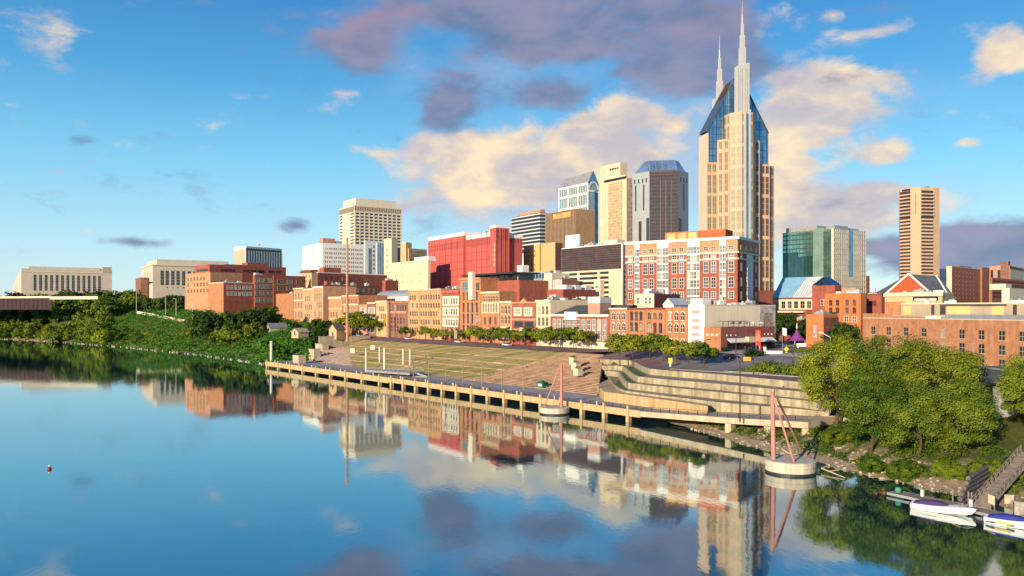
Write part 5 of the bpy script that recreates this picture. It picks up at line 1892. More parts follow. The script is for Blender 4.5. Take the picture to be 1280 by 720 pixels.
# glass roofed hall (968-1045, 343-385)
b = Bld('glass_roof_hall', 'hall with a large sloping blue and silver glass roof over a columned storey', 'building', 1018, 360, 966, 1024, 373, 12, vp=-130)
H = b.H
b.wall(BRICK_D, ph=.2)
b.on(b.A, 'colonnade_wall', .2, b.WA, H - 5, H - .3, CREAM, .2)
b.win(b.A, b.cols(b.A, 6, .04), [H - 2.8], 2.0, 3.2, 'dark', G_DARK, F_CREAM, .21)
b.on(b.A, 'balcony_slab', b.WA * .1, b.WA * .8, H - 6.4, H - 5.6, CREAM_L, 2.0)
zr = b.z(345); y1 = b.WA
mb = MB(); mb.add([(-.5, 0, H + .4), (-.5, y1, H + .4), (8, y1, zr), (8, 0, zr), (9, 0, H), (9, y1, H)], [(0, 3, 2, 1), (0, 4, 3), (1, 2, 5), (2, 3, 4, 5)], mat('silver_roof_glass', (.58, .64, .68), .3, .12, .3, metal=.15)); b.part('glass_roof', mb)
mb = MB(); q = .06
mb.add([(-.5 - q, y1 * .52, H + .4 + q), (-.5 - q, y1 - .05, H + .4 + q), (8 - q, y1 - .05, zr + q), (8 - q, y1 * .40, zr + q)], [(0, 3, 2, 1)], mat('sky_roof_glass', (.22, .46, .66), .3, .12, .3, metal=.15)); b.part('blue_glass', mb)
mb = MB()
for i in range(19):
    y = y1 * i / 18
    mb.tube((-.55, y, H + .52), (7.95, y, zr + .12), .07, .07, METAL_G, 4)
b.part('glazing_bar', mb); b.done()
b = Bld('brick_gable', 'dark gabled brick building behind the silver glass roof', 'building', 1044, 345, 1015, 1052, 357, 12, vp=-130)
b.wall(BRICK_R, ph=.2); w, y1, h = b.WB, b.WA, b.H
zr = b.z(345.5)
mb = MB(); mb.add([(-.3, 0, h + .3), (-.3, y1, h + .3), (-.3, y1 / 2, zr), (w, 0, h + .3), (w, y1, h + .3), (w, y1 / 2, zr)], [(0, 2, 1), (3, 4, 5), (0, 3, 5, 2), (1, 2, 5, 4), (0, 1, 4, 3)], G_DBLUE); b.part('dark_roof', mb)
b.win(b.A, [b.WA * .45, b.WA * .6], [b.z(378)], 1.2, 2.6, 'sash', G_DARK, F_CREAM); b.done()

# green glass tower
b = Bld('green_glass_tower', 'broad green glass office block with a beige gridded right face and metal roof screens', 'office building', 1042, 470, 979, 1082, 286, 12, vp=-60)
GW = mat('beige_curtain_glass', (.33, .34, .26), .18, .25, .15, metal=.5)
H = b.H
b.wall(GW, ph=.3)
x1, x2 = b.uf(1017), b.uf(1029.5)
b.on(b.A, 'green_glass', 0, x1, 0, H - .5, G_GREEN, .15)
b.on(b.A, 'pale_green_slab', x1, x2, 0, H + 1, mat('pale_green_glass', (.32, .50, .42), .2, .12, .15, metal=.5), .6)
b.on(b.A, 'green_glass', x2, b.WA - .6, 0, H - .5, G_GREEN, .1)
b.on(b.A, 'dark_glass', .3, b.uf(1016), 0, b.z(318), mat('deep_teal_glass', (.04, .12, .13), .1, .3, .15, metal=.6), .3)
b.on(b.A, 'dark_glass', .3, b.uf(998), b.z(318), b.z(312), MATS['deep_teal_glass'], .3)
b.bands(b.A, 'floor_band', [b.z(v) for v in (290, 296, 302, 308, 314, 320, 326, 332, 338)], .8, mat('dark_green_band', (.05, .09, .085), .4, .2, .3), .25, 0, x1 - .2)
b.bands(b.A, 'floor_band', [b.z(v) for v in (290, 296, 303, 310, 317, 324, 331, 338, 345, 352)], .8, MATS['dark_green_band'], .25, x2, b.WA - 1)
b.ribs(b.A, 'mullion', 9, .22, 0, H, MATS['dark_green_band'], .32, 0, x1)
b.on(b.A, 'corner_pier', b.WA - 1.2, b.WA, 0, H + .3, CREAM, .5)
for v in np.arange(290, 368, 6.6):
    b.on(b.B, 'beige_spandrel', 0, b.WB, b.z(v) - .45, b.z(v) + .45, STONE, .2)
b.ribs(b.B, 'mullion', 16, .3, 0, H, STONE, .28)
b.on(b.B, 'blue_glass_strip', b.WB * .46, b.WB * .58, b.z(345), H, G_BLUE, .32)
b.box('roof_screen', 2, 14, b.WA * .35, b.WA * .98, H, b.z(281.5, 480), METAL_G)
b.box('roof_screen', 2, 16, b.WA * .02, b.WA * .18, H, b.z(281), METAL_G); b.box('roof_screen', 17, b.WB - 4, 2, 12, H, b.z(282.5), METAL_G)
b.done()
b = Bld('brown_block', 'small brown block peeping out right of the green glass tower', 'building', 1083, 620, 1078, 1087, 345, 12, vp=-60)
b.wall(BRICK_B, ph=.2); b.bands(b.B, 'floor_line', [b.z(v) for v in (350, 355, 360)], .6, BRICK_D, .1); b.done()

# tall tan residential tower
d = 620
c = XY(1145, d)
t = thing('balcony_tower', 'tall slender tan tower with stacked dark balconies between blank piers', 'skyscraper', (c.x, c.y, 12), -math.atan2(c.x, c.y) + .05)
k = d / F
TAN = mat('tan_precast', (.52, .37, .25), .85, .1, .12, streak=.35)
pl = [(-11.2, 2), (-3.8, -4), (3.0, -4), (12.3, 2.5), (16.6, 6.5), (16.6, 18), (8, 25), (-8, 25), (-11.2, 20)]
def yz(v): return ZV(v, d) - 12
mb = MB(); mb.prism(pl, -4, yz(235), TAN); mb.build('wall', t)
f9 = Facets(t, c, 12); f9.d = d
fa, fb, fc = (pl[0], pl[1]), (pl[2], pl[3]), (pl[8], pl[0])
for fcx, m0 in ((fa, .02), (fb, .05)):
    Lf = f9.L(fcx)
    f9.on(fcx, 'balcony_recess', Lf * m0, Lf * .97, 0, yz(239), G_BROWN, .06)
    f9.bands(fcx, 'balcony_slab', [yz(v) for v in np.arange(243.5, 272, 4.3)], 1.0, TAN, 1.3, Lf * m0, Lf * .97)
    f9.bands(fcx, 'balcony_slab', [yz(v) for v in np.arange(275, 360, 4.3)], 1.25, TAN, .6, Lf * m0, Lf * .97)
f9.on(fb, 'painted_shadow_gap', 0, f9.L(fb), yz(274), yz(272), G_DARK, .4)  # dark slab standing proud, the gap's shadow is painted by its colour
f9.on(fa, 'top_louvre', f9.L(fa) * .2, f9.L(fa) * .95, yz(238.6), yz(236.2), G_DARK, .2)
f9.on((pl[1], pl[2]), 'window_column', 3.0, 3.9, yz(268), yz(242), mat('tan_dark_slot', (.30, .20, .14), .8, .3, .6), .05)
mb = MB(); mb.box(6, 9.5, 3, 8, yz(235), yz(233.4), G_DARK); mb.build('roof_unit', t)

# brewery style hall with big gable (1083-1185)
b = Bld('gabled_hall', 'large hall with a red brick gable edged in white and dark sloping roofs', 'building', 1136, 330, 1100, 1150, 372, 12, vp=-700, WB=40)
gy = b.WA
b.box('wall', 0, 36, -4, gy + 4, -2, b.H - .4, BRICK_R)
pL, pR, pk = b.WA - b.uf(1106), None, b.z(342.5)
e = Vector((b.a.x, b.a.y))
def yA(u):            # distance along the A line, positive to the left of the corner
    return b.WA - b.uf(u)
yl, yr, ym = yA(1105.5), yA(1166), yA(1136.5)
zb = b.z(369)
mb = MB(); mb.add([(-.8, yl, zb), (-.8, yr, zb), (-.8, ym, pk), (2, yl, zb), (2, yr, zb), (2, ym, pk)], [(0, 1, 2), (5, 4, 3), (0, 3, 4, 1), (1, 4, 5, 2), (2, 5, 3, 0)], mat('red_gable_brick', (.42, .085, .035), .9, .15, .4)); b.part('gable', mb)
mb = MB(); mb.add([(-.4, yl, -1), (-.4, yr, -1), (-.4, yr, zb - .02), (-.4, yl, zb - .02)], [(0, 1, 2, 3)], BRICK_R); b.part('gable_wall', mb)
mb = MB()
for (ya, yb) in ((yl - 0.0, ym), (yr, ym)):
    p, q = Vector((-1.0, ya, zb)), Vector((-1.0, yb, pk + .1))
    mb.tube(p, q, .42, .42, WHITE, 6)
b.part('white_verge', mb)
yfl, yfr = yA(1081), yA(1187)
zl = b.z(373)
mb = MB(); mb.add([(0, ym, pk), (0, yl, zb), (0, yfl, zl), (18, yfl, zl), (18, ym + 4, pk - .3)], [(0, 1, 2), (0, 2, 3, 4)], ROOF_D)
mb.add([(0, ym, pk), (20, ym - 8, pk - .5), (14, yfr, zl + .5), (0, yfr, zl), (0, yr, zb)], [(0, 4, 3, 2, 1)], mat('grey_slate', (.13, .13, .15), .8, .3, .6)); b.part('slate_roof', mb)
mb = MB(); p, q = Vector((-.3, ym - 4, pk - 1.2)), Vector((-.3, yfr, zl + .4)); mb.tube((6, ym - 9, pk - .6), (0, yfr, zl + .3), .3, .3, WHITE, 6); b.part('white_verge', mb)
b.box('chimney', -2, -1, yl + 3.2, yl + 4.6, b.H - 2, b.z(360), WHITE); b.clutter(2, 41, hm=1.4)
b.done()

# low buff buildings behind the brick warehouse
b = Bld('buff_hall', 'low buff building with a flat cream roof edge and a dark strip of windows', 'building', 1178, 262, 1106, 1192, 367, 12, vp=-500)
b.wall(BRICK_Y, ph=.5, parapet=CREAM)
b.on(b.A, 'roof_edge', -.3, b.WA + .3, b.H - .8, b.H + .2, CREAM, .6)
b.on(b.A, 'window_strip', b.WA * .50, b.WA * .93, b.z(376), b.z(370.2), G_DARK, .1)
b.on(b.A, 'stored_bottles', b.WA * .53, b.WA * .90, b.z(375.5), b.z(373), F_WHITE, .16)
b.on(b.A, 'orange_lower_wall', 0, b.WA * .35, -1, b.z(377), BRICK_O, .1); b.clutter(7, 42, hm=1.6); b.done()
b = Bld('buff_shed', 'wide grey buff rooftop storey with yellow panels behind the brick warehouse parapet', 'building', 1300, 205, 1126, None, 379.5, 12, vp=-900, WB=18)
b.wall(mat('grey_buff_render', (.36, .30, .22), .9, .12, .3, streak=.4), ph=.3, parapet=CREAM)
YP = mat('yellow_panel', (.62, .44, .17), .8, .1, .3)
for u0, u1 in ((1129, 1139), (1184, 1213), (1240, 1255)):
    b.on(b.A, 'yellow_panel', b.uf(u0), b.uf(u1), b.z(393, 230), b.z(383, 230), YP, .1)
for u0, u1 in ((1164, 1168), (1175, 1182), (1266, 1271)):
    b.on(b.A, 'dark_opening', b.uf(u0), b.uf(u1), b.z(393, 230), b.z(381.5, 230), G_DARK, .1)
b.on(b.A, 'fascia', b.uf(1175), b.uf(1258), b.z(382.5, 225), b.z(380.5, 225), ROOF_D, .5); b.clutter(5, 43, hm=1.3); b.done()

# the long brick warehouse
b = Bld('brick_warehouse', 'long orange brick warehouse wall with two rows of small dark windows behind the big trees', 'warehouse', 1300, 152, 1079, None, 403, 10.0, vp=490, WB=26)
H = 12.6
b.H = H
b.wall(BRICK_O, ph=.5, H=H)
BR2 = mat('warehouse_brick', (.43, .205, .105), .92, .3, .6, streak=.3, bump=.3)
b.on(b.A, 'brick_face', .02, b.WA - .02, -2, H + .4, BR2, .06)
st = b.uf(1150)
b.on(b.A, 'parapet_step', 0, st, H + .4, H + 1.0, BR2, .06, back=.5); b.on(b.A, 'parapet_step', 0, st * .5, H + 1.0, H + 1.6, BR2, .06, back=.5)
b.on(b.A, 'coping', 0, b.WA, H + .38, H + .55, CREAM_L, .12)
xs = [b.uf(u) for u in (1092, 1111.5, 1133, 1155.5, 1179, 1203, 1227.5, 1253, 1279)]
WS = mat('window_sill_stone', (.52, .42, .32), .9, .1, 1)
b.win(b.A, xs, [H - 2.7], 1.5, 1.9, 'dark', G_DARK, WS, .06); b.win(b.A, xs, [H - 5.6], 1.5, 1.9, 'dark', G_DARK, WS, .06); b.win(b.A, xs, [H - 8.5], 1.5, 1.9, 'dark', G_DARK, WS, .06)
b.on(b.A, 'downpipe', b.uf(1216), b.uf(1216) + .2, 0, H - 5, METAL_G, .25)
b.clutter(9, 51, hm=1.2)
b.box('roof_duct', 4, 6, b.WA * .1, b.WA * .55, H + .3, H + 1.5, METAL_G)
b.done()

# far right blocks
b = Bld('brown_hotel', 'square brown brick block with a grid of small pale windows and white roof plant', 'building', 1190, 560, 1183, 1234, 333, 12, vp=-300)
BH = mat('dull_brown_brick', (.30, .13, .085), .9, .15, .2, streak=.3)
b.wall(BH, ph=.4, parapet=CREAM)
b.on(b.A, 'pale_end_wall', .1, b.WA - .1, 0, b.H, CREAM, .1)
b.win(b.B, b.cols(b.B, 6, .05, .35), [b.z(v) for v in (339, 344.5, 350, 355.5, 361, 366.5, 372)], 1.2, 1.2, 'sash', G_SKY, BH)
b.on(b.B, 'stair_tower', b.WB * .78, b.WB, 0, b.z(330), BH, 1.5)
b.box('roof_plant', b.WB * .3, b.WB * .62, 2, 7, b.H, b.z(330.5), BRICK_B); b.done()
b = Bld('brown_hotel', 'stepped brown block with a tall purple brown stair tower at the right edge', 'building', 1262, 600, 1237, None, 332.5, 12, vp=-500, WB=60)
b.wall(BRICK_P, ph=.4)
b.box('stair_tower', -1.5, 6, b.WA * .05, b.WA * .42, -2, b.z(326.5), BRICK_B)
for f0, f1 in ((.05, .18), (.4, .55)):
    b.on(b.A, 'window_stripe', b.WA * f0, b.WA * f1, 0, b.z(337), G_DARK, .1)
b.on(b.B, 'cream_panel', 3, b.WB, b.z(350), b.z(336), CREAM, .1); b.on(b.B, 'brown_top', 0, b.WB, b.z(335.5), b.H, BRICK_B, .2)
b.done()
b = Bld('brown_hotel', 'low brown block with layered bands in front of the tall stair tower at right', 'building', 1240, 480, 1236, 1340, 347.5, 12, vp=-300)
b.wall(BH, ph=.3); b.bands(b.B, 'floor_band', [b.z(v) for v in (350, 355, 360, 365, 370)], 1.0, BRICK_D, .4); b.done()
b = Bld('cream_block', 'small cream block with two rows of dark windows near the right edge', 'building', 1262, 330, 1252, 1330, 361.5, 12, vp=-300)
b.wall(CREAM_L, ph=.5); b.win(b.B, b.cols(b.B, 7, .05), [b.z(368), b.z(376)], 2.0, 1.3, 'dark', G_DARK, F_CREAM)
b.box('roof_hut', 6, 14, 3, 9, b.H, b.z(354), CREAM); b.done()
b = Bld('pale_block', 'thin pale blue grey far block just left of the square brown block', 'building', 1178, 800, 1172, 1184, 336, 12, vp=-100)
b.wall(PG, ph=.2); b.win(b.B, b.cols(b.B, 3, .05), [b.z(v) for v in (342, 349, 356, 363)], 1.5, 2.5, 'dark', G_BROWN, PG); b.done()

# steel bridge approach at the right edge
BS = mat('blue_grey_steel', (.085, .105, .125), .6, .2, .3, metal=.2)
p, q = XY(1221, 140), XY(1330, 118)
zt = ZV(457.5, 140)
br = thing('steel_viaduct', 'blue grey steel viaduct girder running off the right edge behind the trees', 'bridge', (p.x, p.y, zt), math.atan2(q.y - p.y, q.x - p.x))
Lb = (q - p).length
mb = MB(); mb.box(0, Lb, 0, 7, -2.7, 0, BS); mb.build('girder', br)
mb = MB(); mb.box(0, Lb, -.25, 0, -.25, .05, METAL_G); mb.box(0, Lb, -.25, 0, -2.75, -2.5, METAL_D); mb.build('flange', br)
for x in (3, 16, 29):
    if x < Lb:
        mb = MB(); mb.box(x, x + 1.6, 1, 6, -zt - 1, -2.7, CONC_G); mb.build('pier', br)
mb = MB(); mb.box(0, Lb, 6.2, 6.8, -zt, -2.7, BRICK_B); mb.build('abutment_wall', br)

# ------------------------------------------------------------------ left: road bridge, viaduct ramp, sheds, mast
a, c = Vector((-700, 780)), XY(64, 655)
zt = 35.6
bd = thing('road_bridge', 'dark red steel road bridge with a pale parapet at the far left edge', 'bridge', (a.x, a.y, 0), math.atan2(c.y - a.y, c.x - a.x))
Lb = (c - a).length
MR = mat('dark_red_steel', (.035, .015, .018), .7, .2, .2)
mb = MB(); mb.box(0, Lb, 0, 14, zt - .5, zt, CONC); mb.build('deck', bd)
mb = MB(); mb.box(0, Lb, -.35, 0, zt - .4, zt + 1.1, CREAM_L); mb.build('parapet', bd)
mb = MB(); mb.box(0, Lb, .4, 1.0, zt - 9.8, zt - .5, MR); mb.box(0, Lb, .2, 1.2, zt - 10.0, zt - 9.7, MR)
for i in range(int(Lb / 5)):
    mb.box(i * 5, i * 5 + .25, .2, .4, zt - 9.7, zt - .5, MR)
mb.build('girder', bd)
for x in (60, 150, 235):
    mb = MB(); mb.box(x, x + 5, 1, 12, -2, zt - 9.9, CONC_G); mb.build('pier', bd)
a2, c2_ = XY(62, 652), XY(122, 640)
rb = thing('road_wall', 'pale low road parapet wall running along the top of the wooded bank at left', 'wall', (a2.x, a2.y, 0), math.atan2(c2_.y - a2.y, c2_.x - a2.x))
mb = MB(); mb.box(0, (c2_ - a2).length, 0, .5, zt - 1.6, zt + .6, CREAM_L); mb.build('wall', rb)
mb = MB(); mb.box(0, (c2_ - a2).length, -.1, .6, zt + .6, zt + .8, CONC); mb.build('coping', rb)

vr = [P(168, 393.5, 23.0), P(200, 398, 20.5), P(235, 403.5, 17.8), P(262, 407, 16.0)]
vr = [XY(172, 640).to_3d() + Vector((0, 0, 23.6)), XY(205, 598).to_3d() + Vector((0, 0, 20.2)), XY(235, 558).to_3d() + Vector((0, 0, 17.3)), XY(268, 535).to_3d() + Vector((0, 0, 15.4))]
vd = thing('road_viaduct', 'curving concrete road ramp with pale parapets climbing behind the ivy slope', 'road ramp', (vr[1].x, vr[1].y, 0))
o0 = Vector((vr[1].x, vr[1].y, 0))
def ribbon(mb, pts, off0, off1, z0, z1, m):
    for p, q in zip(pts[:-1], pts[1:]):
        n = Vector((-(q - p).y, (q - p).x, 0)).normalized()
        vs_ = []
        for r in (p, q):
            for o, z in ((off0, z0), (off1, z0), (off1, z1), (off0, z1)):
                vs_.append(r - o0 + n * o + Vector((0, 0, z)))
        mb.add(vs_, [(0, 1, 5, 4), (1, 2, 6, 5), (2, 3, 7, 6), (3, 0, 4, 7), (0, 3, 2, 1), (4, 5, 6, 7)], m)
mb = MB(); ribbon(mb, vr, 0, 16, -1.2, 0, ASPHALT); mb.build('deck', vd)
mb = MB(); ribbon(mb, vr, -.5, -.02, -1.3, .9, CREAM_L); mb.build('parapet', vd)
mb = MB(); ribbon(mb, vr, 16.02, 16.5, -1.3, .9, CREAM_L); mb.build('parapet', vd)
for i in (1, 2):
    p = vr[i] - o0
    mb = MB(); mb.box(p.x - 1, p.x + 1, p.y + 2, p.y + 12, 2, vr[i].z - 1.2, CONC_G); mb.build('pier', vd)

# steel mast
p = P(434, 424.5, 10.6)
ms = thing('steel_mast', 'very tall rust tan steel mast standing at the left end of the riverfront street', 'mast', p)
RUST = mat('rust_tan_steel', (.40, .24, .15), .7, .2, .5, streak=.3)
hm = ZV(297, p.y) - 10.6
mb = MB(); mb.tube((0, 0, -1), (0, 0, hm), .70, .50, RUST, 12); mb.build('pole', ms)
mb = MB()
for i in range(8):
    mb.lathe([(.66, 0), (.78, .1), (.78, .35), (.62, .45)], RUST, 12, (0, 0, hm * (i + 1) / 9))
mb.build('collar', ms)
# small gabled pavilion (408-428, 410-423) and boat-house (336-360, 401-418), low wall
def hut(label, u, v, z, w, l, h, hr, mw, mr_, rz, cat='hut', name='gabled_hut'):
    p = P(u, v, z)
    t = thing(name, label, cat, p, rz)
    mb = MB(); mb.box(-w / 2, w / 2, -l / 2, l / 2, -1.5, h, mw)
    mb.add([(-w / 2, -l / 2, h), (w / 2, -l / 2, h), (0, -l / 2, h + hr), (-w / 2, l / 2, h), (w / 2, l / 2, h), (0, l / 2, h + hr)], [(0, 1, 2), (5, 4, 3)], mw); mb.build('wall', t)
    mb = MB(); e = .5
    zz = h - e * hr / (w / 2)
    for s in (-1, 1):
        mb.add([(s * (w / 2 + e), -l / 2 - e, zz + .05), (s * (w / 2 + e), l / 2 + e, zz + .05), (0, l / 2 + e, h + hr + .05), (0, -l / 2 - e, h + hr + .05),
                (s * (w / 2 + e), -l / 2 - e, zz + .25), (s * (w / 2 + e), l / 2 + e, zz + .25), (0, l / 2 + e, h + hr + .25), (0, -l / 2 - e, h + hr + .25)],
               [(0, 1, 2, 3), (4, 7, 6, 5), (0, 4, 5, 1), (0, 3, 7, 4), (1, 5, 6, 2)], mr_)
    mb.build('roof', t)
    mb = MB(); mb.box(-.6, .6, -l / 2 - .08, -l / 2, 0, 2.1, F_DARK); mb.build('door', t)
hut('grey roofed buff hut under the bushy trees at the left above the ivy slope', 346, 414.5, 12.6, 5.0, 10, 2.6, 2.2, mat('hut_board', (.46, .40, .33), .9, .15, .6), mat('hut_shingle', (.20, .19, .20), .9, .25, .6), -.95)
hut('low buff shelter with a shallow roof between the grey roofed hut and the mast', 375, 419, 12, 7, 6, 1.8, 1.8, mat('shelter_buff', (.50, .38, .24), .9, .15, .5), mat('shelter_roof', (.42, .33, .22), .9, .2, .6), -.8)
hut('small buff pavilion with a brown hipped roof beside the tall mast', 421, 420.5, 12.0, 6, 5, 3.6, 2.6, mat('pavilion_buff', (.52, .36, .18), .9, .15, .5), mat('brown_shingle', (.15, .10, .09), .9, .25, .6), -.7)

# lamp posts
def lamp(label, p, h, arm=1.6, rz=0, m=None, group=None):
    m = m or METAL_G
    t = thing('street_lamp', label, 'street lamp', p, rz, group)
    mb = MB(); mb.tube((0, 0, -.5), (0, 0, h), .16, .10, m, 8); mb.build('post', t)
    mb = MB(); mb.tube((0, 0, h - .1), (arm, 0, h + .15), .08, .07, m, 6); arm_o = mb.build('arm', t)
    mb = MB(); mb.box(arm - .2, arm + .7, -.18, .18, h + .05, h + .25, m); mb.build('lamp_head', arm_o)
    return t
for (u, v, d_, h, lab) in ((207, 388, 597, 9.5, 'leftmost tall street lamp beside the viaduct'), (220, 391, 584, 9.5, 'second street lamp beside the viaduct'), (231.5, 387, 600, 9, 'farther street lamp among the trees behind the viaduct'), (240.5, 396, 562, 9.5, 'nearest street lamp by the right end of the viaduct'),
                        (170.5, 379, 645, 9, 'street lamp on the bank top at the left end of the viaduct')):
    q = XY(u, d_)
    lamp(lab, (q.x, q.y, float(terrain_z(np.array(q.x), np.array(q.y))) - .2), ZV(v - 18, d_) - float(terrain_z(np.array(q.x), np.array(q.y))), 1.5, 2.8, WHITE)
lamp0 = None
for i, s in enumerate(np.arange(112, 186, 9.3)):
    lb = 'slim tall lamp post with a small head on the middle of the wharf edge'
    q = sn3(s, 1.6, DZ)
    if lamp0 is None:
        lamp0 = lamp(lb, q, 7.2, .7, .7, WOOD, 'lamp posts along the wharf edge')
    else:
        dup(lamp0, q, .7, lb)
q = P(925, 524, 4.0)
lamp('tall dark lamp post standing in front of the terraced concrete walls', q, ZV(452, q.y) - 4.0, .8, 1.0, METAL_D)

# ------------------------------------------------------------------ vegetation
def leaf_mat(name, c0, c1, c2=None, rough=.6):
    m = bpy.data.materials.new(name)
    m.use_nodes = True
    nt = m.node_tree
    N, L = nt.nodes, nt.links
    b = N['Principled BSDF']
    b.inputs['Roughness'].default_value = rough
    b.inputs['Specular IOR Level'].default_value = .2
    tc = N.new('ShaderNodeTexCoord')
    oi = N.new('ShaderNodeObjectInfo')
    n = N.new('ShaderNodeTexNoise')
    n.inputs['Scale'].default_value = .45
    n.inputs['Detail'].default_value = 4
    L.new(tc.outputs['Object'], n.inputs['Vector'])
    add = N.new('ShaderNodeMath')
    add.operation = 'MULTIPLY_ADD'
    L.new(oi.outputs['Random'], add.inputs[0])
    add.inputs[1].default_value = .35
    add.inputs[2].default_value = -.17
    a2 = N.new('ShaderNodeMath')
    L.new(n.outputs['Fac'], a2.inputs[0])
    L.new(add.outputs[0], a2.inputs[1])
    r = N.new('ShaderNodeValToRGB')
    r.color_ramp.elements[0].position = .3
    r.color_ramp.elements[0].color = (*c0, 1)
    r.color_ramp.elements[1].position = .72
    r.color_ramp.elements[1].color = (*c1, 1)
    L.new(a2.outputs[0], r.inputs[0])
    L.new(r.outputs[0], b.inputs['Base Color'])
    t = N.new('ShaderNodeBsdfTranslucent')
    L.new(r.outputs[0], t.inputs[0])
    mx = N.new('ShaderNodeMixShader')
    mx.inputs[0].default_value = .32
    out = N['Material Output']
    L.new(b.outputs[0], mx.inputs[1])
    L.new(t.outputs[0], mx.inputs[2])
    L.new(mx.outputs[0], out.inputs[0])
    return m

LEAF_Y = leaf_mat('yellow_green_leaf', (.12, .18, .012), (.33, .37, .022))
LEAF_G = leaf_mat('mid_green_leaf', (.055, .12, .012), (.24, .31, .022))
LEAF_D = leaf_mat('dark_green_leaf', (.025, .062, .012), (.075, .13, .02))
LEAF_K = leaf_mat('bright_ivy_leaf', (.045, .15, .014), (.14, .33, .026))
LEAF_P = leaf_mat('fresh_green_leaf', (.10, .17, .015), (.29, .34, .03))


def leaf_quads(rng, centers, normals, size):
    n = len(centers)
    up = rng.normal(size=(n, 3))
    t = np.cross(normals, up)
    t /= np.linalg.norm(t, axis=1, keepdims=True) + 1e-9
    b = np.cross(normals, t)
    sz = size * rng.uniform(.6, 1.25, (n, 1))
    t = t * sz * .5
    b = b * sz * .36
    k = normals * sz * .12
    v = np.stack([centers - t - k, centers - b, centers + t - k, centers + b], 1).reshape(-1, 3)
    f = np.arange(4 * n).reshape(n, 4)
    return v, f


def mesh_np(name, v, f, m):
    me = bpy.data.meshes.new(name)
    n = len(f)
    me.vertices.add(len(v))
    me.vertices.foreach_set('co', v.astype(np.float32).ravel())
    me.loops.add(4 * n)
    me.loops.foreach_set('vertex_index', f.astype(np.int32).ravel())
    me.polygons.add(n)
    me.polygons.foreach_set('loop_start', np.arange(0, 4 * n, 4, dtype=np.int32))
    me.materials.append(m)
    me.update(calc_edges=True)
    return me


def crown_mesh(seed, R, nclump, nleaf, leaf, m, low=-.55, clump=.30, stretch=.8):
    """Crown of leaf clumps spread through an uneven ellipsoid of unit radii R, centred on the origin."""
    rng = np.random.default_rng(seed)
    cs, ns, rs = [], [], []
    while len(cs) < nclump:
        d = rng.normal(size=3)
        d /= np.linalg.norm(d)
        if d[2] < low:
            continue
        lob = 1 + .16 * math.sin(3 * math.atan2(d[1], d[0]) + seed) + .10 * math.sin(5 * math.atan2(d[1], d[0]) + 2.3 * seed + 3 * d[2])
        r = (.50 + .42 * rng.random() ** .6) * lob
        cs.append(d * r * np.array(R))
        rs.append(clump * min(R) * rng.uniform(.65, 1.25))
    P_, Nn = [], []
    per = nleaf // nclump
    for c, r in zip(cs, rs):
        d = rng.normal(size=(per, 3))
        d /= np.linalg.norm(d, axis=1, keepdims=True)
        rad = r * (rng.random((per, 1)) ** .35) * rng.uniform(.8, 1.15, (per, 1))
        p = c + d * rad * np.array([1.15, 1.15, stretch])
        nn = d * .75 + rng.normal(size=(per, 3)) * .45 + np.array([0, 0, .35]) + (c / np.array(R)) * .35
        nn /= np.linalg.norm(nn, axis=1, keepdims=True)
        P_.append(p)
        Nn.append(nn)
    v, f = leaf_quads(rng, np.concatenate(P_), np.concatenate(Nn), leaf)
    return mesh_np('crown', v, f, m)


def trunk_mesh(seed, h, r, spread, nl=5, base=0.0):
    rnd = random.Random(seed)
    mb = MB()
    p = Vector((0, 0, -1))
    k = 4
    for i in range(k):
        q = Vector((rnd.uniform(-.12, .12) * r * 3, rnd.uniform(-.12, .12) * r * 3, -1 + (h + 1) * (i + 1) / k))
        mb.tube(p, q, r * (1 - .18 * i), r * (1 - .18 * (i + 1)), BARK, 8)
        p = q
    for i in range(nl):
        a = 2 * math.pi * i / nl + rnd.uniform(-.4, .4)
        s = Vector((0, 0, h * rnd.uniform(.5, .95)))
        e = Vector((math.cos(a) * spread * rnd.uniform(.5, .9), math.sin(a) * spread * rnd.uniform(.5, .9), h + spread * rnd.uniform(.3, .9)))
        mid = (s + e) / 2 + Vector((0, 0, -.1 * spread))
        mb.tube(s, mid, r * .5, r * .33, BARK, 6)
        mb.tube(mid, e, r * .33, r * .1, BARK, 6)
    return mb.mesh('trunk')


def tree(name, label, p, cm, tm, cz, rz=0, sc=1.0, group=None, cat='tree'):
    t = thing(name, label, cat, p, rz, group)
    t.scale = sc if hasattr(sc, '__len__') else (sc, sc, sc)
    c = link('crown', cm, t, (0, 0, cz))
    link('trunk', tm, t)
    return t


def gz(x, y):
    return float(terrain_z(np.array(float(x)), np.array(float(y))))

# --- the big clump on the right bank
bigs = [(11, (6.8, 6.2, 7.0), LEAF_Y), (12, (7.2, 6.5, 7.2), LEAF_P), (13, (7.4, 6.6, 7.0), LEAF_Y), (14, (6.0, 6.0, 6.2), LEAF_G), (15, (4.0, 4.0, 3.6), LEAF_G)]
crowns = [crown_mesh(s, R, 64, 27000, .31, m, low=-.8, clump=.27) for s, R, m in bigs]
tr = [trunk_mesh(s, 6, .38, 5, 6) for s in (21, 22)]
spec = [(1047, 149, 1.12, 0, 9.6, .3, 'yellow green leafy tree at the left end of the big clump on the right bank'),
        (1112, 142, 1.12, 1, 10.0, 1.1, 'tall dense green tree in the middle of the big clump on the right bank'),
        (1172, 131, 1.08, 2, 8.8, 2.2, 'broad yellow tinged tree at the right of the big clump on the right bank'),
        (1090, 130, .92, 3, 7.2, 4.0, 'lower dark green tree at the front of the big clump on the right bank'),
        (1200, 122, .86, 3, 6.0, 5.0, 'rounded green tree at the right front of the big clump by the gangway'),
        (1150, 123, .86, 1, 6.2, 2.8, 'low spreading green tree over the gravel bank in the clump centre'),
        (1292, 122, .80, 3, 9.0, 3.3, 'dark green tree cut by the right edge of the picture')]
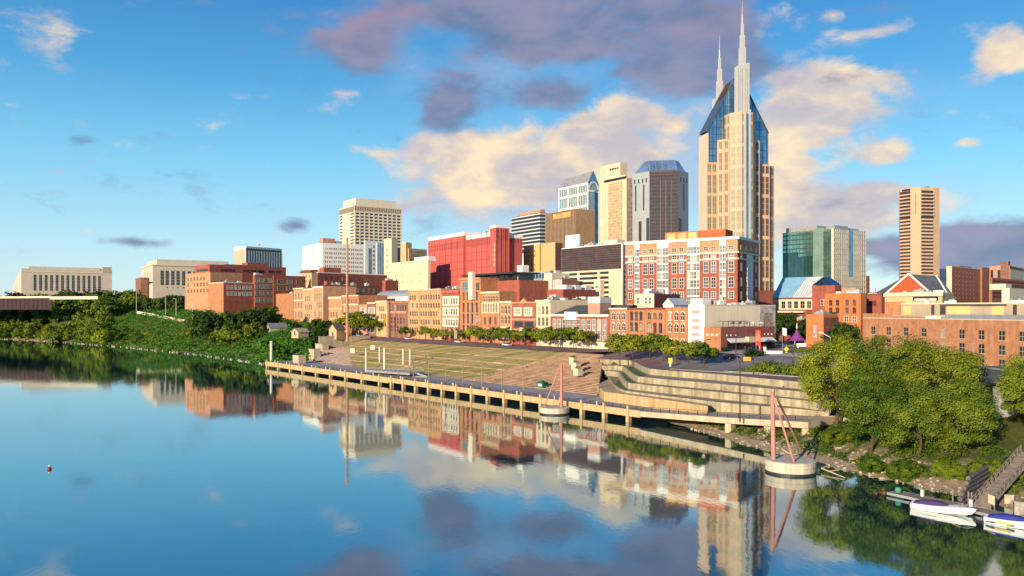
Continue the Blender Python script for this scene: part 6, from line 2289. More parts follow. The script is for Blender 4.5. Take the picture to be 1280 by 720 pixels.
for u, d_, sc, k, cz, rz, lab in spec:
    q = XY(u, d_)
    tree('leafy_tree', lab, (q.x, q.y, gz(q.x, q.y) - .2), crowns[k], tr[k % 2], cz / sc, rz, sc)
for u, d_, sc, lab in ((1044, 138, .62, 'low green bush under the left end of the big tree clump'), (1128, 117.5, .6, 'low green bush over the gravel bank in front of the big clump'), (1185, 114.5, .55, 'low green bush at the foot of the big clump near the gangway'),
                       (1090, 122, .5, 'small green bush at the left front of the big clump'), (1240, 112, .6, 'dark green bush beside the timber gangway')):
    q = XY(u, d_)
    o = link('bush', crowns[4], None, (q.x, q.y, gz(q.x, q.y) + .9), d_)
    o.scale = (sc, sc, sc * .75)
    tag(o, lab, 'bush')

# --- street trees along the riverfront
sm = [crown_mesh(40 + i, (2.9, 2.7, 2.1), 26, 1900, .42, m, low=-.5, clump=.36) for i, m in enumerate((LEAF_P, LEAF_Y, LEAF_P))]
stm = trunk_mesh(41, 2.6, .12, 1.6, 4)
names = ('plain tan warehouse', 'narrow red striped building', 'tall brick block with the pale shaft', 'orange building left of the three bay one', 'short cream and orange building', 'brown balcony building', 'slim cream building', 'long red hall')
st = [(449, 2.2, 1, 'dark round street tree nearest the steel mast'), (461, 2.3, 1, 'dark green street tree in front of the buff yellow building'), (472, 2.0, 1, 'second dark street tree before the brown lintel building'),
      (519, 1.0, 0, 'pale green street tree at the left end of the plain tan warehouse'), (545, 1.1, 0, 'pale green street tree at the right end of the plain tan warehouse'), (559, .9, 0, 'small street tree in front of the narrow red striped building'),
      (572, .95, 2, 'small street tree under the join of the red striped building and the tall block'), (586, .9, 0, 'small street tree below the pale vertical shaft'),
      (607, 1.25, 1, 'green street tree in front of the orange building with pale upper windows'), (617, 1.1, 0, 'green street tree right beside the one with pale upper windows behind'), (632, 1.2, 0, 'green street tree before the three rounded bays'),
      (648, 1.2, 2, 'green street tree under the left balconies'), (663, 1.0, 1, 'darker street tree under the right balconies'), (675, 1.3, 0, 'bright street tree in front of the slim cream building'),
      (689, 1.2, 2, 'street tree between the cream building and the red hall'), (702, 1.35, 1, 'street tree left of centre before the long red hall'), (717, 1.3, 0, 'street tree under the white name board of the long red hall'),
      (731, 1.35, 1, 'street tree right of centre before the long red hall'), (744, 1.2, 1, 'darkest street tree at the white shopfront of the red hall')]
for i, (u, sc, k, lab) in enumerate(st):
    p = row_pt(u) - Vector((.806, .593)) * 5.5
    tree('street_tree', lab, (p.x, p.y, RZ - .1), sm[k], stm, 3.5, i * 1.3, (sc * 1.3, sc * 1.3, sc * 1.05))
st2 = [(775, 1.7, 0, 244, 'broad spreading street tree before the arched white hood windows'), (791, 1.6, 2, 240, 'street tree under the dark narrow windows'), (812, 1.6, 1, 236, 'street tree before the wide grid window'),
       (829, 1.55, 0, 232, 'street tree before the white trimmed orange building'), (846, 1.3, 1, 226, 'lower street tree just left of the yellow sign'), (861, 1.35, 0, 218, 'street tree in front of the white painted gable'), (880, 1.35, 0, 213, 'rightmost street tree near the round dark hedge')]
for i, (u, sc, k, d_, lab) in enumerate(st2):
    q = XY(u, d_)
    s_, n_ = toSN(q.x, q.y)
    z = float(road_z(np.array(s_), np.array(n_)))
    tree('street_tree', lab, (q.x, q.y, z - .1), sm[k], stm, 3.4, i * 1.7, (sc * 1.15, sc * 1.15, sc * .9))

# --- hedges and dark trees in the right-hand district
hd = crown_mesh(60, (2.2, 1.6, 1.5), 30, 1700, .32, LEAF_D, low=-.9, clump=.42)
hl = crown_mesh(61, (2.6, 1.5, 1.2), 30, 1700, .30, LEAF_P, low=-.9, clump=.42)
def bush(lab, u, d_, me, sc, dz=.8, rz=.9, name='hedge', cat='hedge'):
    q = XY(u, d_)
    s_, n_ = toSN(q.x, q.y)
    o = link(name, me, None, (q.x, q.y, float(road_z(np.array(s_), np.array(n_))) + dz), rz)
    o.scale = sc
    return tag(o, lab, cat)
bush('round dark clipped hedge at the corner of the brick restaurant', 889, 232, hd, (1.5, 1.4, 1.2))
bush('small dark clipped hedge on the restaurant pavement', 907, 240, hd, (.9, .9, .7), .4)
for u, d_, sc, lab in ((950, 200, 1.5, 'leftmost bright shrub mound on the traffic island'), (966, 197, 1.9, 'tallest bright shrub mound on the traffic island'), (983, 193, 1.6, 'third bright shrub mound on the traffic island'),
                       (998, 189, 1.5, 'bright shrub mound near the road end of the island'), (1012, 185, 1.3, 'rightmost bright shrub mound on the island')):
    bush(lab, u, d_, hl, (sc, sc * 1.1, sc * .95), .6, u, 'shrub', 'shrub')
bush('ragged brown green shrub in front of the red pillar sign', 942, 226, hd, (1.5, 1.5, 1.0), .5, 2, 'shrub', 'shrub')
for u, d_, l, lab in ((1002, 236, 2.2, 'low clipped hedge strip beside the white signs'), (1014, 233, 2.0, 'low clipped hedge strip below the orange gable')):
    bush(lab, u, d_, hl, (l, .6, .5), .4, .35)
dk = [crown_mesh(70 + i, (4.2, 4.0, 4.4), 45, 3600, .6, LEAF_D, low=-.7, clump=.32) for i in range(2)]
dtm = trunk_mesh(72, 4, .25, 3, 5)
for i, (u, d_, sc, lab) in enumerate(((979, 305, 1.25, 'dark tree left in the gap beside the mural wall'), (992, 312, 1.3, 'taller dark tree in the gap behind the purple tent'), (1003, 296, 1.05, 'dark tree beside the orange gable'),
                                      (1020, 330, 1.1, 'dark tree under the glass roofed hall'), (1056, 232, 1.0, 'dark tree between the orange gable and the big clump'), (1046, 226, .8, 'smaller dark tree by the white street light near the big clump'))):
    q = XY(u, d_)
    tree('dark_tree', lab, (q.x, q.y, 12.2), dk[i % 2], dtm, 5.2, i, sc)

# --- wooded left bank
far = [crown_mesh(80 + i, (4.6, 4.4, 4.0), 34, 1500, .95, m, low=-.75, clump=.36) for i, m in enumerate((LEAF_G, LEAF_D, LEAF_P, LEAF_Y))]
ftm = trunk_mesh(83, 4, .3, 3, 4)
rnd = random.Random(5)
wood_lab = 'bushy green tree in the dense thicket on the left river bank'
wood_grp = 'thicket trees on the left bank'
def bank_pt(u, dl):
    """Point on the ray of column u, dl metres inland of the water."""
    lo, hi = 300.0, 900.0
    for d_ in np.arange(330, 900, 2.0):
        q = XY(u, d_)
        if signed_dist(np.array([q.x]), np.array([q.y]))[0] >= dl:
            return q
    return XY(u, 800)
cnt = 0
for u in range(-30, 166, 11):
    for dl in (5, 17, 30, 44, 60, 78):
        if rnd.random() < .1:
            continue
        uu = u + rnd.uniform(-6, 6)
        q = bank_pt(uu, dl + rnd.uniform(-4, 4))
        sc = rnd.uniform(1.3, 1.9) * (1.25 if dl > 40 else .9)
        if uu > 140:
            sc *= .8
            if dl < 40:
                continue
        z = gz(q.x, q.y)
        tree('bank_tree', wood_lab, (q.x, q.y, z - .5), far[rnd.choice((0, 0, 0, 1, 2, 3))], ftm, 4.0, rnd.uniform(0, 6), (sc * rnd.uniform(.9, 1.15), sc * rnd.uniform(.9, 1.15), sc * rnd.uniform(.85, 1.15)), wood_grp)
for i in range(46):
    uu = rnd.uniform(145, 240)
    q = bank_pt(uu, rnd.uniform(6, 24))
    s_, n_ = toSN(q.x, q.y)
    if s_ + 2.0 * max(0, min(n_ - 16, 45)) > -2:
        continue
    sc = rnd.uniform(.42, .8)
    tree('bank_tree', wood_lab, (q.x, q.y, gz(q.x, q.y) - 1.6), far[rnd.choice((0, 0, 2, 1))], ftm, 3.4, rnd.uniform(0, 6), (sc * 1.3, sc * 1.3, sc * .9), wood_grp)
# trees on the skyline behind the bank, at the foot of the stone buildings
sky_lab = 'round dark tree in the row below the stone buildings at the far left'
for u in (4, 12, 20, 30, 40, 52, 60, 72, 84, 96, 108, 120, 128, 140, 152, 160, 168, 180, 190, 200, 212, 224, 236, 248):
    d_ = rnd.uniform(725, 780) if u < 170 else rnd.uniform(640, 700)
    q = XY(u + rnd.uniform(-3, 3), d_)
    z = gz(q.x, q.y)
    vt = rnd.uniform(360, 368) if u < 170 else rnd.uniform(364, 374)
    sc = max(.7, min(2.6, (ZV(vt, d_) - z) / 9.0))
    tree('hill_tree', sky_lab, (q.x, q.y, z - .4), far[rnd.choice((1, 1, 0))], ftm, 5.0, u, (sc, sc, sc), 'trees below the stone buildings')
# big dark trees right of the viaduct (250-400)
mids = [(256, 505, 2.1, 1), (268, 480, 2.3, 1), (280, 470, 1.6, 0), (288, 485, 2.0, 1), (300, 475, 1.9, 1), (312, 480, 2.0, 1), (326, 478, 1.7, 1), (336, 490, 1.7, 0), (318, 462, 1.3, 3), (290, 458, 1.35, 0), (244, 510, 1.6, 0)]
for i, (u, d_, sc, k) in enumerate(mids):
    q = XY(u, d_)
    tree('dark_bushy_tree', 'large dark bushy tree in the group between the viaduct and the blank orange wall', (q.x, q.y, gz(q.x, q.y) - .4), far[k], ftm, 4.2, i, (sc * .95, sc * .95, sc), 'dark trees right of the viaduct')
for u, d_, sc, k, lab in ((371, 440, .95, 1, 'conical green tree beside the grey roofed hut'), (394, 432, 1.25, 1, 'left of two dark trees hiding the white coping building'), (408, 428, 1.3, 1, 'right of two dark trees beside the mast'), (402, 420, .8, 1, 'smaller dark tree in front of the two by the mast')):
    q = XY(u, d_)
    tree('dark_bushy_tree', lab, (q.x, q.y, gz(q.x, q.y) - .3), far[k], ftm, 4.4, u, (sc * .8, sc * .8, sc * 1.05))

# ivy over the bank
def cover(name, n, region, size, m, seed, zoff=.25, hump=0.0):
    rng = np.random.default_rng(seed)
    pts = []
    (s0, s1, d0, d1) = region
    X = rng.uniform(-480, -80, n * 12)
    Y = rng.uniform(350, 760, n * 12)
    s, nn = toSN(X, Y)
    dl = signed_dist(X, Y)
    ok = (s > s0) & (s + 2.0 * np.clip(nn - 16, 0, 45) < 9) & (dl > d0) & (dl < d1)
    X, Y = X[ok][:n], Y[ok][:n]
    Z = terrain_z(X, Y)
    hz = hump * (np.sin(X * .35 + 2 * np.sin(Y * .21)) * np.sin(Y * .33 + 1.5 * np.sin(X * .17)) + .6)
    C = np.stack([X, Y, Z + zoff + np.maximum(hz, 0) + rng.uniform(-.2, .45, len(X))], -1)
    Nn = rng.normal(size=C.shape) * .5 + np.array([-.35, -.35, .9])
    Nn /= np.linalg.norm(Nn, axis=1, keepdims=True)
    v, f = leaf_quads(rng, C, Nn, size)
    o = link(name, mesh_np(name, v, f, m))
    return tag(o, 'bright green ivy blanketing the river bank slope at the left', 'ivy', kind='stuff')
cover('ivy', 46000, (-360, 90, 2.0, 66), 1.15, LEAF_K, 3, .3, 2.4)
# ivy mound at the left end of the wharf (330-395, 415-450)
ivm = [crown_mesh(90 + i, (5, 4.2, 3.0), 40, 3000, .7, LEAF_K, low=-.5, clump=.36) for i in range(2)]
for i, (u, v, z, sc, lab) in enumerate(((347, 436, 6.5, 1.1, 'ivy covered mound nearest the white post at the end of the wharf'), (360, 430, 8.0, 1.25, 'middle ivy covered mound above the end of the wharf'), (374, 429, 8.5, 1.1, 'ivy covered mound beside the stepped stone walls'),
                                        (386, 428, 9.0, .85, 'uppermost small ivy mound below the pale retaining wall'), (333, 428, 8.0, 1.2, 'leftmost ivy covered mound behind the white post'), (341, 446, 3.5, .8, 'lowest dark ivy mound at the corner of the wharf'))):
    p = P(u, v, z)
    o = link('ivy_mound', ivm[i % 2], None, (p.x, p.y, z - 1.2), i * 1.1)
    o.scale = (sc, sc, sc)
    tag(o, lab, 'ivy')

# weeds on the right bank
def weeds(name, n, size, m, seed, lo, hi, thr, label):
    rng = np.random.default_rng(seed)
    X = rng.uniform(30, 75, n * 10)
    Y = rng.uniform(95, 172, n * 10)
    dl = signed_dist(X, Y)
    s, nn = toSN(X, Y)
    pat = np.sin(X * .9 + 1.7 * np.sin(Y * .5)) * np.sin(Y * .8 + 1.3 * np.sin(X * .6))
    ok = (dl > lo) & (dl < hi) & (pat > thr) & ((nn < nk1(s) - 14) | (s > 256))
    X, Y, pat = X[ok][:n], Y[ok][:n], pat[ok][:n]
    Z = terrain_z(X, Y) + rng.uniform(0, 1, len(X)) * np.clip((pat - thr), 0, .8) * 1.3 + .1
    C = np.stack([X, Y, Z], -1)
    Nn = rng.normal(size=C.shape) * .7 + np.array([-.2, -.2, .8])
    Nn /= np.linalg.norm(Nn, axis=1, keepdims=True)
    v, f = leaf_quads(rng, C, Nn, size)
    tag(link(name, mesh_np(name, v, f, m)), label, 'weeds', kind='stuff')
weeds('bank_weeds', 18000, .36, LEAF_G, 8, 2.6, 19, -.12, 'green weeds scattered over the gravel of the right bank')
# gravel stones on the right bank
rng = np.random.default_rng(12)
gb = MB()
GRAV = mat('bank_stone', (.34, .29, .22), .95, .35, .8)
X = rng.uniform(30, 66, 6000); Y = rng.uniform(95, 170, 6000)
dl = signed_dist(X, Y)
s_, n_ = toSN(X, Y)
okk = (dl > -.6) & (dl < 8) & ((n_ < nk1(s_) - 14) | (s_ > 256))
for x, y in list(zip(X[okk], Y[okk]))[:420]:
    z = gz(x, y)
    r = rng.uniform(.10, .36)
    a = rng.uniform(0, 3)
    pts = []
    for i in range(5):
        t = a + i * 1.2566
        pts.append((x + r * math.cos(t) * rng.uniform(.7, 1.2), y + r * math.sin(t) * rng.uniform(.7, 1.2)))
    gb.prism(pts, z - .3, [z + r * rng.uniform(.25, .7) for _ in pts], GRAV)
tag(gb.build('bank_stones'), 'loose pale stones along the water edge of the right bank', 'stones', kind='stuff')
# stones under the left bank's edge
gb = MB()
for i in range(110):
    u = rng.uniform(0, 330)
    q = bank_pt(u, rng.uniform(-.5, 1.5))
    r = rng.uniform(.3, .9)
    pts = [(q.x + r * math.cos(t) * rng.uniform(.7, 1.3), q.y + r * math.sin(t) * rng.uniform(.7, 1.3)) for t in np.arange(0, 6.28, 1.2566)]
    gb.prism(pts, -.6, [rng.uniform(.2, .8) for _ in pts], GRAV)
tag(gb.build('shore_stones'), 'pale stones lining the foot of the left bank', 'stones', kind='stuff')
# driftwood
for i, (u, v, u2, v2, lab) in enumerate(((1015, 582, 1056, 597, 'long pale driftwood trunk lying in the shallows beside the right concrete cell'), (1000, 575, 1022, 586, 'forked pale driftwood branch right behind the right concrete cell'), (978, 563, 1000, 575, 'slim pale driftwood branch on the bank edge left of the bundle'))):
    p, q = P(u, v, .5), P(u2, v2, .15)
    t = MB(); t.tube((0, 0, .2), q - p, .16, .07, mat('driftwood', (.46, .40, .30), .9, .2, 1), 7)
    m = (q - p) * .5
    t.tube(m, m + Vector((1.2, -1.4, .5)), .09, .03, MATS['driftwood'], 6); t.tube(m * .6, m * .6 + Vector((1.4, .6, .6)), .08, .03, MATS['driftwood'], 6)
    o = t.build('driftwood'); o.location = p; tag(o, lab, 'driftwood')

# ------------------------------------------------------------------ mooring cells with tilted steel masts
PINK = mat('faded_red_steel', (.42, .20, .16), .7, .22, .6, streak=.4)
CELL = mat('cell_concrete', (.52, .44, .34), .9, .25, .7, streak=.6, bump=.3)
def cell(label, u, v, r, h, mast_v, legs, lean=0.0):
    p = P(u, v, 0)
    t = thing('mooring_cell', label, 'mooring', (p.x, p.y, 0))
    mb = MB(); mb.lathe([(r, -2), (r, h * .55), (r * 1.02, h * .6), (r * 1.02, h), (r * .97, h + .08)], CELL, 36); drum = mb.build('concrete_drum', t)
    mb = MB(); mb.lathe([(r + .03, -.2), (r + .03, .35)], METAL_D, 36); mb.build('waterline_band', drum)
    top = ZV(mast_v, p.y)
    mx = legs[0]
    mb = MB(); mb.tube((mx, 0, h), (mx + lean, 0, top), .36, .30, PINK, 10); mb.build('mast', t)
    for (x, y, z, sx) in legs[1]:
        mb = MB(); mb.tube((x, y, z), (mx + lean + sx, 0, top - .4), .17, .17, PINK, 8); mb.build('stay_pole', t)
    return t
cell('smaller round concrete mooring cell with a tall mast and one slanting stay by the wharf', 693, 517, 3.6, 1.55, 455, (1.7, [(-2.6, -1.0, 1.5, -.3)]))
cell('large round concrete mooring cell with three tilted faded red poles near the right bank', 988, 590, 3.75, 1.9, 490, (-2.6, [(-.2, -2.2, 1.9, .1), (5.0, 9.0, 1.5, .5)]), -.2)
# white guide piles and the floating landing
PILE = mat('pale_steel_pile', (.64, .58, .47), .7, .12, .6, streak=.4)
def gpile(label, u, v, z, vt, r=.34, w=None):
    p = P(u, v, z)
    t = MB(); h = ZV(vt, p.y) - z
    t.tube((0, 0, -2), (0, 0, h), r, r, PILE, 12); t.lathe([(r * 1.08, 0), (r * 1.1, .25), (.05, .5)], PILE, 12, (0, 0, h))
    o = t.build('guide_pile'); o.location = p
    return tag(o, label, 'pile')
gpile('single thick pale pile at the left end of the wharf', 339, 452.5, 2.3, 427.5, .55)
for (u, v, vt, lab) in ((457.5, 469, 436.5, 'leftmost pale guide pile of the landing stage'), (474.5, 461, 435, 'second pale guide pile standing behind the landing stage'), (480.5, 470, 436, 'thicker middle pale guide pile at the front of the landing stage'), (504, 464, 437.5, 'fourth pale guide pile of the landing stage'), (512.5, 465, 437.5, 'rightmost pale guide pile of the landing stage')):
    gpile(lab, u, v, 1.6, vt, .42 if u == 480.5 else .34)
p = P(458, 466, 3.0); q = P(512, 470, 3.0)
ld = thing('landing_stage', 'pale grey floating landing stage with a short gangway between the guide piles', 'landing stage', (p.x, p.y, 0), math.atan2(q.y - p.y, q.x - p.x))
Ln = (q - p).length
LS = mat('landing_grey', (.30, .29, .29), .7, .15, .6)
mb = MB(); mb.box(0, Ln, 0, 7, 3.3, 4.0, LS); mb.build('deck', ld)
mb = MB()
for i in range(12):
    x = .3 + (Ln - .6) * i / 11
    for y in (.1, 6.8):
        mb.box(x - .05, x + .05, y, y + .1, 4.0, 4.9, METAL_G)
for y in (.1, 6.8):
    mb.box(0, Ln, y, y + .1, 4.86, 4.94, METAL_G); mb.box(0, Ln, y, y + .1, 4.42, 4.48, METAL_G)
mb.build('railing', ld)
mb = MB(); mb.tube((Ln - 1, 3, 3.9), (Ln + 6, 3, 2.7), .35, .35, LS, 6); mb.box(Ln - .5, Ln + 6, 2, 4, 2.65, 2.9, METAL_G); mb.build('gangway', ld)
for x in (2, Ln * .5, Ln - 2):
    mb = MB(); mb.box(x - .4, x + .4, 1, 6, 2.0, 3.3, METAL_D); mb.build('float', ld)
# bollards and small wharf clutter
bm = MB(); bm.lathe([(.22, 0), (.20, .5), (.30, .62), (.30, .78), (.15, .85)], WHITE, 10)
bmesh_ = bm.mesh('mooring_bollard')
for i, s in enumerate(list(np.arange(6, 100, 12.5)) + list(np.arange(112, 216, 15.2))):
    o = link('mooring_bollard', bmesh_, None, sn3(s + 2, 1.3, DZ))
    tag(o, 'small white mooring bollard on the edge of the wharf', 'bollard', 'bollards along the wharf')
GRN = mat('green_tarpaulin', (.02, .12, .055), .7, .2, .8)
p = P(678, 485, 2.65)
t = thing('ticket_kiosk', 'small dark green canvas kiosk standing on the wharf behind the left mooring cell', 'kiosk', p, AE)
mb = MB(); mb.box(-1.4, 1.4, -1, 1, 0, 1.5, GRN); mb.build('body', t)
mb = MB(); mb.add([(-1.6, -1.2, 1.5), (1.6, -1.2, 1.5), (1.6, 1.2, 1.5), (-1.6, 1.2, 1.5), (0, 0, 2.3)], [(0, 1, 4), (1, 2, 4), (2, 3, 4), (3, 0, 4), (3, 2, 1, 0)], GRN); mb.build('canopy', t)
mb = MB(); mb.box(-.8, .8, -1.04, -1.0, .6, 1.3, WHITE); mb.build('hatch', t)
# planters stepping down the brick stairs
for i, (u, v, z, lab) in enumerate(((717, 452, 9.0, 'top stone planter on the brick steps'), (720, 458.5, 7.9, 'middle stone planter on the brick steps'), (722.5, 466, 6.6, 'lowest stone planter on the brick steps'))):
    p = P(u, v, z)
    t = thing('stone_planter', lab, 'planter', p, AE)
    mb = MB(); mb.box(-1.0, 1.0, -1.0, 1.0, -.8, 1.1, CREAM); mb.box(-1.12, 1.12, -1.12, 1.12, 1.1, 1.3, CREAM); mb.build('tub', t)
    o = link('shrub', hl, t, (0, 0, 1.5)); o.scale = (.35, .5, .4)
# stone blocks on the upper lawn at left
for i, (u, v, z, lab) in enumerate(((441, 437, 8.0, 'left white stone block on the upper left lawn'), (466, 433, 8.8, 'middle white stone block on the upper left lawn'), (489, 430, 9.2, 'right white stone block on the upper left lawn'))):
    p = P(u, v, z)
    mb = MB(); mb.prism([(-1.0, -.6), (1.0, -.6), (1.1, .5), (-.9, .6)], -1.5, [.6, .5, .65, .55], CREAM_L)
    o = mb.build('stone_block'); o.location = p; tag(o, lab, 'stone block')

# ------------------------------------------------------------------ speedboats and their dock
def section_hull(mb, secs, m, mdeck):
    """secs: (x, half beam, keel z, chine z, gunwale z)"""
    vs_ = []
    for (x, hb, kz, cz, g) in secs:
        vs_ += [(x, 0, kz), (x, -hb * .82, cz), (x, -hb, g), (x, hb, g), (x, hb * .82, cz)]
    fs = []
    n = len(secs)
    for i in range(n - 1):
        a, b = i * 5, i * 5 + 5
        fs += [(a, b, b + 1, a + 1), (a + 1, b + 1, b + 2, a + 2), (a + 3, b + 3, b + 4, a + 4), (a + 4, b + 4, b, a)]
    fs += [(0, 1, 2, 3, 4)]
    mb.add(vs_, fs, m)
    dv, df = [], []
    for (x, hb, kz, cz, g) in secs:
        dv += [(x, -hb, g), (x, 0, g + hb * .14), (x, hb, g)]
    for i in range(n - 1):
        a, b = i * 3, i * 3 + 3
        df += [(a, b, b + 1, a + 1), (a + 1, b + 1, b + 2, a + 2)]
    mb.add(dv, df, mdeck)
GEL = mat('white_gelcoat', (.80, .79, .76), .25, .03, .5, spec=.5)
def boat(label, p, ang, L_, cover_col, stripes, name='speedboat'):
    t = thing(name, label, 'boat', p, ang)
    secs = [(0, 1.02, -.28, .02, .70), (1.2, 1.10, -.32, .0, .74), (3.0, 1.12, -.32, .02, .80), (4.6, .98, -.24, .10, .88), (5.9, .66, -.05, .30, .95), (6.9, .26, .30, .62, 1.0), (7.35, .03, .78, .88, 1.02)]
    secs = [(x * L_ / 7.35, a, b_, c_, d_) for x, a, b_, c_, d_ in secs]
    mb = MB(); section_hull(mb, secs, GEL, GEL); hull = mb.build('hull', t)
    mb = MB()
    for i in range(4):
        (x0, h0, _, _, g0), (x1, h1, _, _, g1) = secs[i], secs[i + 1]
        mb.add([(x0, -h0 - .03, g0 - .02), (x1, -h1 - .03, g1 - .02), (x1, -h1 - .03, g1 + .05), (x0, -h0 - .03, g0 + .05)], [(0, 1, 2, 3)], METAL_G)
    mb.build('rub_rail', hull)
    cm = mat(cover_col[0], cover_col[1], .75, .2, 1.5)
    k = L_ / 7.35
    cv = [(.35 * k, .98, .72, .95), (1.4 * k, 1.04, .77, 1.22), (2.6 * k, 1.02, .82, 1.32), (3.4 * k, .92, .86, 1.28), (4.3 * k, .5, .92, 1.02)]
    vs_ = []
    for (x, hb, g, top) in cv:
        vs_ += [(x, -hb, g), (x, -hb * .6, g + (top - g) * .8), (x, 0, top), (x, hb * .6, g + (top - g) * .8), (x, hb, g)]
    fs = []
    for i in range(len(cv) - 1):
        for j in range(4):
            fs.append((i * 5 + j, i * 5 + 5 + j, i * 5 + 6 + j, i * 5 + 1 + j))
    fs += [(4, 3, 2, 1, 0), (20, 21, 22, 23, 24)]
    mb = MB(); mb.add(vs_, fs, cm); mb.build('boat_cover', t)
    for (nm, colr, x0, x1, z0, z1, z2) in stripes:
        mb = MB()
        for s in (-1, 1):
            mb.add([(x0 * k, s * 1.125, z0), (x1 * k, s * 1.13, z1), (x1 * k, s * 1.135, z2), (x0 * k, s * 1.12, z2 - .12)], [(0, 1, 2, 3) if s < 0 else (3, 2, 1, 0)], mat(colr[0], colr[1], .4, .1, 1))
        mb.build(nm, hull)
    mb = MB()
    for s in (-1, 1):
        pr = [(4.6 * k, s * .8, .92), (5.6 * k, s * .62, 1.3), (6.6 * k, s * .26, 1.36), (7.1 * k, 0, 1.2)]
        for a_, b2 in zip(pr[:-1], pr[1:]):
            mb.tube(a_, b2, .022, .022, METAL_G, 5)
        mb.tube((5.6 * k, s * .62, .95), (5.6 * k, s * .62, 1.3), .02, .02, METAL_G, 5)
    mb.build('bow_rail', hull)
    mb = MB(); mb.box(-.35, 0, -.3, .3, -.1, .55, mat('black_outdrive', (.03, .03, .035), .4, .1, 1)); mb.build('outdrive', t)
    return t
PURP = ('purple_boat_cover', (.085, .04, .14))
BLUE = ('blue_boat_cover', (.035, .05, .30))
p = P(1141, 634.0, 0)
q = P(1217, 646.5, 0)
boat('white speedboat with a purple cover moored along the floating dock', (p.x, p.y, .02), math.atan2(q.y - p.y, q.x - p.x), 7.2, PURP, [('hull_stripe', ('grey_hull_stripe', (.45, .42, .40)), .4, 3.2, .35, .42, .48)])
p2 = P(1233, 652, 0); dr = (q - p).normalized()
boat('white speedboat with a blue cover and yellow and navy hull graphics at the picture edge', (p2.x, p2.y, .02), math.atan2(dr.y, dr.x) - .04, 7.4, BLUE,
     [('yellow_graphic', ('yellow_hull_graphic', (.62, .42, .08)), .7, 2.9, .22, .28, .55), ('navy_graphic', ('navy_hull_graphic', (.04, .04, .16)), .2, 1.2, .18, .2, .42), ('navy_graphic', ('navy_hull_graphic', (.04, .04, .16)), 2.4, 3.2, .12, .2, .40)])
# floating dock
a, b_ = P(1109, 615.5, .45), P(1216, 638.5, .45)
b_ = a + (b_ - a) * 2.0
dk_ = thing('floating_dock', 'long grey timber floating dock behind the two speedboats', 'dock', (a.x, a.y, 0), math.atan2(b_.y - a.y, b_.x - a.x))
Ld = (b_ - a).length
mb = MB()
x = 0
while x < Ld:
    mb.box(x, x + .22, .05, 2.35, .37, .45 + random.Random(int(x * 10)).uniform(0, .012), WOOD)
    x += .25
mb.build('planking', dk_)
mb = MB(); mb.box(-.02, Ld, 0, .05, .15, .47, METAL_G); mb.box(-.02, Ld, 2.35, 2.4, .15, .47, METAL_G); mb.box(-.07, -.02, 0, 2.4, .15, .47, METAL_G); mb.build('frame', dk_)
fm = MB(); fm.box(0, 2.0, .1, 2.3, -.25, .36, METAL_D); fmm = fm.mesh('float')
for i in range(int(Ld / 3)):
    link('float', fmm, dk_, (.3 + i * 3, 0, 0))
pm = MB(); pm.tube((0, 0, -1), (0, 0, 2.1), .09, .09, WOOD, 8); pmm = pm.mesh('mooring_post')
for x in (7.5, 9.5, 9.9, 12.2, 14.8):
    link('mooring_post', pmm, dk_, (x, 2.55, 0))
def at_dock(x, y):
    an = math.atan2(b_.y - a.y, b_.x - a.x)
    return (a.x + x * math.cos(an) - y * math.sin(an), a.y + x * math.sin(an) + y * math.cos(an), .46)
AN = math.atan2(b_.y - a.y, b_.x - a.x)
mb = MB(); mb.lathe([(.05, 0), (.34, .12), (.42, .42), (.34, .72), (.05, .84)], mat('sea_green_float', (.06, .26, .19), .5, .15, 1), 14)
o = mb.build('float_ball'); o.location = at_dock(1.0, .9); tag(o, 'sea green float ball lying on the far end of the dock', 'float')
for x, lab in ((3.8, 'white power pedestal near the far end of the dock'), (10.2, 'white power pedestal on the dock beside the purple covered boat')):
    mb = MB(); mb.box(-.16, .16, -.16, .16, 0, .85, WHITE); mb.box(-.2, .2, -.2, .2, .85, .95, CONC_G); o = mb.build('power_pedestal'); o.location = at_dock(x, 1.9); o.rotation_euler[2] = AN; tag(o, lab, 'pedestal')
q3 = at_dock(12.6, 2.2)
t = thing('notice_board', 'square white notice board on posts on the dock by the gangway', 'sign', q3, AN - .5)
mb = MB(); mb.box(-.5, -.42, -.05, .05, 0, 1.75, WOOD); mb.box(.42, .5, -.05, .05, 0, 1.75, WOOD); mb.build('post', t)
mb = MB(); mb.box(-.62, .62, -.09, -.05, .75, 1.85, mat('notice_board_face', (.68, .60, .42), .7, .1, 1.5)); mb.build('board', t)
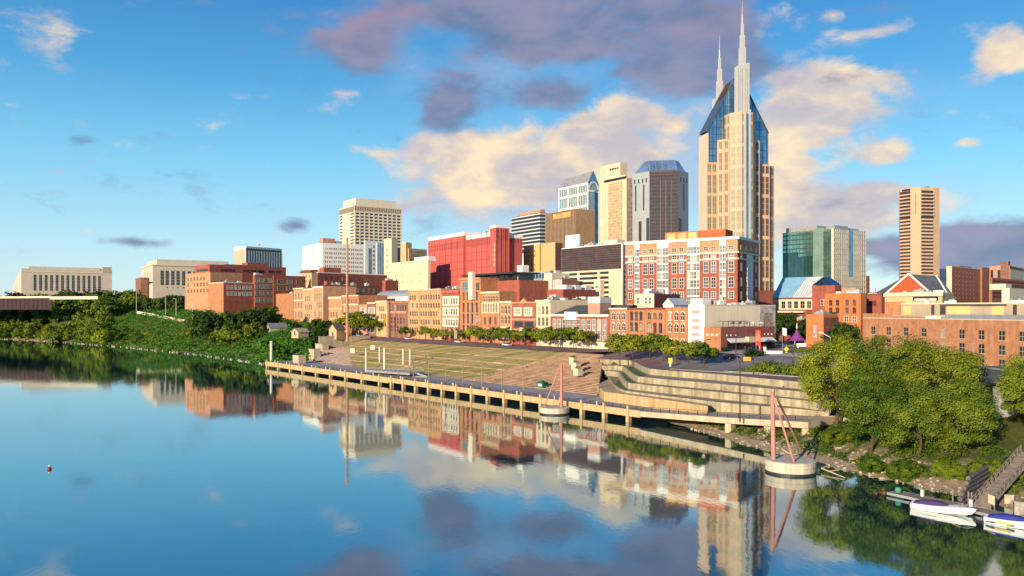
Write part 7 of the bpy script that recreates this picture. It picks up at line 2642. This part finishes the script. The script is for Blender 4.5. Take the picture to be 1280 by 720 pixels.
# gangway up to the bank
g0, g1 = Vector(at_dock(11.0, 2.4)), P(1286, 566, 5.0)
gw = thing('gangway', 'weathered timber gangway climbing from the dock up the right bank', 'gangway', g0, math.atan2(g1.y - g0.y, g1.x - g0.x))
Lg, dz = (g1 - g0).to_2d().length, g1.z - g0.z
def gp(x, y, z): return (x, y, z + dz * x / Lg)
mb = MB()
x = 0
while x < Lg:
    mb.add([gp(x, -.9, .06), gp(x + .2, -.9, .06), gp(x + .2, .9, .06), gp(x, .9, .06), gp(x, -.9, 0), gp(x + .2, -.9, 0), gp(x + .2, .9, 0), gp(x, .9, 0)],
           [(0, 1, 2, 3), (7, 6, 5, 4), (4, 5, 1, 0), (6, 7, 3, 2), (5, 6, 2, 1), (7, 4, 0, 3)], WOOD)
    x += .24
mb.build('planking', gw)
for y in (-.95, .95):
    mb = MB()
    for z, r in ((-.12, .12), (.5, .05), (1.0, .07)):
        mb.tube(gp(0, y, z), gp(Lg, y, z), r, r, WOOD, 6)
    k = int(Lg / 1.4)
    for i in range(k + 1):
        x = Lg * i / k
        mb.tube(gp(x, y, -.1), gp(x, y, 1.02), .05, .05, WOOD, 6)
        if i < k:
            mb.tube(gp(x, y, 0), gp(Lg * (i + 1) / k, y, .98), .03, .03, WOOD, 5)
    mb.build('railing', gw)
# timber crib bank beside the gangway
cr = thing('timber_bulkhead', 'dark grey timber bulkhead of stacked logs holding the bank beside the gangway', 'bulkhead', g0 + Vector((-1.2, 2.6, 0)), math.atan2(g1.y - g0.y, g1.x - g0.x) + .03)
LOG = mat('dark_log', (.13, .12, .12), .9, .35, 1.2, bump=.3)
for i in range(6):
    mb = MB(); mb.tube((-.3 + i * .8, 0, -.2 + i * .55), (Lg + 5, .35 * i * .4, 0.0 + i * .62), .30, .28, LOG, 10); mb.build('log', cr)
for i, (u, v, r, lab) in enumerate(((1249, 614, .55, 'pale boulder left of the pair at the foot of the gangway'), (1262, 622, .45, 'smaller boulder below the gangway'), (1274, 632, .6, 'pale boulder at the right edge above the dock'), (1211, 594, .6, 'square yellowish boulder on the bank at the foot of the trees'))):
    p = P(u, v, 1.0)
    mb = MB(); rr = random.Random(i)
    ring = [(r * 1.4 * math.cos(t) * rr.uniform(.8, 1.2), r * math.sin(t) * rr.uniform(.8, 1.2)) for t in np.arange(0, 6.28, 1.0472)]
    mb.prism(ring, -1.2, [r * rr.uniform(.6, 1.0) for _ in ring], mat('pale_boulder', (.42, .37, .29), .95, .25, 1.2, bump=.3))
    o = mb.build('boulder'); o.location = p; tag(o, lab, 'boulder')
# buoy far out on the river at the left
p = P(61.5, 586.5, 0)
t = thing('channel_buoy', 'tiny red and white buoy alone on the open water at the left', 'buoy', p)
mb = MB(); mb.lathe([(.25, -.3), (.36, 0), (.33, .28), (.12, .42)], mat('buoy_red', (.26, .05, .04), .4, .1, 1), 12); mb.build('float', t)
mb = MB(); mb.lathe([(.10, .42), (.12, .55), (.04, .7)], WHITE, 10); mb.build('cap', t)

# ------------------------------------------------------------------ cars, signs and street furniture
def rz_at(x, y):
    s_, n_ = toSN(x, y)
    return float(road_z(np.array(float(s_)), np.array(float(n_)))) + .03
RUB = mat('tyre_rubber', (.02, .02, .02), .9, .1, 1)
def make_car(label, x, y, ang, colr, rack=False):
    cm = mat('car_paint_' + colr[0], colr[1], .3, .05, 1, metal=.2, spec=.5)
    t = thing('parked_car', label, 'car', (x, y, rz_at(x, y)), ang)
    prof = [(-2.2, .35), (2.2, .35), (2.22, .70), (1.25, .88), (-2.1, .95), (-2.22, .6)]
    mb = MB(); n = len(prof)
    vs_ = [(px, -.86, pz) for px, pz in prof] + [(px, .86, pz) for px, pz in prof]
    mb.add(vs_, [tuple(range(n)), tuple(range(2 * n - 1, n - 1, -1))] + [(i, n + i, n + (i + 1) % n, (i + 1) % n) for i in range(n)], cm)
    mb.build('body', t)
    cab = [(1.15, .88, .80), (.45, 1.42, .64), (-1.25, 1.45, .64), (-1.95, .95, .78)]
    mb = MB()
    vs_ = [(px, -w, pz) for px, pz, w in cab] + [(px, w, pz) for px, pz, w in cab]
    mb.add(vs_, [(0, 1, 2, 3), (7, 6, 5, 4), (0, 4, 5, 1), (2, 6, 7, 3)], G_DARK); mb.build('windows', t)
    mb = MB(); mb.box(-1.3, .5, -.65, .65, 1.42, 1.48, cm); mb.build('roof', t)
    for px in (-1.35, 1.35):
        for sy in (-1, 1):
            mb = MB(); mb.tube((px, sy * .72, .33), (px, sy * .90, .33), .33, .33, RUB, 14); wo = mb.build('wheel', t); mb = MB(); mb.tube((px, sy * .90, .33), (px, sy * .91, .33), .19, .19, METAL_G, 10); mb.build('rim', wo)
    for sy in (-1, 1):
        mb = MB(); mb.box(2.2, 2.24, sy * .62 - .16, sy * .62 + .16, .58, .70, WHITE); mb.build('headlight', t)
        mb = MB(); mb.box(-2.24, -2.2, sy * .62 - .14, sy * .62 + .14, .68, .82, mat('tail_lamp', (.35, .02, .02), .3, .1, 1)); mb.build('tail_light', t)
    return t
cars = [(914, 450.5, 11.0, .45, ('black', (.015, .015, .02)), 'black car driving on the road in front of the restaurant'), (868, 441.5, 11.6, 1.1, ('silver', (.45, .46, .48)), 'silver car parked below the white painted gable'),
        (967, 434, 12.4, .2, ('white', (.70, .70, .70)), 'white car parked among the white signs near the red pillar'), (985, 436, 12.4, .2, ('grey', (.16, .17, .19)), 'dark grey car parked beside the purple tent'),
        (955, 439, 12.0, .2, ('maroon', (.14, .02, .02)), 'maroon car parked just behind the red pillar sign'), (944, 441, 12.0, .5, ('navy', (.02, .03, .09)), 'navy car waiting near the restaurant entrance')]
for (u, v, z, an, colr, lab) in cars:
    p = P(u, v, z)
    make_car(lab, p.x, p.y, an, colr)
for i, (u, lab, c_) in enumerate(((468, 'pale silver car parked at the kerb left of the buff yellow building', ('silver', (.45, .46, .48))), (478, 'blue car parked at the kerb before the brown lintel building', ('blue', (.04, .09, .25))), (531, 'white car parked at the kerb before the plain tan warehouse', ('white', (.70, .70, .70))),
                                  (595, 'white car parked at the kerb before the tall brick block', ('white', (.70, .70, .70))), (656, 'white car parked at the kerb before the balcony building', ('white', (.70, .70, .70))), (858, 'black car parked at the kerb left of the white painted gable', ('black', (.015, .015, .02))))):
    p = row_pt(u) - Vector((.806, .593)) * 9.0
    make_car(lab, p.x, p.y, math.atan2(-.806, .593), c_)

def post_thing(name, label, cat, u, v, z, h, r=.06, m=METAL_G, post='post'):
    p = P(u, v, z)
    t = thing(name, label, cat, p, -.25)
    mb = MB(); mb.tube((0, 0, -.4), (0, 0, h), r, r * .8, m, 8); mb.build(post, t)
    return t, p
RED = mat('red_sign_face', (.55, .035, .03), .5, .1, 1)
t, p = post_thing('pillar_sign', 'tall red pillar sign with white panels beside the restaurant entrance', 'sign', 947.5, 441, 12.0, 1.0)
mb = MB(); mb.box(-.75, .75, -.2, .2, .6, 7.0, RED); mb.build('red_panel', t)
mb = MB(); mb.box(-.5, .5, -.24, -.2, 1.2, 1.9, WHITE); mb.build('white_panel', t)
mb = MB(); mb.box(-.3, .3, -.24, -.2, 3.9, 6.6, mat('orange_sign_face', (.6, .16, .04), .5, .1, 1)); mb.build('sign_panel', t)
YEL = mat('yellow_sign_face', (.72, .55, .03), .5, .08, 1)
t, p = post_thing('crossing_sign', 'bright yellow diamond warning sign on a grey post by the car park', 'sign', 983, 446, 11.6, 3.6)
mb = MB(); mb.add([(0, -.08, 1.5), (.75, -.08, 2.25), (0, -.08, 3.0), (-.75, -.08, 2.25), (0, -.04, 1.5), (.75, -.04, 2.25), (0, -.04, 3.0), (-.75, -.04, 2.25)], [(0, 1, 2, 3), (7, 6, 5, 4), (0, 4, 5, 1), (1, 5, 6, 2), (2, 6, 7, 3), (3, 7, 4, 0)], YEL); mb.box(-.35, .35, -.08, -.04, .7, 1.4, YEL); mb.build('warning_plate', t)
t, p = post_thing('hoarding_sign', 'low white angular hoarding sign left of the yellow warning sign', 'sign', 966, 446, 11.8, .5)
mb = MB(); mb.box(-2.6, 2.6, -.15, .1, .7, 1.7, WHITE); mb.box(-2.6, -1.8, -.15, .1, 0, 2.8, WHITE); mb.box(-.3, .3, -.1, .1, -.3, .7, WHITE); mb.build('white_panel', t)
t, p = post_thing('hoarding_sign', 'white double panel hoarding sign beside the purple tent', 'sign', 1004, 438, 12.0, .6)
mb = MB(); mb.box(-2.0, 1.8, -.15, .1, 1.2, 2.3, WHITE); mb.box(-1.9, -1.3, -.12, .1, 0, 1.2, WHITE); mb.build('white_panel', t)
t, p = post_thing('traffic_board', 'yellow roadside barrier board right of the black car', 'sign', 934, 453, 10.8, .5)
mb = MB(); mb.box(-1.0, 1.0, -.3, .3, .2, 1.5, mat('amber_barrier', (.66, .33, .03), .6, .15, 1)); mb.build('barrier', t)
t, p = post_thing('yellow_sign', 'small square yellow sign on a pale pedestal at the kerb above the terraced walls', 'sign', 838, 457.5, 9.8, .8, .3, WHITE, 'pedestal')
mb = MB(); mb.box(-.5, .5, -.12, .0, .8, 2.2, YEL); mb.build('sign_plate', t)
t, p = post_thing('traffic_light', 'dark traffic light on a pole beside the yellow board near the big tree', 'traffic light', 1030, 461, 10.3, 5.2, .09, METAL_D)
mb = MB(); mb.box(-.22, .22, -.25, .05, 2.6, 3.9, YEL); mb.build('signal_head', t)
t, p = post_thing('street_sign', 'white street light head on a grey pole above the big tree at the junction', 'street lamp', 1038, 452, 11.5, 6.5, .09)
mb = MB(); mb.tube((0, 0, 6.4), (-2.2, 0, 7.6), .09, .09, WHITE, 6); ao = mb.build('arm', t); mb = MB(); mb.box(-2.9, -2.0, -.2, .2, 7.5, 7.8, WHITE); mb.build('lamp_head', ao)
# flags on poles
for u, v, h, c_, lab in ((978, 449, 9.0, (.70, .70, .70), 'white flag on a slim pole right of the car park'), (945, 446, 7.0, (.55, .2, .1), 'orange flag on a slim pole near the red pillar sign')):
    t, p = post_thing('flagpole', lab, 'flagpole', u, v, 11.2, h, .06, METAL_G, 'pole')
    mb = MB(); mm = mat('flag_%d' % u, c_, .8, .1, 1)
    vs_ = []
    for i in range(6):
        vs_ += [(.06 + i * .22, .10 * math.sin(i * 1.3), h - .1 - .05 * i), (.06 + i * .22, .10 * math.sin(i * 1.3 + .5), h - 2.2 - .05 * i)]
    mb.add(vs_, [(2 * i, 2 * i + 1, 2 * i + 3, 2 * i + 2) for i in range(5)], mm); mb.build('flag', t)
# purple peaked tent
p = P(996, 432, 12.4)
t = thing('peaked_tent', 'bright purple peaked tent with a white spire tip behind the parked cars', 'tent', p)
TP = mat('purple_canvas', (.22, .05, .22), .7, .15, .6)
mb = MB(); prof = [(3.8, 1.8), (2.4, 2.6), (1.2, 3.7), (.5, 5.0), (.16, 6.2)]; mb.lathe(prof, TP, 12); mb.build('canopy', t)
mb = MB(); mb.lathe([(.2, 6.1), (.3, 6.4), (.08, 8.0)], WHITE, 8); mb.build('spire_tip', t)
for i in range(6):
    an = i * math.pi / 3
    mb = MB(); mb.tube((3.6 * math.cos(an), 3.6 * math.sin(an), -.3), (3.6 * math.cos(an), 3.6 * math.sin(an), 1.95), .09, .09, WHITE, 6); mb.build('pole', t)
# thin poles with banners along the road edge
for i, (u, v, vt, lab) in enumerate(((881, 452, 425, 'slim dark street pole before the restaurant corner'), (920, 452, 412, 'slim dark street pole left of the restaurant entrance'), (991, 465, 440, 'slim grey street pole on the island hedge'), (1017, 456, 432, 'slim grey street pole on the far road kerb'), (942, 466, 448, 'slim dark street pole left of the island hedge'))):
    pp = P(u, v, 10.2)
    lamp(lab, pp, ZV(vt, pp.y) - 10.2, .9, i, METAL_D)
sl0 = None
for i, u in enumerate((440, 506, 556, 622, 682, 728)):
    p = row_pt(u) - Vector((.806, .593)) * 10.5
    lb = 'dark street lamp at the kerb of the riverfront street'
    if sl0 is None:
        sl0 = lamp(lb, (p.x, p.y, RZ - .2), 7.5, 1.2, 2.5, METAL_D, 'street lamps along the riverfront street')
    else:
        dup(sl0, (p.x, p.y, RZ - .2), 2.5, lb)
# white road sign gantry on the riverfront street at 590
p = row_pt(592) - Vector((.806, .593)) * 8
t = thing('shop_sign', 'white bracket sign on a dark post before the tall brick block', 'sign', (p.x, p.y, RZ), .6)
mb = MB(); mb.tube((0, 0, -.3), (0, 0, 10), .16, .14, METAL_D, 8); mb.build('post', t)
mb = MB(); mb.box(-2.8, .3, -.15, .15, 8.6, 9.4, WHITE); mb.box(-1.9, -.7, -.15, .15, 1.6, 5.2, CREAM); mb.build('sign_panel', t)
p = row_pt(497) - Vector((.806, .593)) * 6
t = thing('flagpole', 'white flagpole with a yellow pennant before the brown lintel building', 'flagpole', (p.x, p.y, RZ), .6)
mb = MB(); mb.tube((0, 0, -.3), (0, 0, 14), .22, .15, CREAM, 8); mb.build('pole', t)
mb = MB(); mb.add([(-.1, 0, 11.5), (-3.2, .1, 8.0), (-.1, .2, 8.0), (-.1, .06, 11.5), (-3.2, .16, 8.0), (-.1, .26, 8.0)], [(0, 1, 2), (5, 4, 3), (0, 3, 4, 1), (1, 4, 5, 2), (2, 5, 3, 0)], YEL); mb.build('pennant', t)
# kerb of the road island and painted centre lines
KB = mat('kerb_stone', (.42, .38, .33), .9, .15, .5)
for (u0, v0, u1, v1, z) in ((838, 460.5, 1020, 471.5, 9.75), (905, 462.5, 1005, 468, 9.95)):
    pa, pb = P(u0, v0, z), P(u1, v1, z)
    k = 14
    mb = MB()
    for i in range(k):
        c0, c1 = pa + (pb - pa) * (i / k), pa + (pb - pa) * ((i + 1) / k)
        za, zb_ = rz_at(c0.x, c0.y), rz_at(c1.x, c1.y)
        n = Vector((-(pb - pa).y, (pb - pa).x, 0)).normalized() * .18
        mb.add([(c0.x - n.x, c0.y - n.y, za - .2), (c1.x - n.x, c1.y - n.y, zb_ - .2), (c1.x + n.x, c1.y + n.y, zb_ - .2), (c0.x + n.x, c0.y + n.y, za - .2),
                (c0.x - n.x, c0.y - n.y, za + .14), (c1.x - n.x, c1.y - n.y, zb_ + .14), (c1.x + n.x, c1.y + n.y, zb_ + .14), (c0.x + n.x, c0.y + n.y, za + .14)],
               [(0, 1, 5, 4), (2, 3, 7, 6), (4, 5, 6, 7), (1, 2, 6, 5), (3, 0, 4, 7)], KB)
    tag(mb.build('kerb'), None, None, kind='structure')
mb = MB()
pa, pb = P(860, 456, 10.2), P(1020, 462, 10.2)
for i in range(12):
    c0, c1 = pa + (pb - pa) * (i / 12), pa + (pb - pa) * ((i + .5) / 12)
    n = Vector((-(pb - pa).y, (pb - pa).x, 0)).normalized() * .09
    mb.add([(c0.x - n.x, c0.y - n.y, rz_at(c0.x, c0.y) + .03), (c1.x - n.x, c1.y - n.y, rz_at(c1.x, c1.y) + .03), (c1.x + n.x, c1.y + n.y, rz_at(c1.x, c1.y) + .03), (c0.x + n.x, c0.y + n.y, rz_at(c0.x, c0.y) + .03)], [(0, 1, 2, 3)], PAINT_W)
tag(mb.build('road_marking'), None, None, kind='structure')
